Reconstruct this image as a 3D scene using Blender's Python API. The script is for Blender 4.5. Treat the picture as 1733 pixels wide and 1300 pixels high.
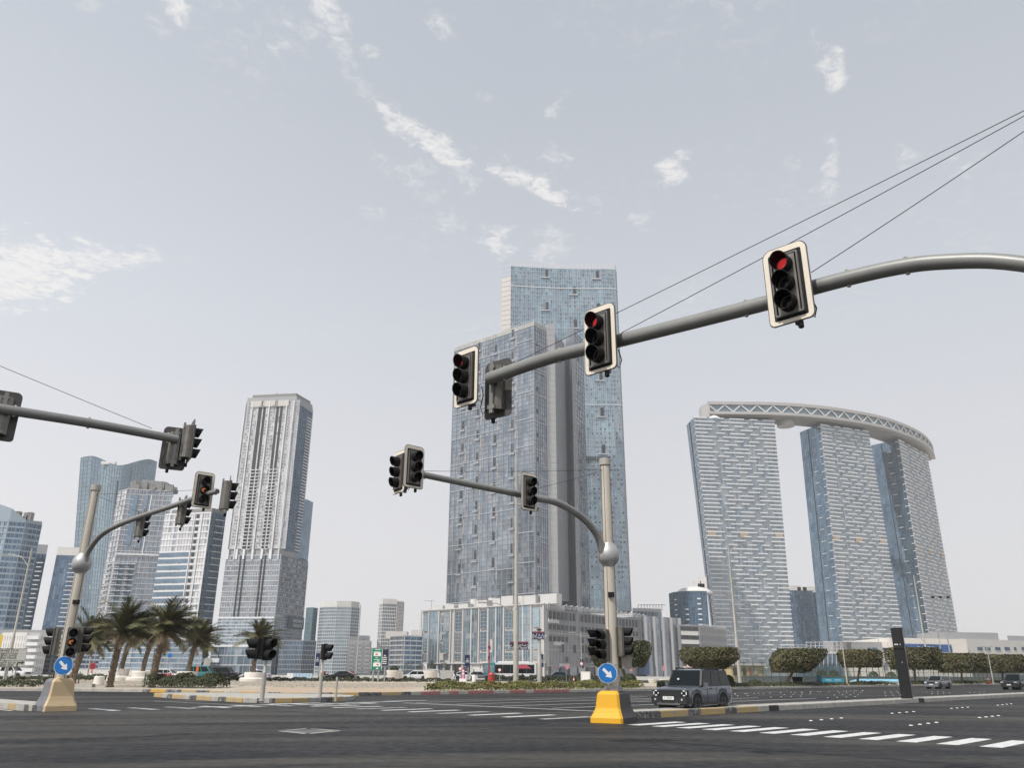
import bpy, math, random
from mathutils import Vector, Matrix, Euler
R = math.radians
sc = bpy.context.scene
for o in list(bpy.data.objects):
    bpy.data.objects.remove(o)
C = sc.collection

# ------------------------------------------------------------------ camera
PW, PH, FPX, EYE = 1733.0, 1300.0, 1350.0, 1.6
cam_d = bpy.data.cameras.new('camera')
cam = bpy.data.objects.new('camera', cam_d)
C.objects.link(cam)
cam_d.sensor_width = 36.0
cam_d.lens = 36.0 * FPX / PW
cam_d.clip_start, cam_d.clip_end = 0.1, 12000
CAMROT = Matrix.Rotation(R(90 + 20.0), 3, 'X') @ Matrix.Rotation(R(0.3), 3, 'Z')
cam.location = (0, 0, EYE)
cam.rotation_euler = CAMROT.to_euler()
sc.camera = cam

# ------------------------------------------------------------------ light, sky, exposure
SUN_EL, SUN_AZ = 53.0, -138.0        # azimuth measured from +Y towards +X: the sun stands to the left and behind
sv = Vector((math.sin(R(SUN_AZ)) * math.cos(R(SUN_EL)), math.cos(R(SUN_AZ)) * math.cos(R(SUN_EL)), math.sin(R(SUN_EL))))
sun_d = bpy.data.lights.new('sun', 'SUN')
sun_d.energy, sun_d.angle, sun_d.color = 3.7, R(0.6), (1.0, 0.965, 0.915)
sun = bpy.data.objects.new('sun', sun_d)
C.objects.link(sun)
sun.rotation_euler = (-sv).to_track_quat('-Z', 'Y').to_euler()
sc.view_settings.view_transform = 'Standard'
sc.view_settings.look = 'None'
sc.view_settings.exposure = 0.0
sc.view_settings.gamma = 1.0
sc.view_settings.use_curve_mapping = False
sc.cycles.max_bounces = 6
sc.cycles.diffuse_bounces = 2
sc.cycles.glossy_bounces = 3
sc.cycles.volume_bounces = 1
sc.cycles.use_denoising = True

def ray(px, py):
    return CAMROT @ Vector((px - PW / 2, PH / 2 - py, -FPX))
def P(px, py, Y):                    # point at depth Y that the photograph shows at pixel px, py
    d = ray(px, py)
    return Vector((0, 0, EYE)) + d * (Y / d.y)
def G(px, py, z=0.0):                # point of the ground at that pixel
    d = ray(px, py)
    return Vector((0, 0, EYE)) + d * ((z - EYE) / d.z)
def PX(px, py, Y):
    return P(px, py, Y).x

world = bpy.data.worlds.new('World')
sc.world = world
world.use_nodes = True
wn, wl = world.node_tree.nodes, world.node_tree.links
wn.clear()
w_out = wn.new('ShaderNodeOutputWorld')
w_bg = wn.new('ShaderNodeBackground')
w_sky = wn.new('ShaderNodeTexSky')
w_sky.sky_type = 'NISHITA'
w_sky.sun_disc = False
w_sky.sun_elevation = R(SUN_EL)
w_sky.sun_rotation = R(SUN_AZ)
w_sky.air_density, w_sky.dust_density, w_sky.ozone_density = 1.0, 4.0, 1.0
SKY_STRENGTH = 0.10
w_bg.inputs['Strength'].default_value = SKY_STRENGTH
w_tc = wn.new('ShaderNodeTexCoord')
w_sep = wn.new('ShaderNodeSeparateXYZ')
wl.new(w_tc.outputs['Generated'], w_sep.inputs[0])
def wmath(op, a, b=None, c=None):
    n = wn.new('ShaderNodeMath'); n.operation = op
    for i, v in enumerate((a, b, c)):
        if v is None: continue
        if isinstance(v, (int, float)): n.inputs[i].default_value = v
        else: wl.new(v, n.inputs[i])
    return n.outputs[0]
def wmix(f, a, b):
    n = wn.new('ShaderNodeMix'); n.data_type = 'RGBA'
    for i, v in ((0, f), (6, a), (7, b)):
        if isinstance(v, (int, float)): n.inputs[i].default_value = v
        elif isinstance(v, tuple): n.inputs[i].default_value = (*v, 1)
        else: wl.new(v, n.inputs[i])
    return n.outputs[2]
# dusty desert air: a pale veil, a little whiter towards the horizon
zc = wmath('MAXIMUM', w_sep.outputs[2], 0.0)
ramp = wn.new('ShaderNodeValToRGB')
wl.new(zc, ramp.inputs[0])
VEIL = [(0.0, (0.83, 0.815, 0.825)), (0.18, (0.81, 0.80, 0.82)), (0.40, (0.70, 0.725, 0.775)), (0.62, (0.585, 0.62, 0.675)), (1.0, (0.50, 0.55, 0.62))]
el = ramp.color_ramp.elements
while len(el) < len(VEIL): el.new(0.5)
for e, (p_, c_) in zip(el, VEIL):
    e.position = p_; e.color = (*c_, 1)
veil = wn.new('ShaderNodeVectorMath'); veil.operation = 'SCALE'
wl.new(ramp.outputs[0], veil.inputs[0])
# the dust glows a little on the side of the sky where the sun stands (the left)
west = wmath('POWER', wmath('MAXIMUM', wmath('MULTIPLY', w_sep.outputs[0], -1.0), 0.0), 1.3)
wl.new(wmath('MULTIPLY_ADD', west, 0.22 / SKY_STRENGTH, 0.99 / SKY_STRENGTH), veil.inputs[3])
base = wmix(0.86, w_sky.outputs[0], veil.outputs[0])
# wisps of cloud on a flat layer high above: u, v = x/z, y/z
zz = wmath('MAXIMUM', w_sep.outputs[2], 0.06)
cu, cv = wmath('DIVIDE', w_sep.outputs[0], zz), wmath('DIVIDE', w_sep.outputs[1], zz)
cmb = wn.new('ShaderNodeCombineXYZ'); wl.new(cu, cmb.inputs[0]); wl.new(cv, cmb.inputs[1])
def wnoise(scale, detail, rough, dist=0.0, off=0):
    n = wn.new('ShaderNodeTexNoise'); n.inputs['Scale'].default_value = scale
    n.inputs['Detail'].default_value = detail; n.inputs['Roughness'].default_value = rough
    n.inputs['Distortion'].default_value = dist
    if off:
        a = wn.new('ShaderNodeVectorMath'); a.operation = 'ADD'; wl.new(cmb.outputs[0], a.inputs[0]); a.inputs[1].default_value = (off, off * .7, 0)
        wl.new(a.outputs[0], n.inputs['Vector'])
    else: wl.new(cmb.outputs[0], n.inputs['Vector'])
    return n.outputs[0]
n_fine, n_big = wnoise(30.0, 9, 0.66, 0.9), wnoise(2.2, 3, 0.55, 0.4, 3.0)
n_w1, n_w2 = wnoise(14.0, 5, 0.6, 0.3, 7.0), wnoise(14.0, 5, 0.6, 0.3, 13.0)
w1, w2 = wmath('MULTIPLY_ADD', n_w1, 3.4, -1.7), wmath('MULTIPLY_ADD', n_w2, 3.4, -1.7)
def maprange(v, a, b, c=0.0, d=1.0):
    n = wn.new('ShaderNodeMapRange'); n.interpolation_type = 'SMOOTHSTEP'
    wl.new(v, n.inputs[0])
    for i, q in zip((1, 2, 3, 4), (a, b, c, d)): n.inputs[i].default_value = q
    return n.outputs[0]
def uv_of(px, py):
    d = ray(px, py); return Vector((d.x / d.z, d.y / d.z))
CLOUDS = [(25,464,115,50,0,1.0),(180,437,90,17,2,.8),(563,32,42,22,60,.75),(590,105,60,16,60,.45),(627,88,18,11,0,.55),(722,235,95,21,35,.85),(790,302,15,30,-15,.45),
 (690,295,58,28,30,.4),(905,312,66,19,26,.85),(1142,288,26,27,0,.75),(1405,112,22,38,-15,.75),(1405,292,15,44,5,.6),(845,410,28,28,0,.7),(928,420,36,30,0,.5),(940,182,26,13,-35,.45),
 (940,264,22,20,0,.45),(762,375,28,22,40,.35),(1340,275,14,14,0,.45),(1532,262,22,18,0,.4),(745,38,34,22,30,.5),(300,15,30,20,40,.8),(1640,287,36,24,0,.3),(1085,374,22,15,20,.4),
 (1004,340,12,20,-20,.35),(1165,500,46,46,0,.2),(1650,410,46,24,10,.2),(505,48,50,22,20,.3),(480,80,40,18,20,.25),(1380,60,14,20,0,.35),(632,356,22,14,20,.35),(825,160,14,10,0,.35),(150,12,30,14,0,.35),(260,42,24,14,30,.35)]
masks = None
for (px, py, a, b, ang, s) in CLOUDS:
    c0 = uv_of(px, py)
    ca, sa = math.cos(R(ang)), math.sin(R(ang))
    e1, e2 = uv_of(px + a * ca, py + a * sa) - c0, uv_of(px - b * sa, py + b * ca) - c0
    det = e1.x * e2.y - e1.y * e2.x
    du, dv = wmath('SUBTRACT', cu, c0.x), wmath('SUBTRACT', cv, c0.y)
    p_ = wmath('MULTIPLY_ADD', du, e2.y / det, wmath('MULTIPLY', dv, -e2.x / det))
    q_ = wmath('MULTIPLY_ADD', du, -e1.y / det, wmath('MULTIPLY', dv, e1.x / det))
    p_, q_ = wmath('ADD', p_, w1), wmath('ADD', q_, w2)
    d2 = wmath('MULTIPLY_ADD', p_, p_, wmath('MULTIPLY', q_, q_))
    m_ = wmath('MULTIPLY', maprange(d2, 0.0, 1.9, 1.0, 0.0), s)
    masks = m_ if masks is None else wmath('MAXIMUM', masks, m_)
thin = wmath('MULTIPLY', maprange(n_big, 0.47, 0.72), maprange(n_fine, 0.48, 0.8, 0, 0.40))
wisp = wmath('MULTIPLY', masks, maprange(wmath('MULTIPLY_ADD', masks, 0.24, n_fine), 0.45, 0.80))
cl = wmath('MINIMUM', wmath('ADD', wisp, thin), 0.9)
cl = wmath('MULTIPLY', cl, maprange(w_sep.outputs[2], 0.10, 0.26))
sky_col = wmix(cl, base, tuple(v / SKY_STRENGTH for v in (0.90, 0.885, 0.87)))
wl.new(sky_col, w_bg.inputs['Color'])
wl.new(w_bg.outputs[0], w_out.inputs['Surface'])

# ------------------------------------------------------------------ materials
MATS = {}
def mat(name, col, rough=0.6, metal=0.0, var=0.0, vscale=1.0, bump=0.0, bscale=20.0, spec=0.5, emit=None, estr=0.0, col2=None, stretch=None, coat=0.0, dirt=0.0):
    if name in MATS: return MATS[name]
    m = bpy.data.materials.new(name); m.use_nodes = True
    nt = m.node_tree; b = nt.nodes['Principled BSDF']
    b.inputs['Base Color'].default_value = (*col, 1); b.inputs['Roughness'].default_value = rough
    b.inputs['Metallic'].default_value = metal; b.inputs['Specular IOR Level'].default_value = spec
    b.inputs['Coat Weight'].default_value = coat
    if emit:
        b.inputs['Emission Color'].default_value = (*emit, 1); b.inputs['Emission Strength'].default_value = estr
    geo = nt.nodes.new('ShaderNodeNewGeometry')
    pos = geo.outputs['Position']
    if stretch:
        mp = nt.nodes.new('ShaderNodeMapping'); mp.inputs['Scale'].default_value = stretch[:3]
        if len(stretch) > 3: mp.inputs['Rotation'].default_value = (0, 0, stretch[3])
        nt.links.new(pos, mp.inputs[0]); pos = mp.outputs[0]
    if var > 0:
        n = nt.nodes.new('ShaderNodeTexNoise'); n.inputs['Scale'].default_value = vscale; n.inputs['Detail'].default_value = 5; n.inputs['Roughness'].default_value = 0.65
        nt.links.new(pos, n.inputs['Vector'])
        r = nt.nodes.new('ShaderNodeMapRange'); nt.links.new(n.outputs[0], r.inputs[0]); r.inputs[1].default_value = 0.3; r.inputs[2].default_value = 0.7
        mx = nt.nodes.new('ShaderNodeMix'); mx.data_type = 'RGBA'
        c2 = col2 if col2 else tuple(min(1, v * (1 + var)) for v in col)
        c1 = tuple(v * (1 - var) for v in col) if not col2 else col
        mx.inputs[6].default_value = (*c1, 1); mx.inputs[7].default_value = (*c2, 1)
        nt.links.new(r.outputs[0], mx.inputs[0]); nt.links.new(mx.outputs[2], b.inputs['Base Color'])
    if bump > 0:
        n2 = nt.nodes.new('ShaderNodeTexNoise'); n2.inputs['Scale'].default_value = bscale; n2.inputs['Detail'].default_value = 4
        nt.links.new(geo.outputs['Position'], n2.inputs['Vector'])
        bp = nt.nodes.new('ShaderNodeBump'); bp.inputs['Strength'].default_value = bump; bp.inputs['Distance'].default_value = 0.05
        nt.links.new(n2.outputs[0], bp.inputs['Height']); nt.links.new(bp.outputs[0], b.inputs['Normal'])
    MATS[name] = m
    return m
def glass(name, col, rough=0.06, metal=0.0, spec=0.9, var=0.25):
    return mat(name, col, rough, metal, var=var, vscale=0.12, spec=spec)

# ------------------------------------------------------------------ mesh builder and object helpers
BOXF = [(0,1,3,2),(4,6,7,5),(0,4,5,1),(2,3,7,6),(0,2,6,4),(1,5,7,3)]
class MB:
    def __init__(s): s.v, s.f, s.m = [], [], []
    def add(s, vs, fs, mi=0):
        o = len(s.v); s.v += [Vector(v) for v in vs]
        s.f += [tuple(i + o for i in f) for f in fs]; s.m += [mi] * len(fs)
        return s
    def quad(s, a, b, c, d, mi=0): return s.add([a, b, c, d], [(0, 1, 2, 3)], mi)
    def box(s, c, sz, mi=0, rot=None, taper=1.0):
        hx, hy, hz = sz[0] / 2, sz[1] / 2, sz[2] / 2
        vs = [Vector((x * (taper if z > 0 else 1), y * (taper if z > 0 else 1), z)) for x in (-hx, hx) for y in (-hy, hy) for z in (-hz, hz)]
        if rot is not None:
            M = rot if isinstance(rot, Matrix) else Matrix.Rotation(rot, 3, 'Z')
            vs = [M @ v for v in vs]
        c = Vector(c)
        return s.add([v + c for v in vs], BOXF, mi)
    def bar(s, a, b, w, d=None, mi=0, up=(0, 0, 1)):          # box from a to b, w across, d deep
        a, b = Vector(a), Vector(b); t = b - a; L = t.length
        if L < 1e-6: return s
        t.normalize(); u = Vector(up)
        if abs(t.dot(u)) > .98: u = Vector((0, 1, 0))
        x = t.cross(u).normalized(); y = x.cross(t); d = d or w
        vs = [a + t * (L * k) + x * (w / 2 * i) + y * (d / 2 * j) for i in (-1, 1) for j in (-1, 1) for k in (0, 1)]
        return s.add(vs, BOXF, mi)
    def prism(s, poly, z0, z1, mi=0, top=None, cap=True):
        n = len(poly); top = top or poly
        vs = [(p[0], p[1], z0 if len(p) < 3 else p[2]) for p in poly] + [(p[0], p[1], z1 if len(p) < 3 else p[2]) for p in top]
        fs = [(i, (i + 1) % n, n + (i + 1) % n, n + i) for i in range(n)]
        if cap: fs += [tuple(range(n))[::-1], tuple(range(n, 2 * n))]
        return s.add(vs, fs, mi)
    def tube(s, pts, rad, n=12, mi=0, cap=True):
        pts = [Vector(p) for p in pts]; rr = rad if isinstance(rad, (list, tuple)) else [rad] * len(pts)
        vs = []; x = None
        for i, p in enumerate(pts):
            t = (pts[min(i + 1, len(pts) - 1)] - pts[max(i - 1, 0)]).normalized()
            if x is None:
                u = Vector((0, 0, 1)) if abs(t.z) < .9 else Vector((0, 1, 0)); x = t.cross(u).normalized()
            else: x = (x - t * x.dot(t)).normalized()
            y = t.cross(x)
            vs += [p + x * (rr[i] * math.cos(2 * math.pi * k / n)) + y * (rr[i] * math.sin(2 * math.pi * k / n)) for k in range(n)]
        fs = [(i * n + k, i * n + (k + 1) % n, (i + 1) * n + (k + 1) % n, (i + 1) * n + k) for i in range(len(pts) - 1) for k in range(n)]
        if cap: fs += [tuple(range(n))[::-1], tuple(range((len(pts) - 1) * n, len(pts) * n))]
        return s.add(vs, fs, mi)
    def lathe(s, prof, c=(0, 0, 0), n=20, mi=0, sx=1, sy=1):    # prof: (r, z)
        c = Vector(c); vs = [c + Vector((r * math.cos(2 * math.pi * k / n) * sx, r * math.sin(2 * math.pi * k / n) * sy, z)) for r, z in prof for k in range(n)]
        fs = [(i * n + k, i * n + (k + 1) % n, (i + 1) * n + (k + 1) % n, (i + 1) * n + k) for i in range(len(prof) - 1) for k in range(n)]
        fs += [tuple(range(n))[::-1], tuple(range((len(prof) - 1) * n, len(prof) * n))]
        return s.add(vs, fs, mi)
    def xform(s, M): s.v = [M @ v for v in s.v]; return s
    def mesh(s, name, mats, smooth=False):
        me = bpy.data.meshes.new(name)
        me.from_pydata([tuple(v) for v in s.v], [], s.f)
        for m in (mats if isinstance(mats, (list, tuple)) else [mats]): me.materials.append(m)
        if any(s.m): me.polygons.foreach_set('material_index', s.m)
        if smooth: me.polygons.foreach_set('use_smooth', [True] * len(s.f))
        me.update()
        return me
    def build(s, name, mats, parent=None, smooth=False, kind=None, label=None, fix=True):
        if parent is not None and parent.get('_w'):             # geometry was given in world space
            r = parent
            while r.parent is not None: r = r.parent
            inv = base_of(r).inverted(); s.v = [inv @ v for v in s.v]
        if fix: fixn(s)
        o = bpy.data.objects.new(name, s.mesh(name, mats, smooth)); C.objects.link(o)
        if parent is not None:
            o.parent = parent
            if parent.get('_w'): o['_w'] = 1
        if kind: o['kind'] = kind
        if label: o['label'] = label
        if smooth:
            md = o.modifiers.new('es', 'EDGE_SPLIT'); md.split_angle = R(38)
        return o
def fixn(s): pass
def base_of(r): return Matrix.Translation(r.location) @ r.rotation_euler.to_matrix().to_4x4()
def tag(o, label=None, cat=None, group=None, kind=None):
    if label: o['label'] = label
    if cat: o['category'] = cat
    if group: o['group'] = group
    if kind: o['kind'] = kind
    return o
def thing(name, label, cat, loc=(0, 0, 0), rz=0.0, group=None, world_space=False):
    o = bpy.data.objects.new(name, None); C.objects.link(o)
    o.location = loc; o.rotation_euler = (0, 0, rz); o.empty_display_size = 0.2
    tag(o, label, cat, group)
    if world_space: o['_w'] = 1
    return o
def put(name, me, parent, M=None, label=None):                  # one more object that shares a mesh; M is given in the parent's space
    o = bpy.data.objects.new(name, me); C.objects.link(o)
    o.parent = parent
    if M is not None: o.matrix_basis = M
    if label: o['label'] = label
    return o
KIDS = {}
def copy_tree(o, parent=None):
    c = o.copy(); C.objects.link(c)
    if parent is not None: c.parent = parent
    for ch in list(o.children): copy_tree(ch, c)
    return c
def TR(x, y, z): return Matrix.Translation((x, y, z))
def SC(x, y, z): return Matrix.Diagonal((x, y, z, 1))
def RZ(a): return Matrix.Rotation(a, 4, 'Z')
UNIT = MB().box((0, 0, 0), (1, 1, 1))
def unit_box(name, m):
    return MB().box((0, 0, 0), (1, 1, 1)).mesh(name, m)
def text(body, size, m, parent, M, name='lettering', align='CENTER', extrude=0.004):
    cu_ = bpy.data.curves.new(name, 'FONT'); cu_.body = body; cu_.size = size; cu_.align_x = align; cu_.align_y = 'CENTER'
    cu_.extrude = extrude; cu_.resolution_u = 3
    cu_.materials.append(m)
    tmp = bpy.data.objects.new(name, cu_); me = bpy.data.meshes.new_from_object(tmp); bpy.data.objects.remove(tmp); me.name = name
    o = bpy.data.objects.new(name, me); C.objects.link(o); o.parent = parent; o.matrix_basis = M
    return o
AR = {}   # presentation forms: isolated, final, initial, medial
for ch, base_, two in (('ا',0xFE8D,1),('أ',0xFE83,1),('ب',0xFE8F,0),('ة',0xFE93,1),('ت',0xFE95,0),('ج',0xFE9D,0),('د',0xFEA9,1),('ر',0xFEAD,1),('ز',0xFEAF,1),('س',0xFEB1,0),('ش',0xFEB5,0),('ض',0xFEBD,0),
                       ('ع',0xFEC9,0),('ف',0xFED1,0),('ق',0xFED5,0),('ك',0xFED9,0),('ل',0xFEDD,0),('م',0xFEE1,0),('ن',0xFEE5,0),('ه',0xFEE9,0),('و',0xFEED,1),('ي',0xFEF1,0),('ص',0xFEB9,0),('ط',0xFEC1,0)):
    AR[ch] = (base_, two)
def arabic(s):                        # joins the letters and lays them out right to left
    out = []
    for w in s.split(' '):
        g = []
        for i, ch in enumerate(w):
            if ch not in AR: g.append(ch); continue
            b_, two = AR[ch]
            prev = i > 0 and w[i - 1] in AR and not AR[w[i - 1]][1]
            nxt = i + 1 < len(w) and w[i + 1] in AR and not two
            k = (3 if nxt else 1) if prev else (2 if nxt else 0)
            if two: k = 1 if prev else 0
            g.append(chr(b_ + k))
        out.append(''.join(reversed(g)))
    return ' '.join(reversed(out))
rnd = random.Random(11)
# ================================================================== ground, roads, kerbs, markings
def asphalt_mat(name, c0, c1, streak_dir, streak=0.5):
    m = bpy.data.materials.new(name); m.use_nodes = True
    nt = m.node_tree; L = nt.links.new; b = nt.nodes['Principled BSDF']; N = nt.nodes.new
    b.inputs['Specular IOR Level'].default_value = 0.18
    g = N('ShaderNodeNewGeometry')
    def noise(scale, det, rough, mp=None, dist=0.0):
        n = N('ShaderNodeTexNoise'); n.inputs['Scale'].default_value = scale; n.inputs['Detail'].default_value = det
        n.inputs['Roughness'].default_value = rough; n.inputs['Distortion'].default_value = dist
        if mp:
            q = N('ShaderNodeMapping'); q.inputs['Rotation'].default_value = (0, 0, mp[2]); q.inputs['Scale'].default_value = (mp[0], mp[1], 1)
            L(g.outputs['Position'], q.inputs[0]); L(q.outputs[0], n.inputs[0])
        else: L(g.outputs['Position'], n.inputs[0])
        return n.outputs[0]
    def mr(v, a, c, d=0.0, e=1.0):
        r = N('ShaderNodeMapRange'); L(v, r.inputs[0])
        for i, q in zip((1, 2, 3, 4), (a, c, d, e)): r.inputs[i].default_value = q
        return r.outputs[0]
    def mix(f, a, c, mode='MIX'):
        x = N('ShaderNodeMix'); x.data_type = 'RGBA'; x.blend_type = mode
        for i, v in ((0, f), (6, a), (7, c)):
            if isinstance(v, (int, float)): x.inputs[i].default_value = v
            elif isinstance(v, tuple): x.inputs[i].default_value = (*v, 1)
            else: L(v, x.inputs[i])
        return x.outputs[2]
    big = mr(noise(0.10, 4, .6, None, .6), .35, .65)
    col = mix(big, c0, c1)
    st = mr(noise(0.55, 5, .62, (0.06, 1.6, streak_dir), .35), .46, .72)
    col = mix(mr(st, 0, 1, 0, .45), col, tuple(v * 0.42 for v in c0))
    st2 = mr(noise(0.8, 4, .6, (0.05, 1.1, streak_dir + .35), .5), .55, .8, 0, .75)
    col = mix(st2, col, (0.056, 0.050, 0.042))
    # worn wheel paths that bend with the turning traffic
    sx = N('ShaderNodeSeparateXYZ'); L(g.outputs['Position'], sx.inputs[0])
    def mt(op, a, b2):
        n = N('ShaderNodeMath'); n.operation = op
        for i, v in enumerate((a, b2)):
            if isinstance(v, (int, float)): n.inputs[i].default_value = v
            else: L(v, n.inputs[i])
        return n.outputs[0]
    def swirl(cx, cy, kr_, ka, seed):
        dx, dy = mt('SUBTRACT', sx.outputs[0], cx), mt('SUBTRACT', sx.outputs[1], cy)
        rad = mt('SQRT', mt('ADD', mt('MULTIPLY', dx, dx), mt('MULTIPLY', dy, dy)), 0); an = mt('ARCTAN2', dy, dx)
        cb = N('ShaderNodeCombineXYZ'); L(mt('MULTIPLY', rad, kr_), cb.inputs[0]); L(mt('MULTIPLY', an, ka), cb.inputs[1]); cb.inputs[2].default_value = seed
        n = N('ShaderNodeTexNoise'); n.inputs['Scale'].default_value = 1.0; n.inputs['Detail'].default_value = 5; n.inputs['Roughness'].default_value = .58; n.inputs['Distortion'].default_value = .25
        L(cb.outputs[0], n.inputs[0]); return n.outputs[0]
    col = mix(mr(swirl(-3, -16, .30, 2.2, 1.0), .47, .62, 0, .9), col, (.0095, .0098, .0120))
    col = mix(mr(swirl(8, -22, .36, 1.8, 5.0), .47, .62, 0, .95), col, (.066, .061, .053))
    col = mix(mr(swirl(-10, -30, .8, 3.0, 9.0), .53, .64, 0, .6), col, (.014, .014, .0155))
    patch = mr(noise(.35, 3, .5, None, .8), .62, .75, 0, .5)
    col = mix(patch, col, (.020, .021, .023))
    gr = mr(noise(55, 3, .7), .3, .7, .72, 1.28)
    vm = N('ShaderNodeVectorMath'); vm.operation = 'SCALE'; L(col, vm.inputs[0]); L(gr, vm.inputs[3])
    L(vm.outputs[0], b.inputs['Base Color'])
    L(mr(noise(3.0, 3, .6), .3, .7, .5, .75), b.inputs['Roughness'])
    bp = N('ShaderNodeBump'); bp.inputs['Strength'].default_value = .35; bp.inputs['Distance'].default_value = .01
    L(noise(70, 3, .7), bp.inputs['Height']); L(bp.outputs[0], b.inputs['Normal'])
    MATS[name] = m
    return m
def worn_paint(name, col, under, cover=0.42, scale=9.0):
    m = mat(name, col, 0.6)
    nt = m.node_tree; b = nt.nodes['Principled BSDF']; g = nt.nodes.new('ShaderNodeNewGeometry')
    n = nt.nodes.new('ShaderNodeTexNoise'); n.inputs['Scale'].default_value = scale; n.inputs['Detail'].default_value = 8; n.inputs['Roughness'].default_value = .75
    nt.links.new(g.outputs['Position'], n.inputs[0])
    r = nt.nodes.new('ShaderNodeMapRange'); nt.links.new(n.outputs[0], r.inputs[0]); r.inputs[1].default_value = 1 - cover - .06; r.inputs[2].default_value = 1 - cover + .06
    x = nt.nodes.new('ShaderNodeMix'); x.data_type = 'RGBA'; x.inputs[6].default_value = (*col, 1); x.inputs[7].default_value = (*under, 1)
    nt.links.new(r.outputs[0], x.inputs[0]); nt.links.new(x.outputs[2], b.inputs['Base Color'])
    return m
M_asph = asphalt_mat('asphalt', (.019, .0188, .0192), (.028, .027, .0262), 0.12)
M_road2 = asphalt_mat('asphalt_far', (.065, .064, .064), (.08, .078, .075), 0.0)
M_sand = mat('sand', (.40, .34, .26), .9, var=.16, vscale=.35, bump=.5, bscale=3, col2=(.50, .43, .34))
M_berm = mat('stony_sand', (.23, .205, .165), .95, var=.2, vscale=2.6, bump=1.0, bscale=3.5, col2=(.44, .385, .31))
M_pave = mat('tan_paving', (.42, .31, .22), .85, var=.1, vscale=.6, col2=(.46, .36, .27))
M_conc = mat('concrete', (.40, .385, .35), .85, var=.22, vscale=2.5, bump=.3, bscale=30)
M_conc2 = mat('concrete_dark', (.25, .245, .235), .85, var=.25, vscale=3)
M_yel = worn_paint('kerb_yellow', (.54, .34, .07), (.36, .32, .25), .50, 5)
M_blk = worn_paint('kerb_black', (.06, .06, .062), (.32, .30, .27), .47, 4)
M_blkdk = mat('kerb_black_fresh', (.03, .03, .032), .7)
M_yelbr = worn_paint('kerb_yellow_fresh', (.58, .34, .05), (.40, .33, .2), .42, 5)
M_red = worn_paint('kerb_red', (.36, .12, .12), (.36, .27, .24), .45, 5)
M_line = worn_paint('road_paint', (.68, .68, .66), (.34, .34, .33), .44, 6)
M_lineold = worn_paint('road_paint_old', (.46, .46, .45), (.17, .17, .168), .45, 4)
M_earth = mat('far_ground', (.38, .34, .28), .95, var=.12, vscale=.02)

g_ = MB().quad((-1750, -560, -.06), (1750, -560, -.06), (1750, 1960, -.06), (-1750, 1960, -.06)).build('ground', M_earth, kind='structure')

KERB = [(-420, 78), (-120, 75.5), (-70, 74.5), (-46, 74), (-37, 74), (-31, 72.6), (-26, 69.5), (-22, 66.2), (-18.5, 63.8), (-14.5, 62.8), (-11, 64.3), (-7.6, 68.0), (17, 92.3), (36, 111.3), (107, 182.4), (330, 405)]
def resample(pl, step):
    out = []; acc = 0
    for (a, b) in zip(pl[:-1], pl[1:]):
        a, b = Vector(a), Vector(b); L = (b - a).length; t = acc
        while t < L: out.append(a + (b - a) * (t / L)); t += step
        acc = t - L
    return out
kr = [Vector(p) for p in KERB]
def kerb_y(x):
    for a, b in zip(kr[:-1], kr[1:]):
        if a.x <= x <= b.x: return a.y + (b.y - a.y) * (x - a.x) / (b.x - a.x)
    return kr[-1].y
road = MB().add([(p.x, p.y, 0) for p in kr] + [(330, -200, 0), (-420, -200, 0)], [tuple(range(len(kr) + 2))[::-1]]).build('road', M_asph, kind='structure')

def terrain_z(x, t):
    if t <= 0: return .23
    left = max(0.0, min(1.0, (6 - x) / 12)) if x > -60 else max(0, min(1, (x + 95) / 30))
    top = .52
    if t < 20: b = .23 + .04 * t / 20
    elif t < 34: b = .27 + (top - .27) * ((t - 20) / 14)
    else: b = top
    s = .23 + (top - .23) * min(1, t / 60)
    return s + (b - s) * left
xs = []
x = -420.0
while x <= 330:
    xs.append(x); x += 1.0 if -60 < x < 20 else (3.0 if -130 < x < 130 else 15.0)
ts = [0.06, .5, 2, 5, 8, 11, 14, 17, 20, 22, 24, 26, 28, 30, 32, 34, 37, 42, 60, 100, 250, 800]
ter = MB(); idx = {}
rt = random.Random(3)
for j, t in enumerate(ts):
    for i, x in enumerate(xs):
        z = terrain_z(x, t)
        if 20 <= t <= 36 and -70 < x < 12: z += rt.uniform(-.05, .06)
        idx[i, j] = len(ter.v); ter.v.append(Vector((x, kerb_y(x) + t, z)))
for j in range(len(ts) - 1):
    for i in range(len(xs) - 1):
        xm = xs[i]; tm = ts[j]
        mi = 0
        if 19 <= tm < 34 and -70 < xm < 8: mi = 1
        elif tm < 19 and -24 < xm < -9: mi = 2
        ter.f.append((idx[i, j], idx[i + 1, j], idx[i + 1, j + 1], idx[i, j + 1])); ter.m.append(mi)
terrain = ter.build('terrain', [M_sand, M_berm, M_pave], kind='structure', smooth=False)
def tz(x, y): return terrain_z(x, y - kerb_y(x))

# scattered stones and clods on the sandy bank
st = MB()
for k in range(2600):
    x = rt.uniform(-62, 9); t = rt.uniform(16, 34); y = kerb_y(x) + t; r = rt.choice((.04, .06, .09, .16)) * rt.uniform(.7, 1.3)
    z = tz(x, y)
    st.add([(x + r, y, z - .02), (x, y + r, z - .02), (x - r, y, z - .02), (x, y - r, z - .02), (x + r * .2, y, z + r * .7)], [(0, 1, 4), (1, 2, 4), (2, 3, 4), (3, 0, 4)])
tag(st.build('stones', M_berm), 'loose pale stones and clods strewn over the sandy bank', 'stones', kind='stuff')

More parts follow.
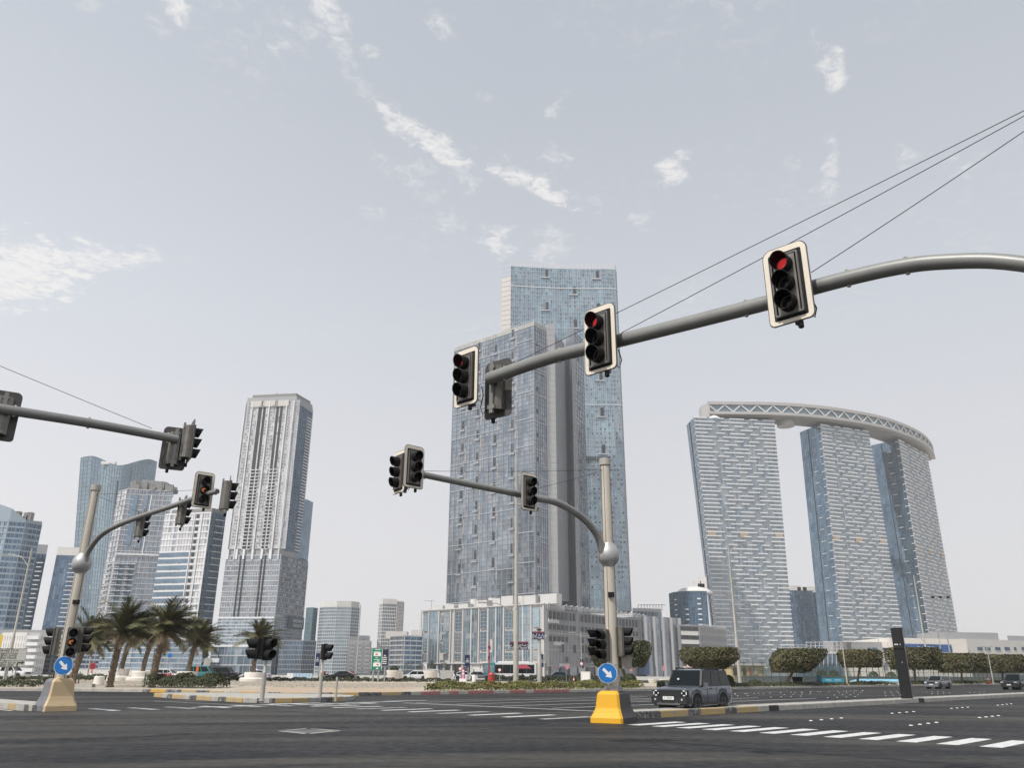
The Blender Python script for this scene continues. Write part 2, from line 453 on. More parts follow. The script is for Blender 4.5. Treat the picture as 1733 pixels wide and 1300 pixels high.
# back road beyond the bank
br = MB()
nn = 24
pts_f = [(-330 + 15.5 * i, 133 - max(0, (-330 + 15.5 * i) + 70) * .0) for i in range(nn)]
bz = .545
def slab(name, pts, z, m, kind='structure'):
    return MB().add([(p[0], p[1], z) for p in pts], [tuple(range(len(pts)))]).build(name, m, kind=kind)
slab('back_road', [(-380, 128), (-40, 127), (20, 132), (60, 150), (60, 178), (10, 166), (-40, 156), (-380, 156)], bz, M_road2)
slab('back_pavement', [(-380, 160), (-40, 160), (10, 170), (60, 184), (420, 470), (420, 800), (-700, 800), (-700, 160)], .54, M_conc)

# ------------------------------------------------------------------ kerb stones
ROADDIR = Vector((.70, .714)).normalized(); RN = Vector((-ROADDIR.y, ROADDIR.x))
def stone_mesh(name, m, L):
    return MB().add([(-L/2, -.09, -.1), (L/2, -.09, -.1), (L/2, -.075, .22), (-L/2, -.075, .22), (-L/2, -.05, .25), (L/2, -.05, .25), (L/2, .09, .25), (-L/2, .09, .25), (-L/2, .09, -.1), (L/2, .09, -.1)],
        [(0, 1, 2, 3), (3, 2, 5, 4), (4, 5, 6, 7), (7, 6, 9, 8), (0, 3, 4, 7, 8), (1, 9, 6, 5, 2)]).mesh(name, m)
SM = {}
for nm, m in (('yellow', M_yel), ('black', M_blk), ('plain', M_conc), ('red', M_red), ('fresh_yellow', M_yelbr), ('fresh_black', M_blkdk)):
    SM[nm] = (stone_mesh('kerb_stone_' + nm, m, .985), m)
def kerb_run(parent, pl, pattern, step=1.0, z=0.0, flip=False):
    pts = resample(pl, step)
    for k, (a, b) in enumerate(zip(pts[:-1], pts[1:])):
        nm = pattern(k, (a + b) / 2)
        c = (a + b) / 2; ang = math.atan2(b.y - a.y, b.x - a.x) + (math.pi if flip else 0)
        M = TR(c.x, c.y, z + rnd.uniform(-.006, .006)) @ RZ(ang + rnd.uniform(-.01, .01)) @ SC((b - a).length, 1, 1)
        put('kerb_stone', SM[nm][0], parent, M)
def far_pat(k, c):
    if c.x < -50: return 'plain'
    if c.x < -31.5: return 'plain'
    if c.x < -8.2: return ('fresh_yellow' if c.x < -27 else 'yellow') if (k // 2) % 2 == 0 else ('black' if rnd.random() < .45 else 'plain')
    if c.x < 5.5: return 'red' if rnd.random() < .85 else 'plain'
    return 'plain'
fk = [(a.x, a.y) for a in kr if -75 < a.x < 108]
kerb_run(road, fk, far_pat, 1.0 if True else 1, 0)
# median with its tip by the yellow plinth
def rc(c, s): # point on the road that runs NE: offset c (X = Y - c), distance s along it from the tip
    p0 = Vector((3.9, 31.9)); off = (c - 28.0) / math.sqrt(2)
    return p0 + ROADDIR * s + RN * off
CF, CB = 28.6, 30.4
med = [rc(CF + .5, .9), rc(CF, 1.3)] + [rc(CF, s) for s in (5, 15, 40, 90)] + [rc(CB, s) for s in (90, 40, 15, 5)] + [rc(CB, 1.3), rc(CB - .5, .9)]
median = MB().prism([(p.x, p.y) for p in med], .0, .235).build('median', M_conc, kind='structure')
def med_pat(k, c):
    s = (c - Vector((3.9, 31.9))).dot(ROADDIR)
    if s < 1.2: return 'plain'
    if s < 9.5: return ['yellow', 'black', 'yellow', 'black', 'fresh_black' if 0 else 'black'][int(s / 1.7) % 2 if s < 8 else 1]
    if 9.5 < s < 11.0: return 'yellow'
    if abs(s - 13.2) < .6 or abs(s - 33) < .7: return 'fresh_black'
    return 'plain'
kerb_run(median, [tuple(rc(CF, s)) for s in (1.4, 88)], med_pat, 1.0)
kerb_run(median, [tuple(rc(CB, s)) for s in (1.4, 60)], lambda k, c: 'plain', 1.0, flip=True)

# refuge island of the right-turn lane
isl_front = [G(262, 1180), G(300, 1183.2), G(360, 1186.8), G(415, 1190), G(455, 1190.5), G(500, 1189.8), G(545, 1188.5), G(592, 1186.6)]
isl_back = [G(600, 1184.2), G(565, 1182.2), G(500, 1180.9), G(440, 1180.2), G(360, 1179.4), G(290, 1178.8)]
isl = [(p.x, p.y) for p in isl_front + isl_back]
refuge = MB().prism(isl, 0, .235).build('refuge_island', M_conc, kind='structure')
kerb_run(refuge, [(p.x, p.y) for p in isl_front], lambda k, c: 'yellow' if (k // 2) % 2 == 0 else ('black' if k % 4 == 3 else 'plain'), 1.0)
kerb_run(refuge, [(p.x, p.y) for p in isl_back], lambda k, c: 'plain', 1.0)
# median of the road on the left, ending at the beige plinth
NW = Vector((-.74, .67)).normalized(); NWn = Vector((NW.y, -NW.x))
LP = P(95, 1188, 37.5); LP.z = 0
lm = [Vector((LP.x, LP.y)) + NW * s + NWn * o for s, o in ((.2, -.85), (60, -1.0), (60, 1.2), (.2, .85))]
median2 = MB().prism([(p.x, p.y) for p in lm], 0, .24).build('median', M_conc, kind='structure')
kerb_run(median2, [tuple(Vector((LP.x, LP.y)) + NW * s + NWn * -.95) for s in (.6, 40)], lambda k, c: 'yellow' if k % 4 == 1 else 'plain', 1.0, z=.0)

# ------------------------------------------------------------------ paint on the road
stripe_me = MB().box((0, 0, 0), (1, 1, .003)).mesh('crosswalk_stripe', M_line)
stripe_old = MB().box((0, 0, 0), (1, 1, .003)).mesh('crosswalk_stripe_old', M_lineold)
def paint(name, c, d, L, W, me=None, z=.0035):
    a = math.atan2(d.y, d.x)
    return put(name, me or stripe_me, road, TR(c.x, c.y, z) @ RZ(a) @ SC(L, W, 1))
a0, a1 = Vector((5.15, 30.15)), Vector((12.55, 22.0))
for k in range(15):
    c = a0 + (a1 - a0) * (k / 11)
    paint('crosswalk_stripe', c, ROADDIR, 2.85, .5)
b0 = Vector((2.2, 33.6))
for k in range(11):
    c = b0 + RN * (1.97 * k)
    paint('crosswalk_stripe', c, ROADDIR, 2.9, .42, stripe_me if k % 3 else stripe_old)
c0_ = Vector((LP.x, LP.y)) + Vector((1.6, 1.2))
for k in range(9):
    c = c0_ + Vector((.70, .70)) * (1.75 * k)
    paint('crosswalk_stripe', c, NW, 2.6, .42, stripe_me if k % 3 == 0 else stripe_old)
LANES = [31.2, 35.6, 40.6, 45.6, 50.6, 55.6]
for i, c in enumerate(LANES):
    L = 34 - 2.2 * i if i else 40
    p = rc(c, 6.5 + L / 2); paint('lane_line', p, ROADDIR, L, .16 if i else .13, z=.0045)
p = rc((LANES[0] + LANES[-1]) / 2, 5.6); paint('stop_line', p, RN, (LANES[-1] - LANES[0]) / math.sqrt(2), .36, stripe_old, z=.0055)
for i in range(5):                                             # worn lane arrows
    p = rc((LANES[i] + LANES[i + 1]) / 2, 16 + 2 * i); paint('lane_arrow', p, ROADDIR, 3.6, .15, stripe_old, z=.0045)
paint('edge_line', rc(59, 28), ROADDIR, 60, .13, stripe_old, z=.0045)
for s0 in range(0, 6):                                         # wide faded marks before the red kerb
    paint('lane_line', rc(57.0 + (s0 % 3) * 1.3, -5 + 2.6 * s0), ROADDIR, 3.2, .3, stripe_me, z=.0065)
paint('edge_line', Vector((LP.x, LP.y)) + NW * 12 + NWn * -1.35, NW, 22, .14)
paint('edge_line', G(350, 1191.5).to_2d() , (G(440, 1193) - G(280, 1186)).to_2d(), 11, .13, stripe_old)
paint('edge_line', G(620, 1190).to_2d(), (G(690, 1186) - G(570, 1192)).to_2d(), 9, .12, stripe_old)
stud_me = MB().lathe([(.055, 0), (.05, .018), (.03, .024)], n=8).mesh('road_stud', mat('stud_white', (.75, .75, .73), .5))
def studs(c, s0, n, step=.85, size=1.0):
    for k in range(n):
        p = rc(c, s0 + k * step)
        put('road_stud', stud_me, road, TR(p.x, p.y, .002) @ SC(size, size, 1))
for i, c in enumerate(LANES[1:]):
    L = 34 - 2.2 * (i + 1)
    for g in range(4): studs(c, 8.5 + L + 11.5 * g, 4, 1.7, 1.0)
studs(31.2, 47, 14, 1.9, 1.0)
studs(56.5, 44, 14, 2.2, 1.15)
for (pa, pb) in (((1372.3, 1221), (1424, 1216.5)), ((1510, 1208.4), (1546.4, 1205.5)), ((1541.8, 1229), (1585, 1224)), ((1610.4, 1200), (1638, 1198)), ((1658, 1215.7), (1689.8, 1212.5)), ((1688.8, 1194.5), (1711.4, 1192.3))):
    A_, B_ = G(*pa), G(*pb)
    for k in range(4):
        p = A_.lerp(B_, k / 3); put('road_stud', stud_me, road, TR(p.x, p.y, .002) @ SC(1.3, 1.3, 1))
# tyre marks and sealed joints: thin films lying on the asphalt
M_tm = mat('tyre_mark', (.019, .019, .0205), .7, var=.25, vscale=1.2, stretch=(.3, 1, 1))
M_seal = mat('joint_seal', (.012, .012, .012), .5, var=.3, vscale=2)
M_dust = mat('dust_film', (.052, .047, .040), .8, var=.28, vscale=.9, stretch=(.3, 1.2, 1))
def film(nm, cx, cy, rad, a0_, a1_, w, m, z, n=26):
    mb = MB(); pr = None
    for k in range(n + 1):
        a = R(lerp_(a0_, a1_, k / n)); ww = w * (min(1, k / 4, (n - k) / 4) * .9 + .1) * (1 + .2 * math.sin(k * 1.7 + rad))
        cur = [(cx + (rad - ww / 2) * math.cos(a), cy + (rad - ww / 2) * math.sin(a), z), (cx + (rad + ww / 2) * math.cos(a), cy + (rad + ww / 2) * math.sin(a), z)]
        if pr: mb.quad(pr[0], pr[1], cur[1], cur[0])
        pr = cur
    mb.build(nm, m, road)
def lerp_(a, b, t): return a + (b - a) * t
rf = random.Random(8)
for k in range(12):
    film('tyre_mark', rf.uniform(-8, 14), rf.uniform(-30, 2), rf.uniform(17, 40), rf.uniform(58, 88), rf.uniform(96, 128), rf.uniform(.16, .30), M_tm, .0022 + .0001 * k)
for k in range(0):
    film('dust_film', rf.uniform(-6, 10), rf.uniform(-26, 0), rf.uniform(18, 38), rf.uniform(55, 85), rf.uniform(95, 125), rf.uniform(.5, 1.2), M_dust, .0009 + .0001 * k)
for (x0, y0_, x1, y1_) in ((-13, 17, 9, 15.5), (2, 12.5, 16, 21), (-16, 27, 2, 29.5)):
    sp_ = MB(); pv = None; d = Vector((x1 - x0, y1_ - y0_)); nrm_ = Vector((-d.y, d.x)).normalized()
    for k in range(40):
        p = Vector((x0, y0_)) + d * (k / 39) + nrm_ * (rf.uniform(-.05, .05)); cur = [(p.x - nrm_.x * .02, p.y - nrm_.y * .02, .0042), (p.x + nrm_.x * .02, p.y + nrm_.y * .02, .0042)]
        if pv: sp_.quad(pv[0], pv[1], cur[1], cur[0])
        pv = cur
    sp_.build('sealed_joint', M_seal, road)
man = [G(476, 1238), G(521, 1242.8), G(571, 1238), G(523, 1233.6)]
mc = sum((Vector((p.x, p.y)) for p in man), Vector((0, 0))) / 4
mh = thing('utility_cover', 'square pale framed steel utility cover set in the dark asphalt', 'manhole cover', (mc.x, mc.y, 0), world_space=True)
mm = MB()
for a, b in zip(man, man[1:] + man[:1]): mm.bar((a.x, a.y, .0035), (b.x, b.y, .0035), .26, .006)
mm.build('frame', mat('cover_frame', (.26, .255, .24), .8, var=.25, vscale=4), mh)
MB().add([(p.x * .86 + mc.x * .14, p.y * .86 + mc.y * .14, .005) for p in man], [(0, 1, 2, 3)]).build('plate', mat('cover_plate', (.11, .11, .108), .6, var=.3, vscale=5), mh)
# ================================================================== facades and towers
M_mull = mat('pale_mullion', (.55, .56, .58), .45, .3)
M_mullg = mat('grey_mullion', (.30, .31, .33), .45, .3)
M_white = mat('white_panel', (.72, .72, .73), .5, var=.05, vscale=.15)
M_offw = mat('off_white_render', (.66, .64, .61), .75, var=.07, vscale=.12)
M_beige = mat('beige_cladding', (.55, .52, .48), .6, var=.06, vscale=.1)
M_grey = mat('grey_cladding', (.34, .345, .355), .5, .15, var=.08, vscale=.1)
M_dark = mat('dark_opening', (.035, .037, .04), .5)
M_slab = mat('slab_edge', (.50, .50, .51), .6)
GL = {
 'blue':  [glass('glass_blue_a', (.27, .36, .44), .10, .7), glass('glass_blue_b', (.34, .43, .50), .12, .7), glass('glass_blue_c', (.19, .27, .35), .08, .7), glass('glass_blue_d', (.40, .46, .50), .18, .5)],
 'grey':  [glass('glass_grey_a', (.26, .30, .345), .12, .65), glass('glass_grey_b', (.33, .365, .405), .14, .6), glass('glass_grey_c', (.215, .255, .305), .10, .65), glass('glass_grey_d', (.285, .285, .31), .24, .4)],
 'teal':  [glass('glass_teal_a', (.27, .38, .44), .10, .65), glass('glass_teal_b', (.34, .45, .50), .12, .65), glass('glass_teal_c', (.24, .32, .39), .10, .65), glass('glass_teal_d', (.31, .36, .41), .14, .6)],
 'dark':  [glass('glass_dark_a', (.10, .17, .26), .08, .7), glass('glass_dark_b', (.13, .21, .30), .09, .7), glass('glass_dark_c', (.07, .12, .19), .07, .7), glass('glass_dark_d', (.17, .24, .31), .11, .6)],
 'silver':[glass('glass_silver_a', (.66, .655, .66), .24, .3), glass('glass_silver_b', (.72, .71, .71), .30, .25), glass('glass_silver_c', (.58, .585, .60), .22, .3), glass('glass_silver_d', (.34, .37, .41), .14, .5)],
}
def nrm(A, B):
    d = (Vector(B) - Vector(A)).normalized(); return Vector((d.y, -d.x))
def lerp(a, b, t): return a + (b - a) * t
def facade(parent, A, B, z0, z1, nc, nr, pal='blue', At=None, Bt=None, frame=None, vw=.12, hw=.18, dep=.16, tilt=.006, wts=(5, 3, 2, 1), seed=1, vside=1, hside=1, names=('window_pane', 'mullion'), skip=None, inset=.03, prof=None):
    """Glass grid between A and B (left to right seen from outside). Every pane is its own slightly tilted quad, bars stand proud."""
    A, B = Vector(A[:2]), Vector(B[:2]); At = Vector(At[:2]) if At else A; Bt = Vector(Bt[:2]) if Bt else B
    n = nrm(A, B); n3 = Vector((n.x, n.y, 0)); rr = random.Random(seed)
    def pt(u, w, o=0.0):
        a = lerp(A, At, w); b = lerp(B, Bt, w); p = lerp(a, b, u); off = o + (prof(u) if prof else 0)
        return Vector((p.x + n.x * off, p.y + n.y * off, lerp(z0, z1, w)))
    pm, fm = MB(), MB()
    du, dw = 1.0 / nc, 1.0 / nr
    runc = [rr.choices(range(4), wts)[0] for _ in range(nc)]
    for j in range(nr):
        for i in range(nc):
            if rr.random() < .45: runc[i] = rr.choices(range(4), wts)[0]
            if skip and skip(i, j): continue
            t1, t2 = rr.uniform(-tilt, tilt), rr.uniform(-tilt, tilt)
            cw = (B - A).length * du
            a = pt(i * du, j * dw, inset + t1 * cw); b = pt((i + 1) * du, j * dw, inset - t1 * cw)
            c = pt((i + 1) * du, (j + 1) * dw, inset - t1 * cw + t2 * 3); d = pt(i * du, (j + 1) * dw, inset + t1 * cw + t2 * 3)
            pm.quad(a, b, c, d, runc[i])
    for i in range(0, nc + 1, vside):
        if prof is None: fm.bar(pt(i * du, 0, dep / 2), pt(i * du, 1, dep / 2), vw, dep + .1, up=(n.x, n.y, .001))
        else: fm.bar(pt(i * du, 0, dep / 2), pt(i * du, 1, dep / 2), vw, dep + .1)
    nseg = 1 if prof is None else nc
    for j in range(0, nr + 1, hside):
        for k in range(nseg):
            fm.bar(pt(k / nseg, j * dw, dep * .45), pt((k + 1) / nseg, j * dw, dep * .45), dep + .06, hw)
    g = pm.build(names[0], GL[pal] if isinstance(pal, str) else pal, parent, kind='stuff')
    f = fm.build(names[1], frame or M_mull, parent, kind='stuff')
    return pt
def core(parent, poly, z0, z1, m, name='wall', top=None):
    b = [(p[0], p[1], z0) for p in poly]; t = [(p[0], p[1], z1) for p in (top or poly)]
    return MB().prism(b, z0, z1, top=t).build(name, m, parent)
def tower(name, label, cat, loc, group=None): return thing(name, label, cat, (loc[0], loc[1], .5), 0, group, world_space=True)
def V2(p): return Vector((p[0], p[1]))
def corner(px, py, Y): p = P(px, py, Y); return Vector((p.x, p.y))
def zat(px, py, Y): return P(px, py, Y).z

# ------------------------------------------------------------------ the front glass tower of the pair in the middle
c1 = corner(904, 760, 480); l1 = corner(764, 760, 526); z1 = zat(904, 541, 480)
back = Vector((.62, .78))
r1 = c1 + back * 13.5
zb = zat(904, 1012, 480)
T = tower('glass_tower', 'grey-blue glass tower with staggered balconies, standing in front of an even taller tower', 'tower', c1)
core(T, [l1 + V2((.5, .5)), c1 + V2((-.1, .4)), r1 + V2((-.4, .2)), r1 + back * 22, l1 + back * 34], zb, z1 - 5, M_grey)
NR = 58
bal_cols = {}
f1 = facade(T, l1, c1, zb, z1 - 4.2, 34, NR, 'grey', vw=.20, hw=.10, dep=.30, vside=2, hside=1, seed=5, wts=(6, 3, 3, 2), frame=mat('tower_mullion', (.42, .435, .45), .45, .3))
f2 = facade(T, c1, r1, zb, z1 - 4.2, 6, NR, 'grey', vw=.14, hw=.10, dep=.25, seed=6, frame=M_mullg)
for j in range(0, NR + 1, 6):                                  # white string courses that step round the corner
    for fa, u0, u1 in ((f1, 0, .78 if j % 12 else .62), (f1, .80, 1.0), (f2, 0, 1)):
        jj = j / NR + (.015 if u0 == .8 else 0)
        if jj > 1: continue
        MB().bar(fa(u0, jj, .35), fa(u1, jj, .35), .32, .35).build('string_course', M_mull, T)
# strips where the glass grid recedes, balconies hung in them
bm_slab = unit_box('balcony_slab', M_slab); bm_glass = unit_box('balcony_rail', GL['grey'][1]); bm_dark = unit_box('balcony_opening', M_dark); bm_rec = unit_box('recess', M_grey)
nA = nrm(l1, c1); angA = math.atan2((c1 - l1).y, (c1 - l1).x)
def local(root, p): return Vector(p) - root.location
def balcony(fa, u, w, wid, ang, n):
    p = fa(u, w, .55); q = local(T, p)
    put('balcony', bm_slab, T, TR(*q) @ RZ(ang) @ SC(wid, 1.7, .32))
    q2 = local(T, fa(u, w, 1.25)); put('balcony_rail', bm_glass, T, TR(q2.x, q2.y, q2.z + .75) @ RZ(ang) @ SC(wid, .06, 1.15))
    q3 = local(T, fa(u, w, .10)); put('balcony_door', bm_dark, T, TR(q3.x, q3.y, q3.z + 4.0) @ RZ(ang) @ SC(wid * .40, .25, 6.6))
    q4 = local(T, fa(u + wid * .0085, w, .06)); put('recess', bm_rec, T, TR(q4.x, q4.y, q4.z - 1.2) @ RZ(ang) @ SC(wid * .34, .24, 9.0))
for ci, u in enumerate((.145, .335, .545, .755)):
    for k in range(11):
        w = (k * 5.3 + (2.6 if ci % 2 else .4) + ci * .2) / NR
        if .02 < w < .97: balcony(f1, u, w, 4.6, angA, nA)
angB = math.atan2((r1 - c1).y, (r1 - c1).x)
for k in range(11):                                            # small dark openings on the narrow side
    p = local(T, f2(.28, (k * 5.2 + 2) / NR, .1)); put('loggia', bm_dark, T, TR(p.x, p.y, p.z) @ RZ(angB) @ SC(2.0, .3, 2.6))
    p = local(T, f2(.62, (k * 5.2 + .5) / NR, .45)); put('ledge', bm_slab, T, TR(p.x, p.y, p.z) @ RZ(angB) @ SC(7.0, .9, .3))
# parapet of posts and pale glass above the roof
pr = MB()
for k in range(35): pr.bar(f1(k / 34, 1, .1), f1(k / 34, 1, .1) + Vector((0, 0, 4.2)), .16)
for k in range(7): pr.bar(f2(k / 6, 1, .1), f2(k / 6, 1, .1) + Vector((0, 0, 4.2)), .16)
for h in (2.1, 4.1):
    pr.bar(f1(0, 1, .1) + Vector((0, 0, h)), f1(1, 1, .1) + Vector((0, 0, h)), .14); pr.bar(f2(0, 1, .1) + Vector((0, 0, h)), f2(1, 1, .1) + Vector((0, 0, h)), .14)
pr.build('parapet_rail', M_offw, T, kind='stuff')
ps = MB()
ps.quad(f1(0, 1, 0), f1(1, 1, 0), f1(1, 1, 0) + Vector((0, 0, 3)), f1(0, 1, 0) + Vector((0, 0, 3)))
ps.quad(f2(0, 1, 0), f2(1, 1, 0), f2(1, 1, 0) + Vector((0, 0, 3)), f2(0, 1, 0) + Vector((0, 0, 3)))
ps.build('parapet_screen', mat('parapet_screen', (.42, .42, .40), .35, var=.3, vscale=.2), T)
# the two curved metal sails beside the narrow face
M_sail = mat('sail_cladding', (.44, .435, .435), .36, .35, var=.04, vscale=.2)
M_saild = mat('sail_cladding_blue', (.30, .32, .36), .40, .3, var=.05, vscale=.2)
M_joint = mat('sail_joint', (.34, .34, .34), .6)
def sail(pts, ztops, z0, m, panel=4.0):
    s, jn = MB(), MB()
    for (a, b, za, zc) in zip(pts[:-1], pts[1:], ztops[:-1], ztops[1:]):
        nn_ = int((zc - z0) / panel)
        s.quad((a.x, a.y, z0), (b.x, b.y, z0), (b.x, b.y, zc), (a.x, a.y, za))
        n = nrm(a, b) * .05
        for k in range(1, nn_): jn.bar((a.x + n.x, a.y + n.y, z0 + k * panel), (b.x + n.x, b.y + n.y, z0 + k * panel), .1, .09)
        jn.bar((b.x + n.x, b.y + n.y, z0), (b.x + n.x, b.y + n.y, zc), .09, .1)
    s.build('sail', m, T, smooth=True); jn.build('sail_joint', M_joint, T, kind='stuff')
s0 = r1 + V2((-.3, .3)); s1 = corner(941.5, 760, 492)
sail([s0, lerp(s0, s1, .5), s1], [z1 + 1.0, z1 + 2.0, z1 + 3.0], zb - 12, M_sail)
sm_pts = [corner(px, 760, Y) for px, Y in ((941, 497), (944, 505), (949, 516), (955, 519), (961, 518), (967, 512), (972, 502), (975.5, 497))]
zs = [zat(941, 563, 497) + i * (zat(968, 546, 500) - zat(941, 563, 497)) / 7 for i in range(8)]
sail(sm_pts, zs, zb - 14, mat('sail_cladding_cool', (.36, .38, .42), .34, .4, var=.05, vscale=.2), 4.2)
g0, g1 = corner(976, 760, 498), corner(991, 760, 514)
core(T, [g0 + V2((.2, .3)), g1 + V2((-.1, .4)), g1 * (1 + 18 / g1.length) + V2((-.5, 0)), g0 * (1 + 18 / g0.length)], zb - 8, zat(976, 560, 498), M_grey)
f3 = facade(T, g0, g1, zb - 8, zat(976, 560, 498), 5, 56, 'grey', vw=.14, hw=.12, dep=.25, seed=9, frame=M_mullg)
angC = math.atan2((g1 - g0).y, (g1 - g0).x)
for k in range(10):
    p = local(T, f3(.4, (k * 5.4 + 2) / 56, .1)); put('loggia', bm_dark, T, TR(p.x, p.y, p.z) @ RZ(angC) @ SC(2.4, .3, 2.6))
    p = local(T, f3(.6, (k * 5.4 + .3) / 56, .45)); put('ledge', bm_slab, T, TR(p.x, p.y, p.z) @ RZ(angC) @ SC(6.0, .9, .3))

# ------------------------------------------------------------------ the taller tower behind it
YS = 560
ztop = zat(950, 455, YS)
K = tower('glass_tower', 'tallest tower, blue glass, rising behind the balconied tower, roof fenced with thin railings', 'tower', (30, YS))
sp = [corner(863, 700, YS - 4), corner(900, 700, YS - 2), corner(950, 700, YS), corner(1000, 700, YS + .5), corner(1035, 700, YS), corner(1051, 700, YS + .5), corner(1053.5, 700, YS + 4)]
zk0 = zat(1030, 1034, YS)
core(K, [p + V2((0, .8)) for p in sp] + [sp[-1] + V2((2, 26)), sp[0] + V2((0, 30))], zk0, ztop - 1, M_grey)
cols = (5, 6, 6, 5, 3, 2)
for i, (a, b) in enumerate(zip(sp[:-1], sp[1:])):
    fk_ = facade(K, a, b, zk0, ztop, cols[i] * 2, 76, 'teal', vw=.15, hw=.20, dep=.2, seed=20 + i, wts=(4, 3, 3, 3), vside=1)
    for j in range(4, 76):                                     # dark strips of opening lights, a few per floor
        for q in range(cols[i]):
            if rnd.random() < .42:
                p = local(K, fk_((q + .35) / cols[i], (j + .5) / 76, .07))
                bal_cols.setdefault('k', MB()).box(p, (1.3, .12, 1.3), 0, math.atan2((b - a).y, (b - a).x))
    if i in (1, 2, 3):
        for k in range(9):
            w = ((k * 8.3 + i * 4.1 + 3) % 74) / 76
            p = local(K, fk_(.5, w, .6)); put('balcony', bm_slab, K, TR(p.x, p.y, p.z) @ SC(7.2, 1.6, .7))
            p = local(K, fk_(.55, w, .15)); put('balcony_opening', bm_dark, K, TR(p.x, p.y, p.z + 4.2) @ SC(2.4, .3, 6.4))
    for k in (14, 29, 43, 58, 71):
        MB().bar(fk_(0, k / 76, .3), fk_(1, k / 76, .3), .5, .5).build('string_course', M_white, K)
bal_cols['k'].v = [v + K.location for v in bal_cols['k'].v]; bal_cols['k'].build('opening_light', mat('window_dark', (.10, .125, .15), .15), K, kind='stuff')
lv = MB()
for k in range(14):
    p = P(993 + k * 3.0, 776, YS - 4); lv.box(p, (.9, .8, 3.0))
lv.build('louvre', M_dark, K, kind='stuff')
rl = MB()
for a, b in zip(sp[:-1], sp[1:]):
    for k in range(6):
        q = lerp(a, b, k / 6); rl.bar((q.x, q.y, ztop), (q.x, q.y, ztop + 4.6), .18)
    for h in (1.5, 3.0, 4.5): rl.bar((a.x, a.y, ztop + h), (b.x, b.y, ztop + h), .15)
for k in range(7):
    q = corner(985 + k * 6, 450, YS + 6); rl.bar((q.x, q.y, ztop), (q.x, q.y, ztop + 7.5), .2)
rl.build('roof_railing', M_offw, K, kind='stuff')
MB().box((lerp(sp[0], sp[3], .6).x, YS + 12, ztop + .6), (62, 12, 2.6)).build('roof_plant', M_offw, K)
# beige slab behind the left edge
bs0, bs1 = corner(848, 600, YS + 14), corner(864, 600, YS + 10)
zsl = zat(850, 471, YS + 14)
MB().prism([tuple(bs0), tuple(bs1), tuple(bs1 + V2((2, 20))), tuple(bs0 + V2((2, 20)))], 60, zsl).build('stair_slab', M_beige, K)
jn = MB()
for k in range(60): jn.bar((bs0.x, bs0.y - .1, 66 + k * 4.2), (bs1.x, bs1.y - .1, 66 + k * 4.2), .12, .12)
jn.build('panel_joint', M_joint, K, kind='stuff')

# ------------------------------------------------------------------ podium with tall windows, and the screened garage wing
pc = corner(922, 1080, 450); plf = corner(713, 1080, 508); pr_ = corner(1092, 1080, 540)
zp = zat(922, 1022, 450); zg = .55
POD = tower('podium_building', 'pale stone podium with tall blue windows under the balconied tower, bus parked in front', 'building', pc)
M_stone = mat('podium_stone', (.52, .505, .49), .65, var=.06, vscale=.15)
dA = (pc - plf).normalized(); dB = (pr_ - pc).normalized(); LA = (pc - plf).length
core(POD, [plf + V2((.4, .5)), pc + V2((0, .6)), pc + dB * 20, plf + dB * 40], zg + 6.5, zp, M_stone, 'wall')
core(POD, [plf + dB * 4 + dA * 2, pc + dB * 4 - dA * 3, pc + dB * 20, plf + dB * 40], zg, zg + 6.5, M_grey, 'ground_floor')
pn = nrm(plf, pc)
angP = math.atan2(dA.y, dA.x)
win_m = {}
pane_mats = [GL['teal'][0], GL['teal'][1], GL['teal'][1], GL['blue'][1], GL['blue'][3], GL['teal'][0], GL['blue'][0], GL['grey'][1]]
um = [unit_box('window_unit', m) for m in pane_mats]; mbar = unit_box('mullion_unit', M_mull); stone_u = unit_box('stone_panel', M_stone); stone_u2 = unit_box('stone_panel_light', mat('podium_stone_light', (.58, .565, .55), .65, var=.05, vscale=.2)); dk_u = unit_box('dark_unit', M_dark)
def onP(s, z, o=0.0):
    p = plf + dA * s + pn * o; return Vector((p.x, p.y, z)) - POD.location
def pput(nm, me, s, z, o, w, h, d): return put(nm, me, POD, TR(*onP(s, z, o)) @ RZ(angP) @ SC(w, d, h))
# bays from left to right measured in the photograph, as pixel ranges
def s_of(px):                                                   # where the pixel column meets the facade plane
    d = ray(px, 1080); a = plf; k = d.x / d.y
    return (k * a.y - a.x) / (dA.x - k * dA.y)
H0, H1 = zg + 6.9, zp - .8
HT = H1 - H0
def bay_window(x0, x1, zf0, zf1, sub=2):
    s0_, s1_ = s_of(x0), s_of(x1); w = s1_ - s0_; h = (zf1 - zf0) * HT; z = H0 + (zf0 + zf1) / 2 * HT
    pput('window', rnd.choice(um), (s0_ + s1_) / 2, z, .02, w, h, .12)
    for k in range(sub + 1): pput('mullion', mbar, s0_ + w * k / sub, z, .10, .13, h, .16)
    nb = max(1, int(round(h / 2.2)))
    for k in range(nb + 1): pput('transom', mbar, (s0_ + s1_) / 2, z - h / 2 + h * k / nb, .09, w, .14, .14)
def bay_strip(x0, x1, sub=3):
    s0_, s1_ = s_of(x0), s_of(x1); w = s1_ - s0_
    for r in range(9):
        for k in range(sub):
            pput('window', rnd.choice(um), s0_ + w * (k + .5) / sub, H0 + HT * (r + .5) / 9, .05, w / sub - .1, HT / 9 - .12, .12)
    for k in range(sub + 1): pput('mullion', mbar, s0_ + w * k / sub, H0 + HT / 2, .14, .14, HT, .2)
for x0, x1 in ((716, 723), (770, 781), (813, 824), (855, 867), (902, 913)):
    bay_window(x0, x1, .62, .96); bay_window(x0, x1, .23, .57); bay_window(x0, x1, .06, .18)
for x0, x1, sub in ((727, 741, 3), (785, 796, 3), (798, 807, 2), (827, 838, 3), (840, 851, 3), (875, 884, 2), (886, 897, 3)):
    bay_strip(x0, x1, sub)
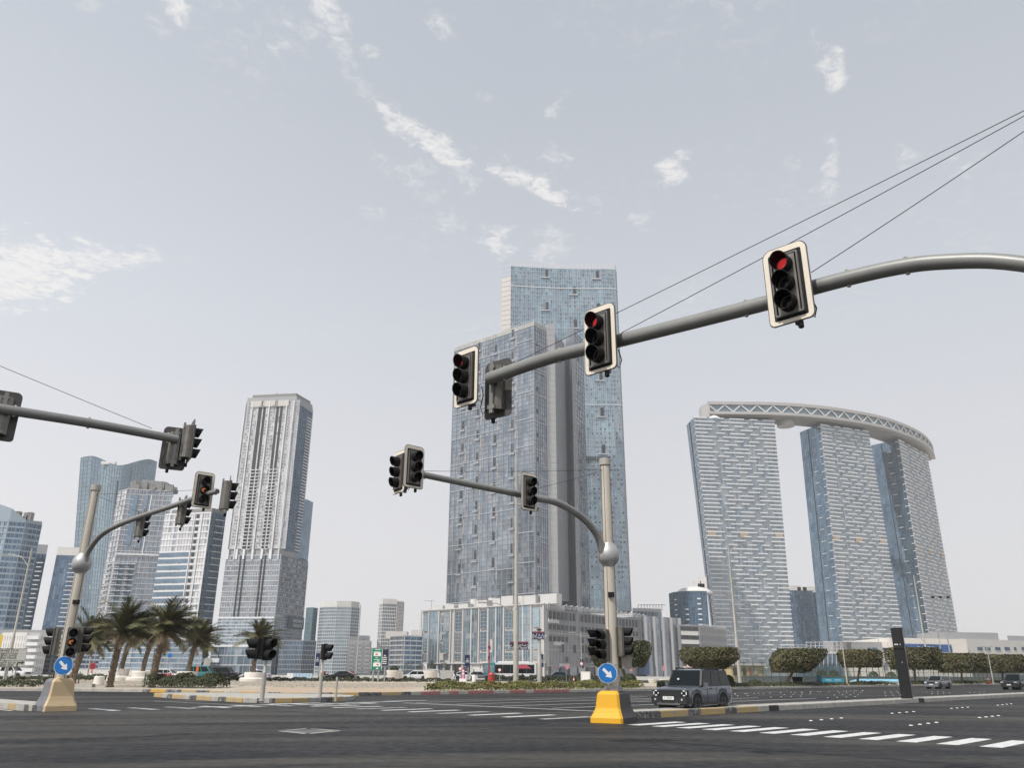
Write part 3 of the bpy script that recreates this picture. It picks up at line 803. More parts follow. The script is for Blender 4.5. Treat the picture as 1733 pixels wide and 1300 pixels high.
bay_window(750, 760, .60, .97); bay_window(750, 760, .20, .55)
for zf in (.80, .62, .43, .25): bay_window(744, 748, zf, zf + .13, 1)
bal_u = unit_box('podium_balcony', M_stone)
for zf in (.56, .18, .0):
    pput('balcony', bal_u, s_of(754), H0 + zf * HT, 1.0, 4.2, .4, 2.2); pput('balcony_rail', um[1], s_of(754), H0 + zf * HT + .9, 2.0, 4.2, 1.4, .08)
for x in (712, 725, 742, 762, 768, 783, 797, 810, 825.5, 839, 852.5, 870, 885, 899, 920):   # proud stone piers
    pput('pier', stone_u, s_of(x), H0 + HT / 2 + .2, .15, .9, HT + 1.6, .35)
jp = MB()
for r in range(1, 14):
    z = H0 + HT * r / 14
    for x0, x1 in ((707, 716), (742, 744), (760, 770), (806, 813), (867, 875), (913, 921)):
        a = onP(s_of(x0), z, .02) + POD.location; b = onP(s_of(x1), z, .02) + POD.location; jp.bar(a, b, .05, .06)
jp.build('stone_joint', M_joint, POD, kind='stuff')
pput('cornice', stone_u2, LA / 2, zp + .1, .35, LA + .6, .5, .9)
pput('plinth_band', stone_u2, LA / 2, zg + 6.7, .3, LA + .4, .5, .8)
for x in (714, 728, 741, 752, 765, 783, 798, 815, 838, 858, 886, 905, 919):
    pput('column', stone_u, s_of(x), zg + 3.2, -.6, 1.1, 6.4, 1.1)
for x0, x1, me in ((728, 736, um[6]), (744, 750, um[0]), (767, 771, dk_u), (775, 792, dk_u), (835, 853, dk_u), (858, 882, dk_u), (888, 904, um[6])):
    pput('shopfront', me, (s_of(x0) + s_of(x1)) / 2, zg + 3.2, -1.0, s_of(x1) - s_of(x0), 5.6, .2)
for x0, x1 in ((798, 835),): pput('blank_wall', stone_u2, (s_of(x0) + s_of(x1)) / 2, zg + 3.2, -.7, s_of(x1) - s_of(x0), 6.0, .3)
# terrace volumes between podium roof and tower: pale walls catching the sun, deep shade between
tv = [(727, 741, 5.0), (746, 762, 4.6), (768, 784, 5.5), (800, 818, 5.2), (828, 840, 6.0), (846, 866, 6.8), (885, 905, 6.2), (910, 938, 6.6)]
for x0, x1, h in tv:
    h *= .55 if x0 < 800 else .8
    s0_, s1_ = s_of(x0), s_of(x1)
    pput('terrace_wall', stone_u2, (s0_ + s1_) / 2, zp + h / 2, -3.0 - rnd.uniform(0, 3), s1_ - s0_, h, 5)
for x in (781, 812, 862, 898):                                # round columns carrying the tower
    p = onP(s_of(x), 0, -11) + POD.location
    MB().lathe([(2.6, zp - .5), (2.6, zb + .2)], (p.x, p.y, 0), 20).build('round_column', M_offw, POD, smooth=True)
ant = MB(); p = onP(s_of(724), zp, -2) + POD.location
ant.bar(p, p + Vector((0, 0, 6)), .25); ant.bar(p + Vector((-4.5, 0, 5.6)), p + Vector((2, 0, 6.0)), .3, .2); ant.build('roof_davit', M_mullg, POD)
for o_ in (plf,): pass
pput('fascia_mark', unit_box('fascia_mark', mat('sign_blue_text', (.45, .52, .65), .5)), s_of(786), zg + 5.0, -.8, 2.6, .6, .1)

# garage wing running back to the right behind vertical white slats
GW = tower('garage_wing', 'grey parking garage screened by thin vertical bars, right of the pale podium', 'building', pc)
ga = pc + dB * .5 + V2((.8, 0)); gb = pr_; LG = (gb - ga).length
zgt = zp - 1.2
core(GW, [ga + V2((.3, .8)), gb + V2((0, .8)), gb + V2((-30, 30)), ga + V2((-25, 20))], zg, zgt - 1.5, mat('garage_wall', (.25, .255, .265), .8, var=.12, vscale=.12), 'wall')
gn = nrm(ga, gb); angG = math.atan2(dB.y, dB.x)
def onG(s, z, o=0.0):
    p = ga + dB * s + gn * o; return Vector((p.x, p.y, z)) - GW.location
M_slat = mat('white_slat', (.50, .50, .51), .5, .2)
slat_me, open_me, band_me = unit_box('slat_unit', M_slat), unit_box('garage_opening_unit', M_dark), unit_box('band_unit', M_offw)
slm = MB()
ns = 80
for k in range(ns + 1):
    a = onG(LG * k / ns, zg + 5.4, .9) + GW.location; slm.bar(a, a + Vector((0, 0, zgt - zg - 4.0)), .16, .2)
slm.build('screen_bar', M_slat, GW, kind='stuff')
for zz_ in (zg + 5.3, zg + 13.5, zg + 22, zgt - .2):
    put('rail', slat_me, GW, TR(*onG(LG / 2, zz_, .8)) @ RZ(angG) @ SC(LG, .3, .25))
for lev, zf in enumerate((.87, .70, .53, .40, .24)):
    for k in range(28):
        s_ = LG * (k + .5) / 28
        if lev >= 2 and rnd.random() < (.35 if lev == 2 else .7): continue
        if k % 9 == 7: continue
        put('garage_opening', open_me, GW, TR(*onG(s_, zg + zf * (zgt - zg), .98)) @ RZ(angG) @ SC(2.0, .3, 4.2 if lev in (0, 3) else 2.8))
for k in range(3):
    put('parapet_band', band_me, GW, TR(*onG(6 + 5 * k, zg + (.79, .47, .15)[k] * (zgt - zg), .5)) @ RZ(angG) @ SC(10, .3, 2.2))
rq = MB()
for k in range(60):
    a = onG(LG * k / 60, zgt - 1.3, .6) + GW.location; rq.bar(a, a + Vector((0, 0, 2.6)), .14); 
    if k % 3 == 0: rq.bar(a + Vector((0, 0, 2.4)), a + Vector((1.4, -1.2, 2.9)), .2, .5)
rq.bar(onG(0, zgt + 1.0, .6) + GW.location, onG(LG, zgt + 1.0, .6) + GW.location, .15)
rq.build('roof_railing', M_slat, GW, kind='stuff')
for k, m in enumerate(((.20, .22, .24), (.05, .06, .08), (.3, .3, .32), (.45, .44, .42), (.06, .06, .07), (.4, .4, .4))):
    put('shopfront', unit_box('shop_%d' % 1, mat('shop_tone_%s' % 'abcdef'[k], m, .25)), GW, TR(*onG(6 + 9 * k, zg + 2.6, .9)) @ RZ(angG) @ SC(7, .3, 4.6))
M_pink = mat('sign_pink', (.75, .18, .30), .5)
def gtext(s_, body, sz, z, m): text(body, sz, m, GW, TR(*onG(s_, z, 1.15)) @ RZ(angG) @ Matrix.Rotation(R(90), 4, 'X'))
for s_, w_ in ((5, 4.2), (16, 3.0)):
    for k in range(4): put('sign_stroke', unit_box('sign_stroke', M_pink), GW, TR(*onG(s_ - w_ / 2 + w_ * k / 3, zg + 4.5 + .25 * (k % 2), 1.15)) @ RZ(angG) @ Matrix.Rotation(.5 - .3 * k, 4, 'Y') @ SC(w_ * .36, .1, .38))
# block with pale ribs at the end of the garage
RB = tower('ribbed_building', 'dark glazed block with five pale vertical ribs at the end of the garage', 'building', pr_)
ra, rb = corner(1092, 1080, 532), corner(1150, 1080, 552)
zr = zat(1092, 1043, 532)
core(RB, [ra, rb, rb + V2((-10, 40)), ra + V2((-20, 30))], zg, zr, mat('ribbed_wall', (.16, .17, .19), .4, .2), 'wall')
fr = facade(RB, ra, rb, zg, zr, 18, 9, 'grey', vw=.08, hw=.12, dep=.1, seed=31, frame=M_mullg, inset=.05)
for k in range(5):
    rbm = MB(); a = fr(k / 4, 0, .7); b = fr(k / 4, 1, .7)
    rbm.tube([a, b], [1.25, 1.25], 10); rbm.build('rib', M_sail, RB, smooth=True)
for k in range(3): MB().box(P(1086.6 + 2.3 * k, 1112 - .6 * (k % 2), 528), (.75, .3, 1.7 - .4 * (k % 2))).build('sign_mark', mat('sign_white_blue', (.4, .6, .85), .5), RB)
MB().box(P(1089, 1121, 530), (7, 1, 15)).build('sign_panel', mat('navy_panel', (.02, .05, .12), .4), RB)
# second parking deck further right
GD = tower('parking_deck', 'open white parking deck with dark strip openings, beyond the ribbed block', 'building', rb)
da, db, dc = corner(1152, 1080, 545), corner(1182, 1080, 552), corner(1229, 1080, 590)
zd = zat(1170, 1055, 548)
core(GD, [da + V2((0, .6)), db + V2((0, .6)), dc + V2((0, .6)), dc + V2((-10, 40)), da + V2((-10, 40))], zg, zd - 1, M_grey, 'wall')
def strip(a, b, z, h, me, nm, o):
    c = (a + b) / 2 + nrm(a, b) * o; put(nm, me, GD, TR(c.x - GD.location.x, c.y - GD.location.y, z - GD.location.z) @ RZ(math.atan2((b - a).y, (b - a).x)) @ SC((b - a).length * .97, .4, h))
for k in range(5):
    z = zg + 5 + k * (zd - zg - 6) / 5
    strip(da, db, z, 2.6, band_me, 'parapet_band', .5)
    for q in range(3): strip(lerp(da, db, q / 3 + .02), lerp(da, db, (q + 1) / 3 - .02), z + 3.0, 2.6, open_me, 'deck_opening', .2)
    for q in range(11):
        if k < 2 and q % 2: continue
        strip(lerp(db, dc, q / 11 + .025), lerp(db, dc, (q + 1) / 11 - .035), z + 3, 3.2, open_me, 'deck_opening', .3)
sb = MB()
for q in range(45):
    a = lerp(db, dc, q / 44) + nrm(db, dc) * .8; sb.bar((a.x, a.y, zg + 6), (a.x, a.y, zd), .2, .3)
sb.build('screen_bar', M_slat, GD, kind='stuff')
# ================================================================== three slabs joined by a sky bridge (right)
GZ = 226.0
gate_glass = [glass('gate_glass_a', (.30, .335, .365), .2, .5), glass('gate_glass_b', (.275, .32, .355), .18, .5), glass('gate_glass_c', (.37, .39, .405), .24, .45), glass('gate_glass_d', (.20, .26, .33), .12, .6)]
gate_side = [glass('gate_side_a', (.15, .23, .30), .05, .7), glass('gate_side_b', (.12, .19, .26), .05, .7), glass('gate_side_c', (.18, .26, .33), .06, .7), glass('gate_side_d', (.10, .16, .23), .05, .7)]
M_ledge = mat('white_ledge', (.74, .745, .75), .45)
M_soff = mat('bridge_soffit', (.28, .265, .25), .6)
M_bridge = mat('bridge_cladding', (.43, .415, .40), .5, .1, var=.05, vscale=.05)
ledge_me = unit_box('ledge_unit', M_ledge)
tan_me = unit_box('tan_panel_unit', mat('tan_panel', (.42, .34, .26), .7))
Ygate = 704
def gate_tower(label, bot, top, sidep, sidet, seed, rows=62, nstr=290, skipside=False):
    # bot, top: (left, right) corners of the front; sidep, sidet: outer corner of the left side face
    g = tower('gate_tower', label, 'tower', ((bot[0].x + bot[1].x) / 2, (bot[0].y + bot[1].y) / 2), 'slab towers under the sky bridge')
    bk = V2((-8, 34)) if seed > 1 else V2((-2, 34))
    bl, br = bot; tl, tr = top
    core(g, [bl + V2((.2, .5)), br + V2((-.2, .5)), br + bk, sidep + V2((.4, .2))], .5, GZ, M_grey, 'wall', [tl + V2((.2, .5)), tr + V2((-.2, .5)), tr + bk, sidet + V2((.4, .2))])
    f = facade(g, bl, br, .6, GZ, 40, rows, gate_glass, tl, tr, frame=mat('gate_mullion', (.30, .33, .36), .4, .4), vw=.10, hw=.22, dep=.10, tilt=.004, seed=seed, wts=(5, 4, 3, 2))
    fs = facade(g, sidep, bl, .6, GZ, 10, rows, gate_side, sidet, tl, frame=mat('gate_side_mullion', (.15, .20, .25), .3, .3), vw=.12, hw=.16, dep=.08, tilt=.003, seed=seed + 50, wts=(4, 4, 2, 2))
    rr = random.Random(seed)
    W = (br - bl).length
    n = 0
    for j in range(1, rows):
        if j in (int(rows * .525), int(rows * .525) + 1, int(rows * .525) - 1) and seed < 9: pass
        w = (j + .95) / rows
        if w > 1: continue
        ph = j % 4
        segs = {0: [(0, .25), (.33, .66), (.74, 1)], 1: [(0, .17), (.27, .38), (.45, .63), (.70, .80), (.86, 1)], 2: [(0, .22), (.33, .49), (.57, .72), (.82, 1)], 3: [(0, .20), (.26, .40), (.48, .58), (.66, .78), (.84, 1)]}[ph]
        sh = rr.uniform(-.02, .02)
        for (u0, u1) in segs:
            u0 = max(0, u0 + (sh if u0 > 0 else 0)); u1 = min(1, u1 + (sh if u1 < 1 else 0))
            a = f(u0, w, .55); b = f(u1, w, .55); c = (a + b) / 2 - g.location
            put('ledge', ledge_me, g, TR(*c) @ RZ(math.atan2(b.y - a.y, b.x - a.x)) @ SC((b - a).length, .9, .88))
    w0 = .525
    for u in (.07, .48, .93):
        a = f(u, w0, .6) - g.location
        put('tan_panel', tan_me, g, TR(*a) @ RZ(math.atan2(br.y - bl.y, br.x - bl.x)) @ SC(W * .11, .5, 5.6))
    ang = math.atan2(bl.y - sidep.y, bl.x - sidep.x)
    for k in range(20):
        a = fs(.62, (k * 3 + 2) / rows, .4) - g.location
        put('side_ledge', ledge_me, g, TR(*a) @ RZ(ang) @ SC(5.0, .7, .5))
    for k in range(int(rows / 2)):
        a = fs(.99, (k * 2 + 1.4) / rows, .6) - g.location
        put('corner_ledge', ledge_me, g, TR(*a) @ RZ(ang) @ SC(rr.choice((3, 4, 5.5)), .8, .6))
    dk = MB(); dk.bar(fs(.4, 0, .1), fs(.4, 1, .1), .9, .5); dk.build('shadow_joint', M_dark, g)
    return g, f
def q(px, py, Y): return corner(px, py, Y)
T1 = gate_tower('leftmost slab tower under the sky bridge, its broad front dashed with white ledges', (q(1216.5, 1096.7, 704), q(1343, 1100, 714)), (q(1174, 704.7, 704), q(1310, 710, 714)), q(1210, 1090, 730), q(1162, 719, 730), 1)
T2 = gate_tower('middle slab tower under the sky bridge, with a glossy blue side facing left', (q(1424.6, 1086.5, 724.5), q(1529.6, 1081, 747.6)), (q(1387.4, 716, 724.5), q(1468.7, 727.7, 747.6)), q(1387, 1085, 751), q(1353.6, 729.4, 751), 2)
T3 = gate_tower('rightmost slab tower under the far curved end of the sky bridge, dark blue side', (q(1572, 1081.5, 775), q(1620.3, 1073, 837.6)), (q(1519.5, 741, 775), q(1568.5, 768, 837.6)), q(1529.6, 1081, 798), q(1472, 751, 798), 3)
# sky bridge: one long arc lying on the three towers
BR = tower('sky_bridge', 'long curved sky bridge with zigzag truss lying on top of the three slab towers', 'bridge', (300, 730))
ctrl = [(184, 709), (250, 711), (300, 722), (352, 744), (392, 771), (430, 806), (458, 842), (474, 869)]
def spline(pts, n):
    out = []; pts = [Vector(p) for p in pts]
    for i in range(len(pts) - 1):
        p0, p1, p2, p3 = pts[max(i - 1, 0)], pts[i], pts[i + 1], pts[min(i + 2, len(pts) - 1)]
        for k in range(n):
            t = k / n
            out.append(.5 * ((2 * p1) + (-p0 + p2) * t + (2 * p0 - 5 * p1 + 4 * p2 - p3) * t * t + (-p0 + 3 * p1 - 3 * p2 + p3) * t ** 3))
    out.append(pts[-1]); return out
fr_ = spline(ctrl, 6)
cen = Vector((210, 930))
fr_ = resample([tuple(p) for p in fr_], 7.0) + [fr_[-1]]
def inn(p, d): return p + (cen - p).normalized() * d
Zb, Zt = GZ + 4.5, GZ + 17.0
m0, m1, m2, m3 = MB(), MB(), MB(), MB()
for i, (a, b) in enumerate(zip(fr_[:-1], fr_[1:])):
    def ring(o0, o1, z0_, z1_, mb, mi=0):
        A0, A1, B0, B1 = inn(a, o0), inn(a, o1), inn(b, o0), inn(b, o1)
        mb.add([(A0.x, A0.y, z0_), (B0.x, B0.y, z0_), (B1.x, B1.y, z0_), (A1.x, A1.y, z0_), (A0.x, A0.y, z1_), (B0.x, B0.y, z1_), (B1.x, B1.y, z1_), (A1.x, A1.y, z1_)],
               [(0, 1, 2, 3), (4, 7, 6, 5), (0, 4, 5, 1), (3, 2, 6, 7)], mi)
    ring(-1.2, 26, Zt - 3.0, Zt, m0); ring(-1.6, 26, Zb, Zb + 2.6, m1); ring(.6, 25, Zb + 2.6, Zt - 3.0, m2)
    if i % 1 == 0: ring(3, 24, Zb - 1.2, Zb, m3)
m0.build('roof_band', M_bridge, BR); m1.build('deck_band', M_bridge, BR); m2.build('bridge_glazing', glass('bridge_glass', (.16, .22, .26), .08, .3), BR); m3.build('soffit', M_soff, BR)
tm = unit_box('truss_unit', mat('truss_white', (.66, .64, .61), .5))
np_ = 46
tp = resample([tuple(p) for p in fr_], sum((b - a).length for a, b in zip(fr_[:-1], fr_[1:])) / np_ - .001)
for k in range(len(tp) - 1):
    a, b = inn(tp[k], -.2), inn(tp[k + 1], -.2)
    lo, hi = Zb + 2.6, Zt - 3.0
    za, zc = (hi, lo) if k % 2 == 0 else (lo, hi)
    A_, B_ = Vector((a.x, a.y, za)) - BR.location, Vector((b.x, b.y, zc)) - BR.location
    t = B_ - A_; c = (A_ + B_) / 2
    put('truss_bar', tm, BR, TR(*c) @ t.to_track_quat('X', 'Z').to_matrix().to_4x4() @ SC(t.length, .7, 1.1))
e0, e1 = fr_[0], inn(fr_[0], 24)
MB().prism([tuple(e0 + V2((-5, 7))), tuple(e0 + V2((1, -1))), tuple(e1), tuple(e1 + V2((-7, -3)))], Zb - 2, Zt - 1.5).build('end_block', M_bridge, BR)
# round opening rings hanging beneath the soffit
for (px, py, Yr) in ((1333, 712, 722),):
    p = P(px, py, Yr); MB().lathe([(7.6, Zb - 5.5), (8.2, Zb - 5.5), (8.2, Zb - 1.0), (7.6, Zb - 1.0)], (p.x, p.y + 6, 0), 24).build('skylight_ring', M_bridge, BR, smooth=True)
    MB().lathe([(7.4, Zb - 5.2), (7.4, Zb - 5.0)], (p.x, p.y + 6, 0), 24).build('skylight_glass', gate_side[3], BR)
# plant floors between tower roofs and bridge
for t_, pts in ((T1, (q(1190, 704, 716), q(1300, 708, 722))), (T2, (q(1395, 715, 738), q(1462, 725, 757))), (T3, (q(1525, 742, 790), q(1560, 760, 838)))):
    a, b = pts
    MB().prism([tuple(a), tuple(b), tuple(b + V2((-4, 16))), tuple(a + V2((-4, 16)))], GZ, Zb).build('plant_floor', M_beige, t_[0])
    for k in range(4):
        c = lerp(a, b, (k + .5) / 4); MB().box((c.x, c.y - .3, GZ + 2.4), (4.5, .8, 3.8), 0, math.atan2((b - a).y, (b - a).x)).build('louvre', M_dark, t_[0])
tent = P(1209, 702, 708)
MB().lathe([(7, GZ), (6.2, GZ + 1.2), (3, GZ + 4), (.3, GZ + 6.5)], (tent.x, tent.y + 4, 0), 14).build('roof_canopy', M_white, T1[0])
# ================================================================== towers on the left
# twin-shaft tower with pale front (two deep slots down its face)
rc_, rl_, rr_ = corner(502, 680, 430), corner(417, 680, 434), corner(529, 690, 446)
RA = tower('stepped_tower', 'tall pale silver tower with two dark slots down its front and wider lower half', 'tower', rc_)
zr1, zr0 = zat(502, 670, 430), zat(476, 938, 430)
rbk = V2((2.5, 26))
core(RA, [rl_ + V2((.3, .4)), rc_ + V2((-.3, .4)), rr_ + V2((-.4, .2)), rr_ + V2((-3, 14)), rl_ + V2((2, 24))], zr0, zr1, M_grey)
dL = (rc_ - rl_).normalized(); LL = (rc_ - rl_).length
slots = ((.275, .345), (.375, .425), (.645, .695), (.725, .775))
def slotted(i, j): return any(a <= (i + .5) / 40 <= b for a, b in slots)
fR = facade(RA, rl_, rc_ - dL * 1.2, zr0 + 3, zr1 - 3, 40, 46, 'silver', vw=.10, hw=.12, dep=.12, seed=41, skip=slotted, tilt=.01, frame=mat('silver_mullion', (.56, .56, .57), .45, .2))
for u in (.0, .15, .5, .86, 1.0):
    MB().bar(fR(u, -.07, .5), fR(u, 1.0, .5), .55, .8, up=(0, -1, 0)).build('fin', M_white, RA)
for a_, b_ in slots:
    c = fR((a_ + b_) / 2, .77, -.05); MB().box(c, (LL * (b_ - a_), .5, (zr1 - zr0) * .44), 0, math.atan2(dL.y, dL.x)).build('dark_slot', M_dark, RA)
cell = unit_box('balcony_cell', M_dark); rail_u = unit_box('balcony_rail_unit', GL['blue'][1]); flr = unit_box('balcony_floor_unit', M_white)
angR = math.atan2(dL.y, dL.x)
for (a_, b_) in slots:
    for k in range(24):
        c = fR((a_ + b_) / 2, .01 + k * .0228, .02) - RA.location
        put('balcony_opening', cell, RA, TR(c.x, c.y, c.z) @ RZ(angR) @ SC(LL * (b_ - a_) * .8, .3, 1.9))
        put('balcony', flr, RA, TR(c.x, c.y - .3, c.z - 1.2) @ RZ(angR) @ SC(LL * (b_ - a_) * 1.05, .8, .35))
dk = MB()
for j in range(46):
    for u in (.075, .12, .20, .45, .55, .60, .80, .92):
        if rnd.random() < .72:
            p = fR(u, (j + .5) / 46, .06); dk.box(p, (.75, .12, .85), 0, angR)
dk.build('opening_light', mat('window_grey', (.16, .165, .18), .25), RA, kind='stuff')
fR2 = facade(RA, rc_ - dL * 1.2, rc_ + V2((1.6, 1.4)), zr0 + 3, zr1 - 2, 3, 46, 'silver', vw=.08, hw=.12, dep=.1, seed=42)
fR3 = facade(RA, rc_ + V2((1.6, 1.4)), rr_, zr0 + 3, zr1 - 5, 8, 46, 'dark', vw=.12, hw=.14, dep=.12, seed=43, frame=M_mullg)
for k in range(44):
    c = fR3(.80, (k + .4) / 46, .1) - RA.location; put('balcony', flr, RA, TR(*c) @ RZ(math.atan2((rr_ - rc_).y, (rr_ - rc_).x)) @ SC(4.6, 1.0, .4))
# crown
MB().prism([tuple(rl_ + V2((2.8, 1.2))), tuple(rc_ + V2((-1, 1.2))), tuple(rr_ + V2((-1.5, 0))), tuple(rl_ + V2((4, 18)))], zr1 - .5, zr1 + 2.0).build('crown', M_conc2, RA)
for u in (.22, .5, .78): MB().box(fR(u, .985, .35), (6.6, .7, 3.6), 0, angR).build('crown_screen', M_beige, RA)
for u in (.35, .62): MB().box(fR(u, .965, .3), (3.2, .9, 1.0), 0, angR).build('crown_beam', M_conc2, RA)
cr = MB(); p = fR(.45, 1, -4); cr.bar(p + Vector((0, 0, 0)), p + Vector((0, 0, 5.6)), .5); cr.bar(p + Vector((-5.5, 0, 5.3)), p + Vector((2.6, 0, 5.3)), .4, .4); cr.bar(p + Vector((2.5, 0, 5.3)), p + Vector((2.7, 0, 7)), .4); cr.build('roof_davit', M_mullg, RA)
MB().prism([tuple(rr_ + V2((-2, -1.5))), tuple(rr_ + V2((1.6, 1))), tuple(rr_ + V2((3.2, 9))), tuple(rr_ + V2((-3, 9)))], zr0, zat(523, 845, 446)).build('side_shaft', GL['dark'][3], RA)
# open belt floor with piers, then the wider lower half
for u in (.02, .19, .33, .50, .68, .84): MB().box(fR(u, -.035, .3), (1.1, 1.0, 5.2), 0, angR).build('belt_pier', M_white, RA)
lr_ = corner(522, 940, 456)
core(RA, [rl_ + V2((-.2, .3)), rc_ + V2((.0, .3)), lr_ + V2((-.3, .2)), lr_ + V2((-4, 18)), rl_ + V2((1, 28))], .5, zr0, M_grey, 'lower_wall')
zm = zat(470, 1046, 430); zm0 = 15.0
fL = facade(RA, rl_ + V2((-.2, -.1)), rc_ + V2((.2, -.1)), zm, zr0 - .5, 24, 12, 'grey', vw=.13, hw=.5, dep=.2, seed=44, wts=(2, 5, 1, 5), tilt=.01)
fL2 = facade(RA, rc_ + V2((.2, -.1)), lr_, zm, zr0 - .5, 16, 12, 'grey', vw=.12, hw=.5, dep=.2, seed=45, wts=(4, 2, 4, 2), frame=M_mullg)
for u in (.27, .345, .66, .72): MB().bar(fL(u, 0, .3), fL(u, 1, .3), .7, .5, up=(0, -1, 0)).build('dark_strip', M_dark, RA)
ol = MB()
for j in range(12):
    for i in range(24):
        if rnd.random() < .38: ol.box(fL((i + .5) / 24, (j + .45) / 12, .1), (.7, .14, 1.3), 0, angR)
    for i in range(16):
        if rnd.random() < .32: ol.box(fL2((i + .5) / 16, (j + .45) / 12, .1), (.7, .14, 1.3), 0, 1.0)
ol.build('opening_light', mat('window_pale', (.40, .41, .43), .3), RA, kind='stuff')
fB = facade(RA, rl_ + V2((-.2, -.3)), rc_ + V2((.2, -.3)), zm0, zm, 20, 8, 'blue', vw=.10, hw=.55, dep=.35, seed=46, wts=(4, 4, 3, 2), frame=M_mull, vside=2)
fB2 = facade(RA, rc_ + V2((.2, -.3)), lr_ + V2((.3, -.3)), zm0, zm, 16, 8, 'grey', vw=.10, hw=.4, dep=.2, seed=47, frame=M_mullg)
fC = facade(RA, rl_ + V2((-1.5, -1.2)), rc_ + V2((1, -1.2)), .6, zm0 - .6, 18, 3, 'blue', vw=.14, hw=.5, dep=.25, seed=48, frame=M_mull, vside=2)
fC2 = facade(RA, rc_ + V2((1, -1.2)), lr_ + V2((1.2, -1)), .6, zm0 - .6, 16, 3, 'blue', vw=.14, hw=.4, dep=.2, seed=49, frame=M_mullg, vside=2)
core(RA, [rl_ + V2((-1.5, -1)), rc_ + V2((.9, -1)), lr_ + V2((1, -.8)), lr_ + V2((0, 5)), rl_ + V2((0, 5))], .5, zm0, M_grey, 'podium_wall')
MB().bar(fB(0, 1, .2), fB(1, 1, .2), 1.0, .8).build('cornice', M_white, RA); MB().bar(fC(0, 1, .2), fC(1, 1, .2), 1.0, .8).build('cornice', M_white, RA)
sgA = fL2(.42, -.1, .5)
angS = math.atan2((lr_ - rc_).y, (lr_ - rc_).x)
sg = fB2(.72, .885, .6)
MB().box(sg, (15.5, .4, 6.2), 0, angS).build('sign_board', mat('sign_teal_dark', (.035, .06, .075), .4), RA)
MS = Matrix.Translation(sg - RA.location + V2((.25, -.12)).to_3d()) @ RZ(angS) @ Matrix.Rotation(R(90), 4, 'X')
text('RADIANT', 2.5, mat('sign_letter', (.62, .64, .66), .5), RA, MS @ TR(1.2, .9, .3)); text('HEIGHTS', 2.3, mat('sign_letter', (.62, .64, .66), .5), RA, MS @ TR(.8, -1.5, .3))

# generic slab tower helper
def slab_tower(name, label, pts, z0, z1, pal, ncs, nr, frame, seed, hw=.3, vw=.12, wallm=None, back_=(0, 26), vside=1, wts=(5, 3, 2, 1), dep=.18, group=None, tilt=.006, cat='tower'):
    t = tower(name, label, cat, pts[0], group)
    rad = lambda p: p * (1 + back_[1] / p.length)
    poly = [p + V2((0, .35)) for p in pts] + [rad(pts[-1]) + V2((-.4, 0)), rad(pts[0]) + V2((.4, 0))]
    core(t, poly, .5, z1 - .3, wallm or M_grey)
    fs = [facade(t, a, b, z0, z1, n, nr, pal[i] if isinstance(pal, list) else pal, frame=frame[i] if isinstance(frame, list) else frame, hw=hw, vw=vw, seed=seed + i, vside=vside, wts=wts, dep=dep, tilt=tilt) for i, (a, b, n) in enumerate(zip(pts[:-1], pts[1:], ncs))]
    return t, fs
# white and blue banded block left of the pale tower
wl_, wc_, wr_ = corner(280, 872, 447), corner(358, 868, 440), corner(382, 871, 447)
zw = zat(358, 868, 440)
WT, wf = slab_tower('banded_block', 'mid-height block with white upper floors over blue bands, left of the pale tower', [wl_, wc_, wr_], 1, zw, ['silver', 'dark'], (16, 8), 24, [M_white, mat('side_mullion', (.13, .17, .21), .4, .3)], 61, hw=.8, vw=.12, vside=1, wts=(1, 1, 1, 1), dep=.3)
lb = MB(); lbd = MB()
a0_, a1_ = .0, .62
for j in range(24):
    zf = j / 24
    if zf < .74: 
        A_, B_ = wf[0](0, (j + .56) / 24, .3), wf[0](.66, (j + .56) / 24, .3); lb.bar(A_, B_, .2, (zw / 24) * .62)
lb.build('blue_band', GL['dark'][3], WT)
for u in (.66, .82, 1.0): MB().bar(wf[0](u, 0, .4), wf[0](u, 1, .4), .5, .7, up=(0, -1, 0)).build('fin', M_white, WT)
for j in range(24):
    c = wf[0](.73, (j + .5) / 24, .35) - WT.location; put('balcony_opening', cell, WT, TR(*c) @ RZ(math.atan2((wc_ - wl_).y, (wc_ - wl_).x)) @ SC(1.4, .4, 1.9))
for j in range(1, 24):
    c = wf[1](.65, j / 24, .3) - WT.location; put('side_ledge', flr, WT, TR(*c) @ RZ(math.atan2((wr_ - wc_).y, (wr_ - wc_).x)) @ SC(5.5, .8, .35))
MB().prism([tuple(wl_ + V2((2, 3))), tuple(wc_ + V2((-1, 3))), tuple(wr_ + V2((-1, 4))), tuple(wl_ + V2((4, 18)))], zw, zw + 3.2).build('roof_plant', M_conc2, WT)
MB().box(P(305, 1118, 432), (40, 2, 2)).build('canopy', M_white, WT)

# raw topped grey tower behind the palms
kl, kc, kr_ = corner(200, 838, 500), corner(216, 828, 492), corner(294, 824, 498)
zk = zat(216, 828, 492)
KT, kf = slab_tower('unfinished_tower', 'grey tower with raw unfinished roof edge and pale grid, behind the tallest palms', [kl, kc, kr_], 1, zk, ['silver', 'grey'], (6, 22), 34, M_mull, 71, hw=.45, vw=.22, vside=2, wts=(3, 3, 3, 3), dep=.35)
rt2 = random.Random(5); rb = MB()
for k in range(46):
    u = rt2.uniform(.02, .98); p = kf[1](u, 1, -rt2.uniform(.5, 9)); h = rt2.uniform(1.0, 6.5)
    rb.box((p.x, p.y, zk + h / 2), (rt2.uniform(.8, 5), rt2.uniform(.8, 3), h), 0, .1)
rb.build('roof_frame', M_conc2, KT, kind='stuff')
MB().prism([tuple(kc + V2((5, 6))), tuple(kr_ + V2((-8, 6))), tuple(kr_ + V2((-8, 20))), tuple(kc + V2((5, 20)))], zk, zk + 7.5).build('roof_plant', M_grey, KT)
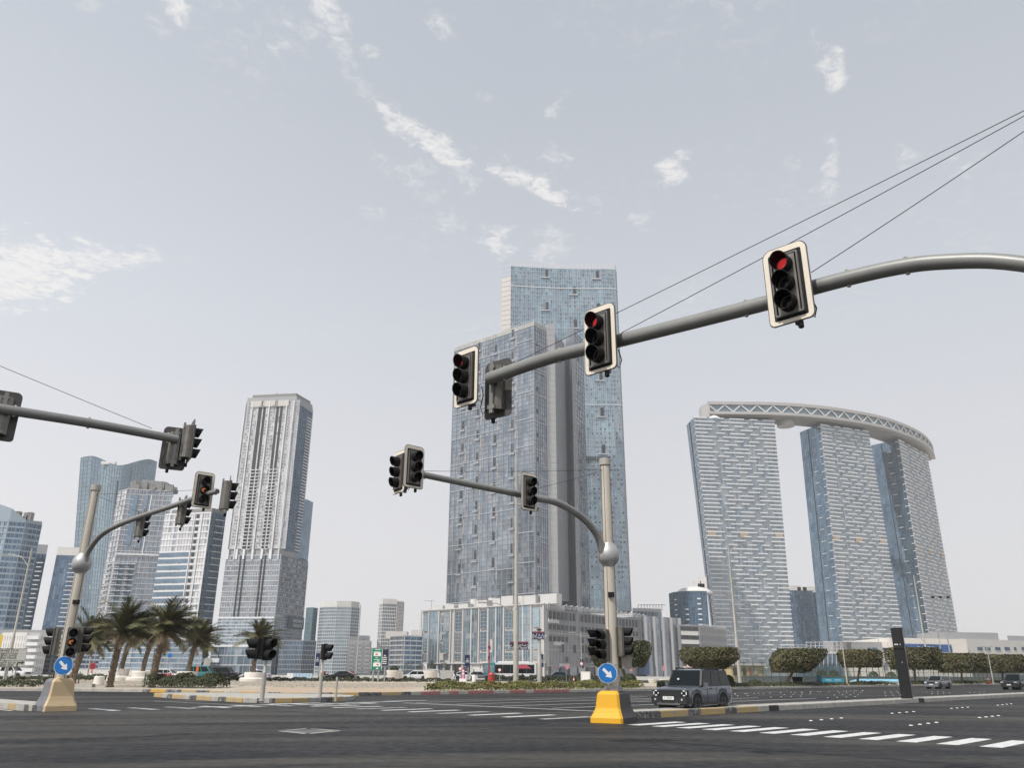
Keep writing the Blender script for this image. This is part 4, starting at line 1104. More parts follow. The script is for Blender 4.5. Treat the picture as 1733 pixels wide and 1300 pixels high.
for u, w0_, w1_, m in ((.18, .68, .97, GL['dark'][3]), (.40, .66, .97, GL['grey'][2]), (.12, .05, .58, GL['dark'][3]), (.33, .05, .58, GL['blue'][2])):
    a = kf[1](u, w0_, .25); b = kf[1](u, w1_, .25); MB().bar(a, b, .4, 4.6, up=(1, 0, 0)).build('dark_bay', m, KT)
MB().bar(kf[1](0, .63, .5), kf[1](1, .63, .5), .9, 1.2).build('belt_course', M_white, KT)
MB().bar(kf[1](.55, .63, .4), kf[1](.55, .97, .4), .6, .5, up=(0, -1, 0)).build('fin', M_white, KT)
for j in range(20):
    c = kf[0](.5, (j + .6) / 34, .7) - KT.location; put('balcony', flr, KT, TR(*c) @ RZ(math.atan2((kc - kl).y, (kc - kl).x)) @ SC(6.5, 1.6, .5))
for j in range(20):
    for u in (.06, .17, .28, .39):
        c = kf[1](u, (j + .6) / 34, .5) - KT.location; put('balcony', flr, KT, TR(*c) @ SC(3.4, 1.2, .45))

# tall blue tower with two rounded peaks
YW = 700
WVpx = [(119, 1030, 137, 775), (137, 1030, 156, 772), (152, 1030, 172, 777), (164, 1030, 186, 784), (175, 1030, 199, 788), (187, 1030, 212, 787), (199, 1030, 226, 783), (212, 1030, 241, 779), (224, 1030, 254, 778), (232, 1030, 266, 782)]
def catmull(L, n):
    out = []
    for i in range(len(L) - 1):
        p0, p1, p2, p3 = L[max(i - 1, 0)], L[i], L[i + 1], L[min(i + 2, len(L) - 1)]
        for k in range(n):
            u = k / n; out.append(tuple(.5 * (2 * b + (c - a) * u + (2 * a - 5 * b + 4 * c - d) * u * u + (3 * b - a - 3 * c + d) * u ** 3) for a, b, c, d in zip(p0, p1, p2, p3)))
    return out + [tuple(L[-1])]
WVpx = catmull(WVpx, 3); NW_ = len(WVpx) - 1
WV = tower('twin_peak_tower', 'tall blue glass tower whose roofline dips between two rounded peaks', 'tower', corner(190, 1000, YW))
bot = [corner(a, b, YW + 10 * abs(i / 3 - 4.5) ** 1.4 * .35) for i, (a, b, c, d) in enumerate(WVpx)]
tops = [P(c, d, YW + 10 * abs(i / 3 - 4.5) ** 1.4 * .35) for i, (a, b, c, d) in enumerate(WVpx)]
bz0 = 0.5; wmb, wjm = MB(), MB()
for i in range(NW_):
    b0_, b1_ = bot[i], bot[i + 1]; t0, t1 = tops[i], tops[i + 1]; tone = 1 if i // 3 in (2, 6) else (2 if i // 3 == 1 else 0)
    B0, B1 = Vector((b0_.x, b0_.y, zat(WVpx[i][0], 1030, YW))), Vector((b1_.x, b1_.y, zat(WVpx[i + 1][0], 1030, YW)))
    B0 = B0 + (B0 - t0) * .34; B1 = B1 + (B1 - t1) * .34
    nr_ = 46
    for j in range(nr_):
        for k in range(1):
            def pp(u, w): return lerp(lerp(B0, B1, u), lerp(t0, t1, u), w)
            u0, u1, w0_, w1_ = k, k + 1, j / nr_, (j + 1) / nr_
            wmb.quad(pp(u0, w0_), pp(u1, w0_), pp(u1, w1_), pp(u0, w1_), tone if rt2.random() < .9 else rt2.choice((0, 1, 3)))
    for j in range(0, nr_ + 1, 1): wjm.bar(lerp(B0, t0, j / nr_) + V2((0, -.2)).to_3d(), lerp(B1, t1, j / nr_) + V2((0, -.2)).to_3d(), .3, .25)
    for k in range(1): wjm.bar(lerp(B0, B1, k / 3) + V2((0, -.2)).to_3d(), lerp(t0, t1, k / 3) + V2((0, -.2)).to_3d(), .2, .25)
    MB().add([(B0.x, B0.y + .4, B0.z), (B1.x, B1.y + .4, B1.z), (t1.x, t1.y + .4, t1.z - .3), (t0.x, t0.y + .4, t0.z - .3), (B0.x * 1.05, B0.y * 1.055, B0.z), (B1.x * 1.055, B1.y * 1.055, B1.z), (t1.x * 1.055, t1.y * 1.055, t1.z - .3), (t0.x * 1.05, t0.y * 1.055, t0.z - .3)], BOXQ if 0 else [(0, 1, 2, 3), (4, 7, 6, 5), (3, 2, 6, 7), (0, 3, 7, 4), (1, 5, 6, 2)]).build('wall', M_grey, WV)
wmb.build('window_pane', [glass('peak_glass_a', (.17, .245, .30), .08, .35), glass('peak_glass_b', (.20, .28, .33), .1, .3), glass('peak_glass_c', (.11, .17, .23), .07, .35), glass('peak_glass_d', (.22, .27, .31), .12, .3)], WV, kind='stuff')
wjm.build('mullion', mat('peak_mullion', (.22, .27, .31), .4, .2), WV, kind='stuff')
MB().bar(lerp(bot[13], bot[14], .3).to_3d() + Vector((0, -.5, 20)), tops[13] + Vector((.5, -.5, -14)), .9, .4).build('dark_seam', M_dark, WV)
q_ = P(184, 786, YW + 8); MB().box((q_.x, q_.y, q_.z + 1), (13, 3, 2.4)).build('roof_davit', M_offw, WV)

# curved block at the left edge
CB_ = [corner(px, 900, Y) for px, Y in ((-90, 432), (-52, 424), (-18, 420), (12, 419), (40, 422), (68, 430))]
zc = [zat(px, py, 421) for px, py in ((-90, 850), (-52, 848), (-18, 852), (8, 862), (40, 880), (68, 878))]
zc0 = min(zc) - 1
CT, cf = slab_tower('curved_block', 'pale blue curved apartment block with banded floors and jagged roofline at the left edge', CB_, 1, zc0, ['blue', 'blue', 'blue', 'dark', 'dark'], (9, 9, 8, 8, 8), 25, mat('block_band', (.27, .33, .39), .5), 81, hw=.95, vw=.22, vside=2, wts=(4, 3, 3, 4), dep=.35)
for i in range(5):
    a, b = CB_[i], CB_[i + 1]
    MB().add([(a.x, a.y, zc0), (b.x, b.y, zc0), (b.x, b.y, max(zc[i + 1], zc0 + .3)), (a.x, a.y, max(zc[i], zc0 + .3)), (a.x * 1.005, a.y * 1.005, zc0), (b.x * 1.005, b.y * 1.005, zc0), (b.x * 1.005, b.y * 1.005, max(zc[i + 1], zc0 + .3)), (a.x * 1.005, a.y * 1.005, max(zc[i], zc0 + .3))], [(0, 1, 2, 3), (4, 7, 6, 5), (3, 2, 6, 7), (0, 3, 7, 4), (1, 5, 6, 2)]).build('roof_screen', mat('block_screen', (.28, .34, .39), .4), CT)
jg = MB()
for k in range(16):
    p = P(14 + k * 2.6, 872, 430); h = rt2.uniform(1.5, 5); jg.box((p.x, p.y, zc0 + h / 2 + 2), (1.6, 3, h))
jg.build('roof_frame', M_conc2, CT, kind='stuff')
# two dark blue towers
def dark_tower(label, px0, px1, py, Y, seed, crown):
    a, b = corner(px0, 1000, Y), corner(px1, 1000, Y + 4); z = zat((px0 + px1) / 2, py, Y)
    t, f = slab_tower('dark_tower', label, [a, b], 1, z - 6, 'dark', (8,), 26, mat('dark_mullion', (.07, .11, .16), .3, .2), seed, hw=.12, vw=.1)
    MB().prism([tuple(a + V2((0, -.3))), tuple(b + V2((.2, -.3))), tuple(b * (1 + 20 / b.length)), tuple(a * (1 + 20 / a.length))], z - 6, z).build('crown', crown, t)
    for k in range(20):
        c = f[0](.72, (k + 5) / 26, .4) - t.location; put('balcony', flr, t, TR(*c) @ SC((b - a).length * (.45 if k % 2 else .3), 1, .5))
    return t
dark_tower('dark blue tower half hidden behind the curved block, grey crown', 36, 66, 921, 520, 91, M_grey)
dark_tower('dark blue tower with cream crown and white balcony dashes, behind the cream pole', 84, 128, 926, 600, 92, M_offw)

# ------------------------------------------------------------------ middle distance between the pale tower and the podium
def mid_tower(name, label, pxs, Ys, ptop, Yt, pal, ncs, nr, frame, seed, hw, vw, crown=None, crown_h=3, z0=1, vside=1, cat='tower'):
    pts = [corner(px, 1090, Y) for px, Y in zip(pxs, Ys)]
    z = zat(*ptop, Yt)
    t, f = slab_tower(name, label, pts, z0, z - (crown_h if crown else 0), pal, ncs, nr, frame, seed, hw=hw, vw=vw, vside=vside, dep=.4, cat=cat)
    if crown:
        MB().prism([tuple(p + V2((0, -.5))) for p in pts] + [tuple(pts[-1] * (1 + 22 / pts[-1].length)), tuple(pts[0] * (1 + 22 / pts[0].length))], z - crown_h, z).build('crown', crown, t)
    return t, f
mid_tower('rounded_tower', 'teal balconied tower with a rounded cream crown, right of the pale silver tower', (537, 545, 565, 590, 604), (655, 648, 645, 648, 656), (570, 1018), 648, 'teal', (3, 6, 7, 4), 20, M_mull, 101, .75, .3, M_offw, 4.5)
mid_tower('slim_tower', 'slim teal tower with white side and stepped cream crown behind the green road sign', (639, 644, 668), (690, 680, 684), (655, 1014), 682, 'teal', (2, 8), 20, M_offw, 105, .7, .25, M_offw, 4)
b0_ = mid_tower('white_slab', 'white side slab beside the slim teal tower', (668, 680), (684, 690), (674, 1019), 686, 'silver', (5,), 20, M_offw, 108, .9, .5, cat='building')
mid_tower('teal_tower', 'small plain teal glass tower touching the right edge of the pale silver tower', (514, 524, 532), (660, 656, 664), (524, 1029), 658, [[GL['teal'][0]] * 4, [GL['teal'][2]] * 4], (5, 4), 14, mat('teal_mullion', (.16, .26, .29), .4), 109, .2, .15)
AP, apf = mid_tower('apartment_block', 'white stepped apartment block with boxed balconies behind the green road sign', (590, 628), (480, 484), (608, 1086), 481, 'blue', (9,), 8, M_offw, 111, .9, .5, cat='building')
for j in range(8):
    for u in (.16, .5, .84):
        c = apf[0](u, (j + .45) / 8, .5) - AP.location; put('balcony', flr, AP, TR(*c) @ SC(3.2, 1.6, 1.0))
MB().box(P(602, 1085, 492), (7, 6, 3.5)).build('roof_room', M_offw, AP); MB().box(P(616, 1084, 500), (6, 6, 5)).build('roof_room', M_mull, AP)
mid_tower('low_block', 'low white block with teal glass between the apartment block and the banded office', (628, 645, 662), (520, 515, 517), (645, 1098), 515, 'teal', (5, 5), 7, M_offw, 113, .7, .3, cat='building')
OF, off_ = mid_tower('banded_office', 'grey banded office block with dark blue glass beside the podium', (661, 684, 714), (470, 462, 470), (690, 1077), 465, ['grey', 'dark'], (7, 9), 8, M_mull, 115, .7, .12, cat='building', vside=3)
MB().box(P(672, 1076, 476), (12, 8, 4)).build('roof_room', M_beige, OF); MB().box(P(706, 1075, 480), (6, 8, 5)).build('roof_room', M_beige, OF)
# dark louvred car park beside the pale tower
CPk, cpf = mid_tower('louvred_block', 'low dark louvred block in front of the teal tower', (474, 512, 534), (425, 428, 436), (505, 1085), 428, 'dark', (14, 8), 7, mat('louvre_grey', (.26, .275, .30), .5), 117, .5, .16, cat='building')
# right of the taller tower: low office, rounded hotel, dark block between the slabs
mid_tower('roof_frame_office', 'low glazed office with a white roof frame behind the garage', (1073, 1122), (640, 648), (1098, 1030), 642, 'blue', (8,), 5, M_offw, 121, 1.0, .3, M_offw, 2, cat='building')
fx = MB()
for k in range(9): p = P(1080 + k * 5, 1025, 650); fx.bar((p.x, p.y, p.z - 4), (p.x, p.y, p.z + .5), .5); fx.bar((p.x, p.y, p.z + .5), (p.x + 3, p.y, p.z + .2), .4)
tag(fx.build('roof_pergola', M_offw), 'white pergola of thin posts on the low office roof behind the garage', 'pergola')
HT_, hf = mid_tower('rounded_hotel', 'rounded blue glass hotel with a pale domed roof left of the slab towers', (1138, 1144, 1160, 1180, 1202), (612, 602, 594, 590, 592), (1165, 1002), 596, 'dark', (3, 7, 8, 9), 16, mat('hotel_mullion', (.13, .2, .27), .3), 123, .2, .2)
for i in range(1, 4):
    for j in range(15):
        if i == 2 and j > 12: continue
        c = hf[i](.35, (j + .5) / 16, .4) - HT_.location; put('balcony', flr, HT_, TR(*c) @ SC(2.6, 1.2, .9))
p = P(1172, 1003, 612); zz0 = zat(1165, 1002, 596)
MB().lathe([(13.6, zz0 - .5), (13.4, zz0 + .8), (9.5, zz0 + 3.4), (5, zz0 + 4.4), (.5, zz0 + 4.8)], (p.x + .5, p.y - 4, 0), 28, sx=1.0, sy=.8).build('domed_roof', M_offw, HT_, smooth=True)
for (pxx, h) in ((1180, 9), (1190, 12), (1186, 7)): pz = P(pxx, 1000, 610); MB().box((pz.x, pz.y, zz0 + h / 2), (5, 5, h)).build('roof_room', M_offw, HT_)
DT, df = mid_tower('dark_block', 'dark blue block seen in the gap between the left and middle slab towers', (1338, 1394), (880, 886), (1360, 1000), 882, 'dark', (14,), 20, mat('dark_block_mullion', (.06, .10, .15), .3), 131, .25, .2)
for (pxx, w, h) in ((1345, 14, 8), (1358, 10, 5), (1372, 16, 6)):
    pz = P(pxx, 998, 884); MB().box((pz.x, pz.y + 6, pz.z), (w, 10, h)).build('roof_room', M_offw, DT)
# low buildings at the far left
LB, lbf = mid_tower('balcony_building', 'low white building with stacked white balconies left of the leaning pole', (2, 44, 64, 78), (300, 298, 300, 306), (30, 1074), 298, 'grey', (10, 5, 4), 5, M_offw, 141, 1.2, .8, cat='building')
for j in range(6):
    c = lbf[1](.5, (j + .5) / 6, .8) - LB.location; put('balcony', flr, LB, TR(*c) @ SC(4.6, 1.6, 1.2))
mid_tower('glazed_office', 'low glazed office with dark bands behind the leaning pole and signals', (66, 112, 172), (330, 322, 330), (110, 1078), 322, ['blue', 'dark'], (10, 14), 8, M_mull, 143, .6, .15, cat='building', vside=3)
mid_tower('long_shed', 'long low grey building on the horizon at far left', (-60, 76), (420, 424), (20, 1066), 420, 'blue', (20,), 4, M_mullg, 145, .8, .3, M_grey, 3, cat='building')
GP, gpf = mid_tower('glass_podium', 'glazed shop podium with white floor bands behind the palms', (150, 262, 345), (420, 414, 420), (240, 1088), 415, 'blue', (22, 16), 6, M_mull, 147, .5, .12, cat='building', vside=5)
# sweeping concrete ramp beside the banded block
rampm = MB(); r0_, r1_ = P(333, 1137, 300), P(357, 1113, 305)
prev = None
for k in range(9):
    t = k / 8; x = lerp(r0_.x, r1_.x, t); z = .5 + 6.0 * t * t
    cur = [(x, 300, z), (x, 306, z), (x, 306, z - .5 if k else .4), (x, 300, z - .5 if k else .4)]
    if prev: rampm.add(prev + cur, [(0, 4, 5, 1), (1, 5, 6, 2), (2, 6, 7, 3), (3, 7, 4, 0)])
    prev = cur
RMP = thing('ramp', 'curving pale concrete ramp rising behind the teal van', 'ramp', (r0_.x, 300, .5), world_space=True)
rampm.build('deck', M_offw, RMP)
MB().prism([(r0_.x + 3, 301), (r1_.x + .3, 301), (r1_.x + .3, 305), (r0_.x + 3, 305)], .5, 1.6).build('pier', M_conc2, RMP)

# ------------------------------------------------------------------ low white building on the right
YB = 265
wb0, wb1, wb2, wb3 = corner(1395, 1090, 262), corner(1502, 1090, YB), corner(1632, 1090, 275), corner(1800, 1090, 300)
WB = tower('white_hall', 'long low cream hall with a blue banner, behind the clipped trees on the right', 'building', wb1)
M_cream = mat('cream_panel', (.72, .68, .62), .7, var=.04, vscale=.1)
M_cgrey = mat('cream_grey_panel', (.56, .55, .53), .7, var=.04, vscale=.1)
zA, zB_, zC = zat(1420, 1086, 262), zat(1510, 1080, YB), zat(1700, 1084, 285)
core(WB, [wb0, wb1, wb1 + V2((0, 30)), wb0 * (1 + 30 / wb0.length)], .5, zA, M_cream, 'wall')
core(WB, [wb1 + V2((.1, -1.5)), wb2 + V2((0, -1.5)), wb2 + V2((0, 34)), wb1 + V2((.1, 34))], .5, zB_, M_cream, 'wall')
core(WB, [wb2 + V2((.1, 0)), wb3, wb3 + V2((0, 30)), wb2 + V2((.1, 30))], 4.4, zC, M_cgrey, 'wall')
core(WB, [wb2 + V2((.1, 3)), wb3 + V2((0, 3)), wb3 + V2((0, 28)), wb2 + V2((.1, 28))], .5, 4.4, M_grey, 'ground_floor')
MB().prism([tuple(wb2 + V2((-3, 10))), tuple(corner(1690, 1080, 290)), tuple(corner(1690, 1080, 310)), tuple(wb2 + V2((-3, 25)))], zC, zC + 2.6).build('roof_plant', M_grey, WB)
MB().prism([tuple(corner(1705, 1080, 300)), tuple(corner(1800, 1080, 310)), tuple(corner(1800, 1080, 330)), tuple(corner(1705, 1080, 320))], zC, zC + 2.2).build('roof_plant', M_grey, WB)
def onface(root, a, b, px, py, o=.15):
    d = (b - a); n = nrm(a, b); k = ray(px, py); s = (k.x / k.y * a.y - a.x) / (d.x - k.x / k.y * d.y)
    p2 = a + d * s; r_ = ray(px, py); z = EYE + r_.z * (p2.y / r_.y)
    return Vector((p2.x + n.x * o, p2.y + n.y * o, z)), math.atan2(d.y, d.x)
def facebox(root, a, b, x0, y0, x1, y1, m, nm, th=.3, o=.1):
    p, ang = onface(root, a, b, (x0 + x1) / 2, (y0 + y1) / 2, o); p0, _ = onface(root, a, b, x0, (y0 + y1) / 2, o); p1, _ = onface(root, a, b, x1, (y0 + y1) / 2, o)
    pa, _ = onface(root, a, b, (x0 + x1) / 2, y0, o); pb, _ = onface(root, a, b, (x0 + x1) / 2, y1, o)
    MB().box(p, ((p1 - p0).length, th, pa.z - pb.z), 0, ang).build(nm, m, root); return p, ang
sA, sB = wb1 + V2((.1, -1.5)), wb2 + V2((0, -1.5))
bp_, ba_ = facebox(WB, sA, sB, 1528, 1091, 1610, 1103.5, mat('banner_blue', (.04, .11, .28), .5, var=.35, vscale=.15), 'banner', .25, .2)
text('DATEIO', 2.0, mat('banner_letter', (.55, .68, .8), .5), WB, Matrix.Translation(onface(WB, sA, sB, 1566, 1099, .45)[0] - WB.location) @ RZ(ba_) @ Matrix.Rotation(R(90), 4, 'X'))
for x in (1654, 1667, 1684, 1700, 1716, 1729): facebox(WB, wb2, wb3, x, 1096, x + (8 if x != 1716 else 3), 1101, GL['dark'][2], 'window')
for x, w in ((1468, 5), (1476, 8), (1494, 5)): facebox(WB, wb0, wb1, x, 1097, x + w, 1102, GL['dark'][2], 'window')
for x, y in ((1471, 1098), (1491, 1110), (1496, 1122)): facebox(WB, wb0, wb1, x, y, x + 4, y + 5, M_mullg, 'vent')
facebox(WB, wb0, wb1, 1494, 1122, 1502, 1134, M_mullg, 'door')
for k in range(7): facebox(WB, wb0, wb1, 1403 + k * 15.2, 1087, 1396.6 + k * 7.6, 1128, M_joint, 'panel_joint', .2, .05)
# open steel frame in front of it
SF = thing('steel_frame', 'open white steel scaffold frame left of the cream hall', 'scaffold', (*corner(1375, 1100, 240), .5), world_space=True)
sfm = unit_box('steel_member', M_slat)
def member(a, b, w=.15):
    t = b - a; c = (a + b) / 2 - SF.location
    put('steel_bar', sfm, SF, TR(*c) @ t.to_track_quat('X', 'Z').to_matrix().to_4x4() @ SC(t.length, w, w))
for r, (Yf, y0, y1) in enumerate(((236, 1089, 1128), (248, 1090, 1120))):
    xs_ = [1322 + 7.2 * k for k in range(15)]
    for k, x in enumerate(xs_):
        top = 1092 if x < 1362 else 1086
        if x >= 1362 or k % 2 == 0: member(P(x, top, Yf), P(x, y1 if x > 1362 else 1104, Yf))
    for yy in (1088, 1094, 1100): member(P(1362, yy, Yf), P(1428, yy - 1.5, Yf))
    for yy in (1093, 1097): member(P(1320, yy, Yf), P(1366, yy - 1, Yf))
for k in range(12):
    x = 1364 + k * 5.4; member(P(x, 1096 + rnd.uniform(-3, 3), 240), P(x + 4, 1108 + rnd.uniform(-4, 4), 244))
BL = thing('blue_glass_box', 'low blue glazed entrance box under the white steel frame', 'building', (*corner(1410, 1110, 256), .5), world_space=True)
MB().prism([tuple(corner(1384, 1110, 256)), tuple(corner(1424, 1110, 256)), tuple(corner(1424, 1110, 262)), tuple(corner(1384, 1110, 262))], .5, zat(1400, 1107, 256)).build('wall', GL['dark'][3], BL)
MB().prism([tuple(corner(1380, 1110, 254)), tuple(corner(1426, 1110, 254)), tuple(corner(1426, 1110, 263)), tuple(corner(1380, 1110, 263))], zat(1400, 1107, 256), zat(1400, 1104, 256)).build('roof', M_offw, BL)
# yellow kiosk building
YK = 150
KB = thing('yellow_kiosk', 'low pale yellow guard building with a flat roof behind the tall lamp post', 'building', (*corner(1267, 1140, YK), .4), world_space=True)
M_ylw = mat('yellow_render', (.60, .48, .26), .8, var=.08, vscale=.3)
ka, kb = corner(1238, 1140, YK), corner(1294, 1140, YK + 3)
zk_ = zat(1266, 1127, YK)
MB().prism([tuple(ka), tuple(kb), tuple(kb + V2((0, 5))), tuple(ka + V2((0, 5)))], .3, zk_).build('wall', M_ylw, KB)
MB().prism([tuple(ka + V2((-.3, -.4))), tuple(kb + V2((.3, -.4))), tuple(kb + V2((.3, 5.3))), tuple(ka + V2((-.3, 5.3)))], zk_, zk_ + .35).build('roof', M_offw, KB)
for x0, x1, m in ((1241, 1246, M_dark), (1257, 1261, M_dark), (1268, 1271, M_red), (1276, 1281, mat('kiosk_door', (.45, .42, .38), .6))): facebox(KB, ka, kb, x0, 1131, x1, 1143, m, 'door', .2, .05)
# ================================================================== signal masts and traffic lights
M_pole = mat('pole_cream', (.56, .51, .43), .42, .1, var=.10, vscale=1.2, stretch=(6, 6, .5))
M_groove = mat('pole_groove', (.14, .11, .085), .6, var=.4, vscale=2)
M_arm = mat('arm_grey', (.25, .25, .235), .42, .15, var=.10, vscale=2.5, bump=.05, bscale=40)
M_ball = mat('ball_aluminium', (.46, .46, .45), .5, .5, var=.10, vscale=5)
M_blackp = mat('signal_black', (.012, .012, .0125), .7, spec=.25)
M_back = mat('signal_back', (.085, .08, .075), .5, .2, var=.25, vscale=4)
M_house = mat('signal_housing', (.21, .195, .17), .42, .5, var=.25, vscale=5)
M_bord = mat('signal_border', (.80, .72, .60), .55, var=.05, vscale=6)
M_bez = mat('signal_bezel', (.14, .135, .13), .5, .2)
M_lens = mat('lens_dark', (.02, .019, .018), .25, spec=.3)
M_lred = mat('lens_red', (.45, .03, .03), .25, emit=(1.0, .05, .06), estr=.42)
M_lamb = mat('lens_amber_arrow', (.5, .16, .02), .3, emit=(1.0, .28, .04), estr=.4)
M_cable = mat('steel_cable', (.05, .05, .055), .5, .5)
M_gal = mat('galvanised', (.36, .365, .37), .45, .4, var=.12, vscale=3)
M_galb = mat('galvanised_beige', (.42, .40, .35), .5, .2, var=.12, vscale=2)

def rrect(w, h, r, arch=0.0, n=5):
    pts = []
    for cx, cy, a0 in ((w/2-r, h/2-r, 0), (-w/2+r, h/2-r, 90), (-w/2+r, -h/2+r, 180), (w/2-r, -h/2+r, 270)):
        for k in range(n + 1):
            a = R(a0 + 90 * k / n); x, z = cx + r * math.cos(a), cy + r * math.sin(a)
            pts.append((x, z + arch * (1 - (2 * x / w) ** 2)))
    return pts
def plate(mb, pts, y0, y1, mi=0):
    n = len(pts); o = [(x, y0, z) for x, z in pts] + [(x, y1, z) for x, z in pts]
    mb.add(o, [(i, (i + 1) % n, n + (i + 1) % n, n + i) for i in range(n)] + [tuple(range(n)), tuple(range(n, 2 * n))[::-1]], mi)
def ringplate(mb, po, pi, y0, y1, mi=0):
    n = len(po); v = [(x, y0, z) for x, z in po] + [(x, y0, z) for x, z in pi] + [(x, y1, z) for x, z in po] + [(x, y1, z) for x, z in pi]
    f = []
    for i in range(n):
        j = (i + 1) % n
        f += [(i, j, n + j, n + i), (2*n + i, 3*n + i, 3*n + j, 2*n + j), (i, 2*n + i, 2*n + j, j), (n + i, n + j, 3*n + j, 3*n + i)]
    mb.add(v, f, mi)
def visor_mesh(r=.158, L=.34, Lb=.22):
    mb = MB(); n = 20; v, f = [], []
    for rr in (r, r - .012):
        for k in range(n):
            a = 2 * math.pi * k / n; z = math.sin(a); x = math.cos(a)
            y = -(Lb + (L - Lb) * (z + 1) / 2)
            v += [(x * rr, 0, z * rr), (x * rr, y, z * rr)]
    for q in (0, 1):
        o = q * 2 * n
        for k in range(n):
            i, j = o + 2 * k, o + 2 * ((k + 1) % n); f.append((i, j, j + 1, i + 1))
    for k in range(n):
        i, j = 2 * k + 1, 2 * ((k + 1) % n) + 1; f.append((i, j, 2 * n + j, 2 * n + i))
    mb.add(v, f); return mb.mesh('visor', M_blackp, smooth=False)
ME = {}
def head_meshes():
    b = MB(); plate(b, rrect(.80, 1.46, .13, .05), -.055, -.04); ME['backboard'] = b.mesh('backboard', M_back)
    b = MB(); ringplate(b, rrect(.765, 1.425, .12, .05), rrect(.59, 1.25, .03, .035), -.066, -.0555); ME['border'] = b.mesh('border', M_bord)
    b = MB(); plate(b, rrect(.59, 1.25, .03, .035), -.062, -.0556); ME['panel'] = b.mesh('panel', M_blackp)
    b = MB(); ringplate(b, rrect(.50, 1.14, .03), rrect(.44, 1.08, .03), -.13, -.0625); ME['bezel'] = b.mesh('bezel', M_bez)
    b = MB(); b.prism([(-.20, -.04), (.20, -.04), (.20, .08), (.13, .17), (-.13, .17), (-.20, .08)], -.55, .55)
    b.prism([(-.19, -.12), (.19, -.12), (.19, -.04), (-.19, -.04)], -.54, .54); ME['housing'] = b.mesh('housing', M_house)
    b = MB(); b.box((0, .20, 0), (.10, .07, 1.3)); b.box((0, .19, .5), (.16, .08, .08)); b.box((0, .19, -.5), (.20, .10, .10)); ME['bracket'] = b.mesh('bracket', M_arm)
    b = MB(); b.tube([(.2, .1, -.5), (.3, .16, -.62), (.33, .2, -.45), (.25, .22, -.2)], .012, 6); b.lathe([(.035, -.82), (.05, -.80), (.05, -.70), (.03, -.70)], (.12, -.02, 0), 8); ME['cable_gland'] = b.mesh('cable_gland', M_blackp)
    ME['visor'] = visor_mesh()
    for nm, m in (('lens', M_lens), ('lens_red', M_lred)):
        b = MB(); b.lathe([(.14, 0), (.12, .018), (.07, .035), (.01, .042)], n=20); b.xform(Matrix.Rotation(R(90), 4, 'X')); ME[nm] = b.mesh(nm, m, True)
    b = MB()                                                   # amber arrow on a dark lens
    b.quad((-.09, -.05, .05), (.03, -.05, .09), (.05, -.05, .04), (-.06, -.05, .0)); b.quad((-.11, -.05, .06), (-.05, -.05, .0), (.02, -.05, -.07), (-.09, -.05, -.05)); ME['arrow'] = b.mesh('arrow', M_lamb)
    b = MB(); plate(b, rrect(.40, 1.06, .05), -.06, -.04); ME['small_board'] = b.mesh('backboard', M_back)
    b = MB(); ringplate(b, rrect(.39, 1.05, .05), rrect(.355, 1.015, .04), -.07, -.0605); ME['small_border'] = b.mesh('border', M_bez)
    b = MB(); plate(b, rrect(.40, .74, .05), -.06, -.04); b.prism([(-.17, -.04), (.17, -.04), (.17, .10), (-.17, .10)], -.34, .34); ME['ped_body'] = b.mesh('housing', M_blackp)
head_meshes()
def faceto(n): return math.atan2(n[0], -n[1])
def signal(label, loc, n, kind='board', lit=None, scale=1.0, group='traffic lights on the masts and posts'):
    t = thing('traffic_light', label, 'traffic light', loc, faceto(n), group)
    S = SC(scale, scale, scale)
    if kind == 'board':
        for nm in ('backboard', 'border', 'panel', 'bezel', 'housing', 'bracket', 'cable_gland'): put(nm, ME[nm], t, S)
        zs, r = (.36, 0, -.36), 1.0
    elif kind == 'small':
        put('backboard', ME['small_board'], t, S); put('border', ME['small_border'], t, S); put('housing', ME['housing'], t, S @ SC(.85, .8, .92))
        zs, r = (.33, 0, -.33), .93
    else:
        put('housing', ME['ped_body'], t, S); zs, r = (.175, -.175), .95
    for k, z in enumerate(zs):
        put('visor', ME['visor'], t, S @ TR(0, -.065, z) @ SC(r, 1.0 if kind == 'board' else 1.05, r))
        put('lens', ME['lens_red' if lit == ('red', k) else 'lens'], t, S @ TR(0, -.10, z))
        if lit == ('amber', k): put('arrow', ME['arrow'], t, S @ TR(0, -.10, z))
    return t
def on_plane(px, py, base, d):                                  # where a pixel's ray meets the upright plane through base along d
    k = ray(px, py); r = k.x / k.y
    s = (r * base[1] - base[0]) / (d[0] - r * d[1])
    Y = base[1] + d[1] * s
    return Vector((base[0] + d[0] * s, Y, EYE + k.z / k.y * Y)), s

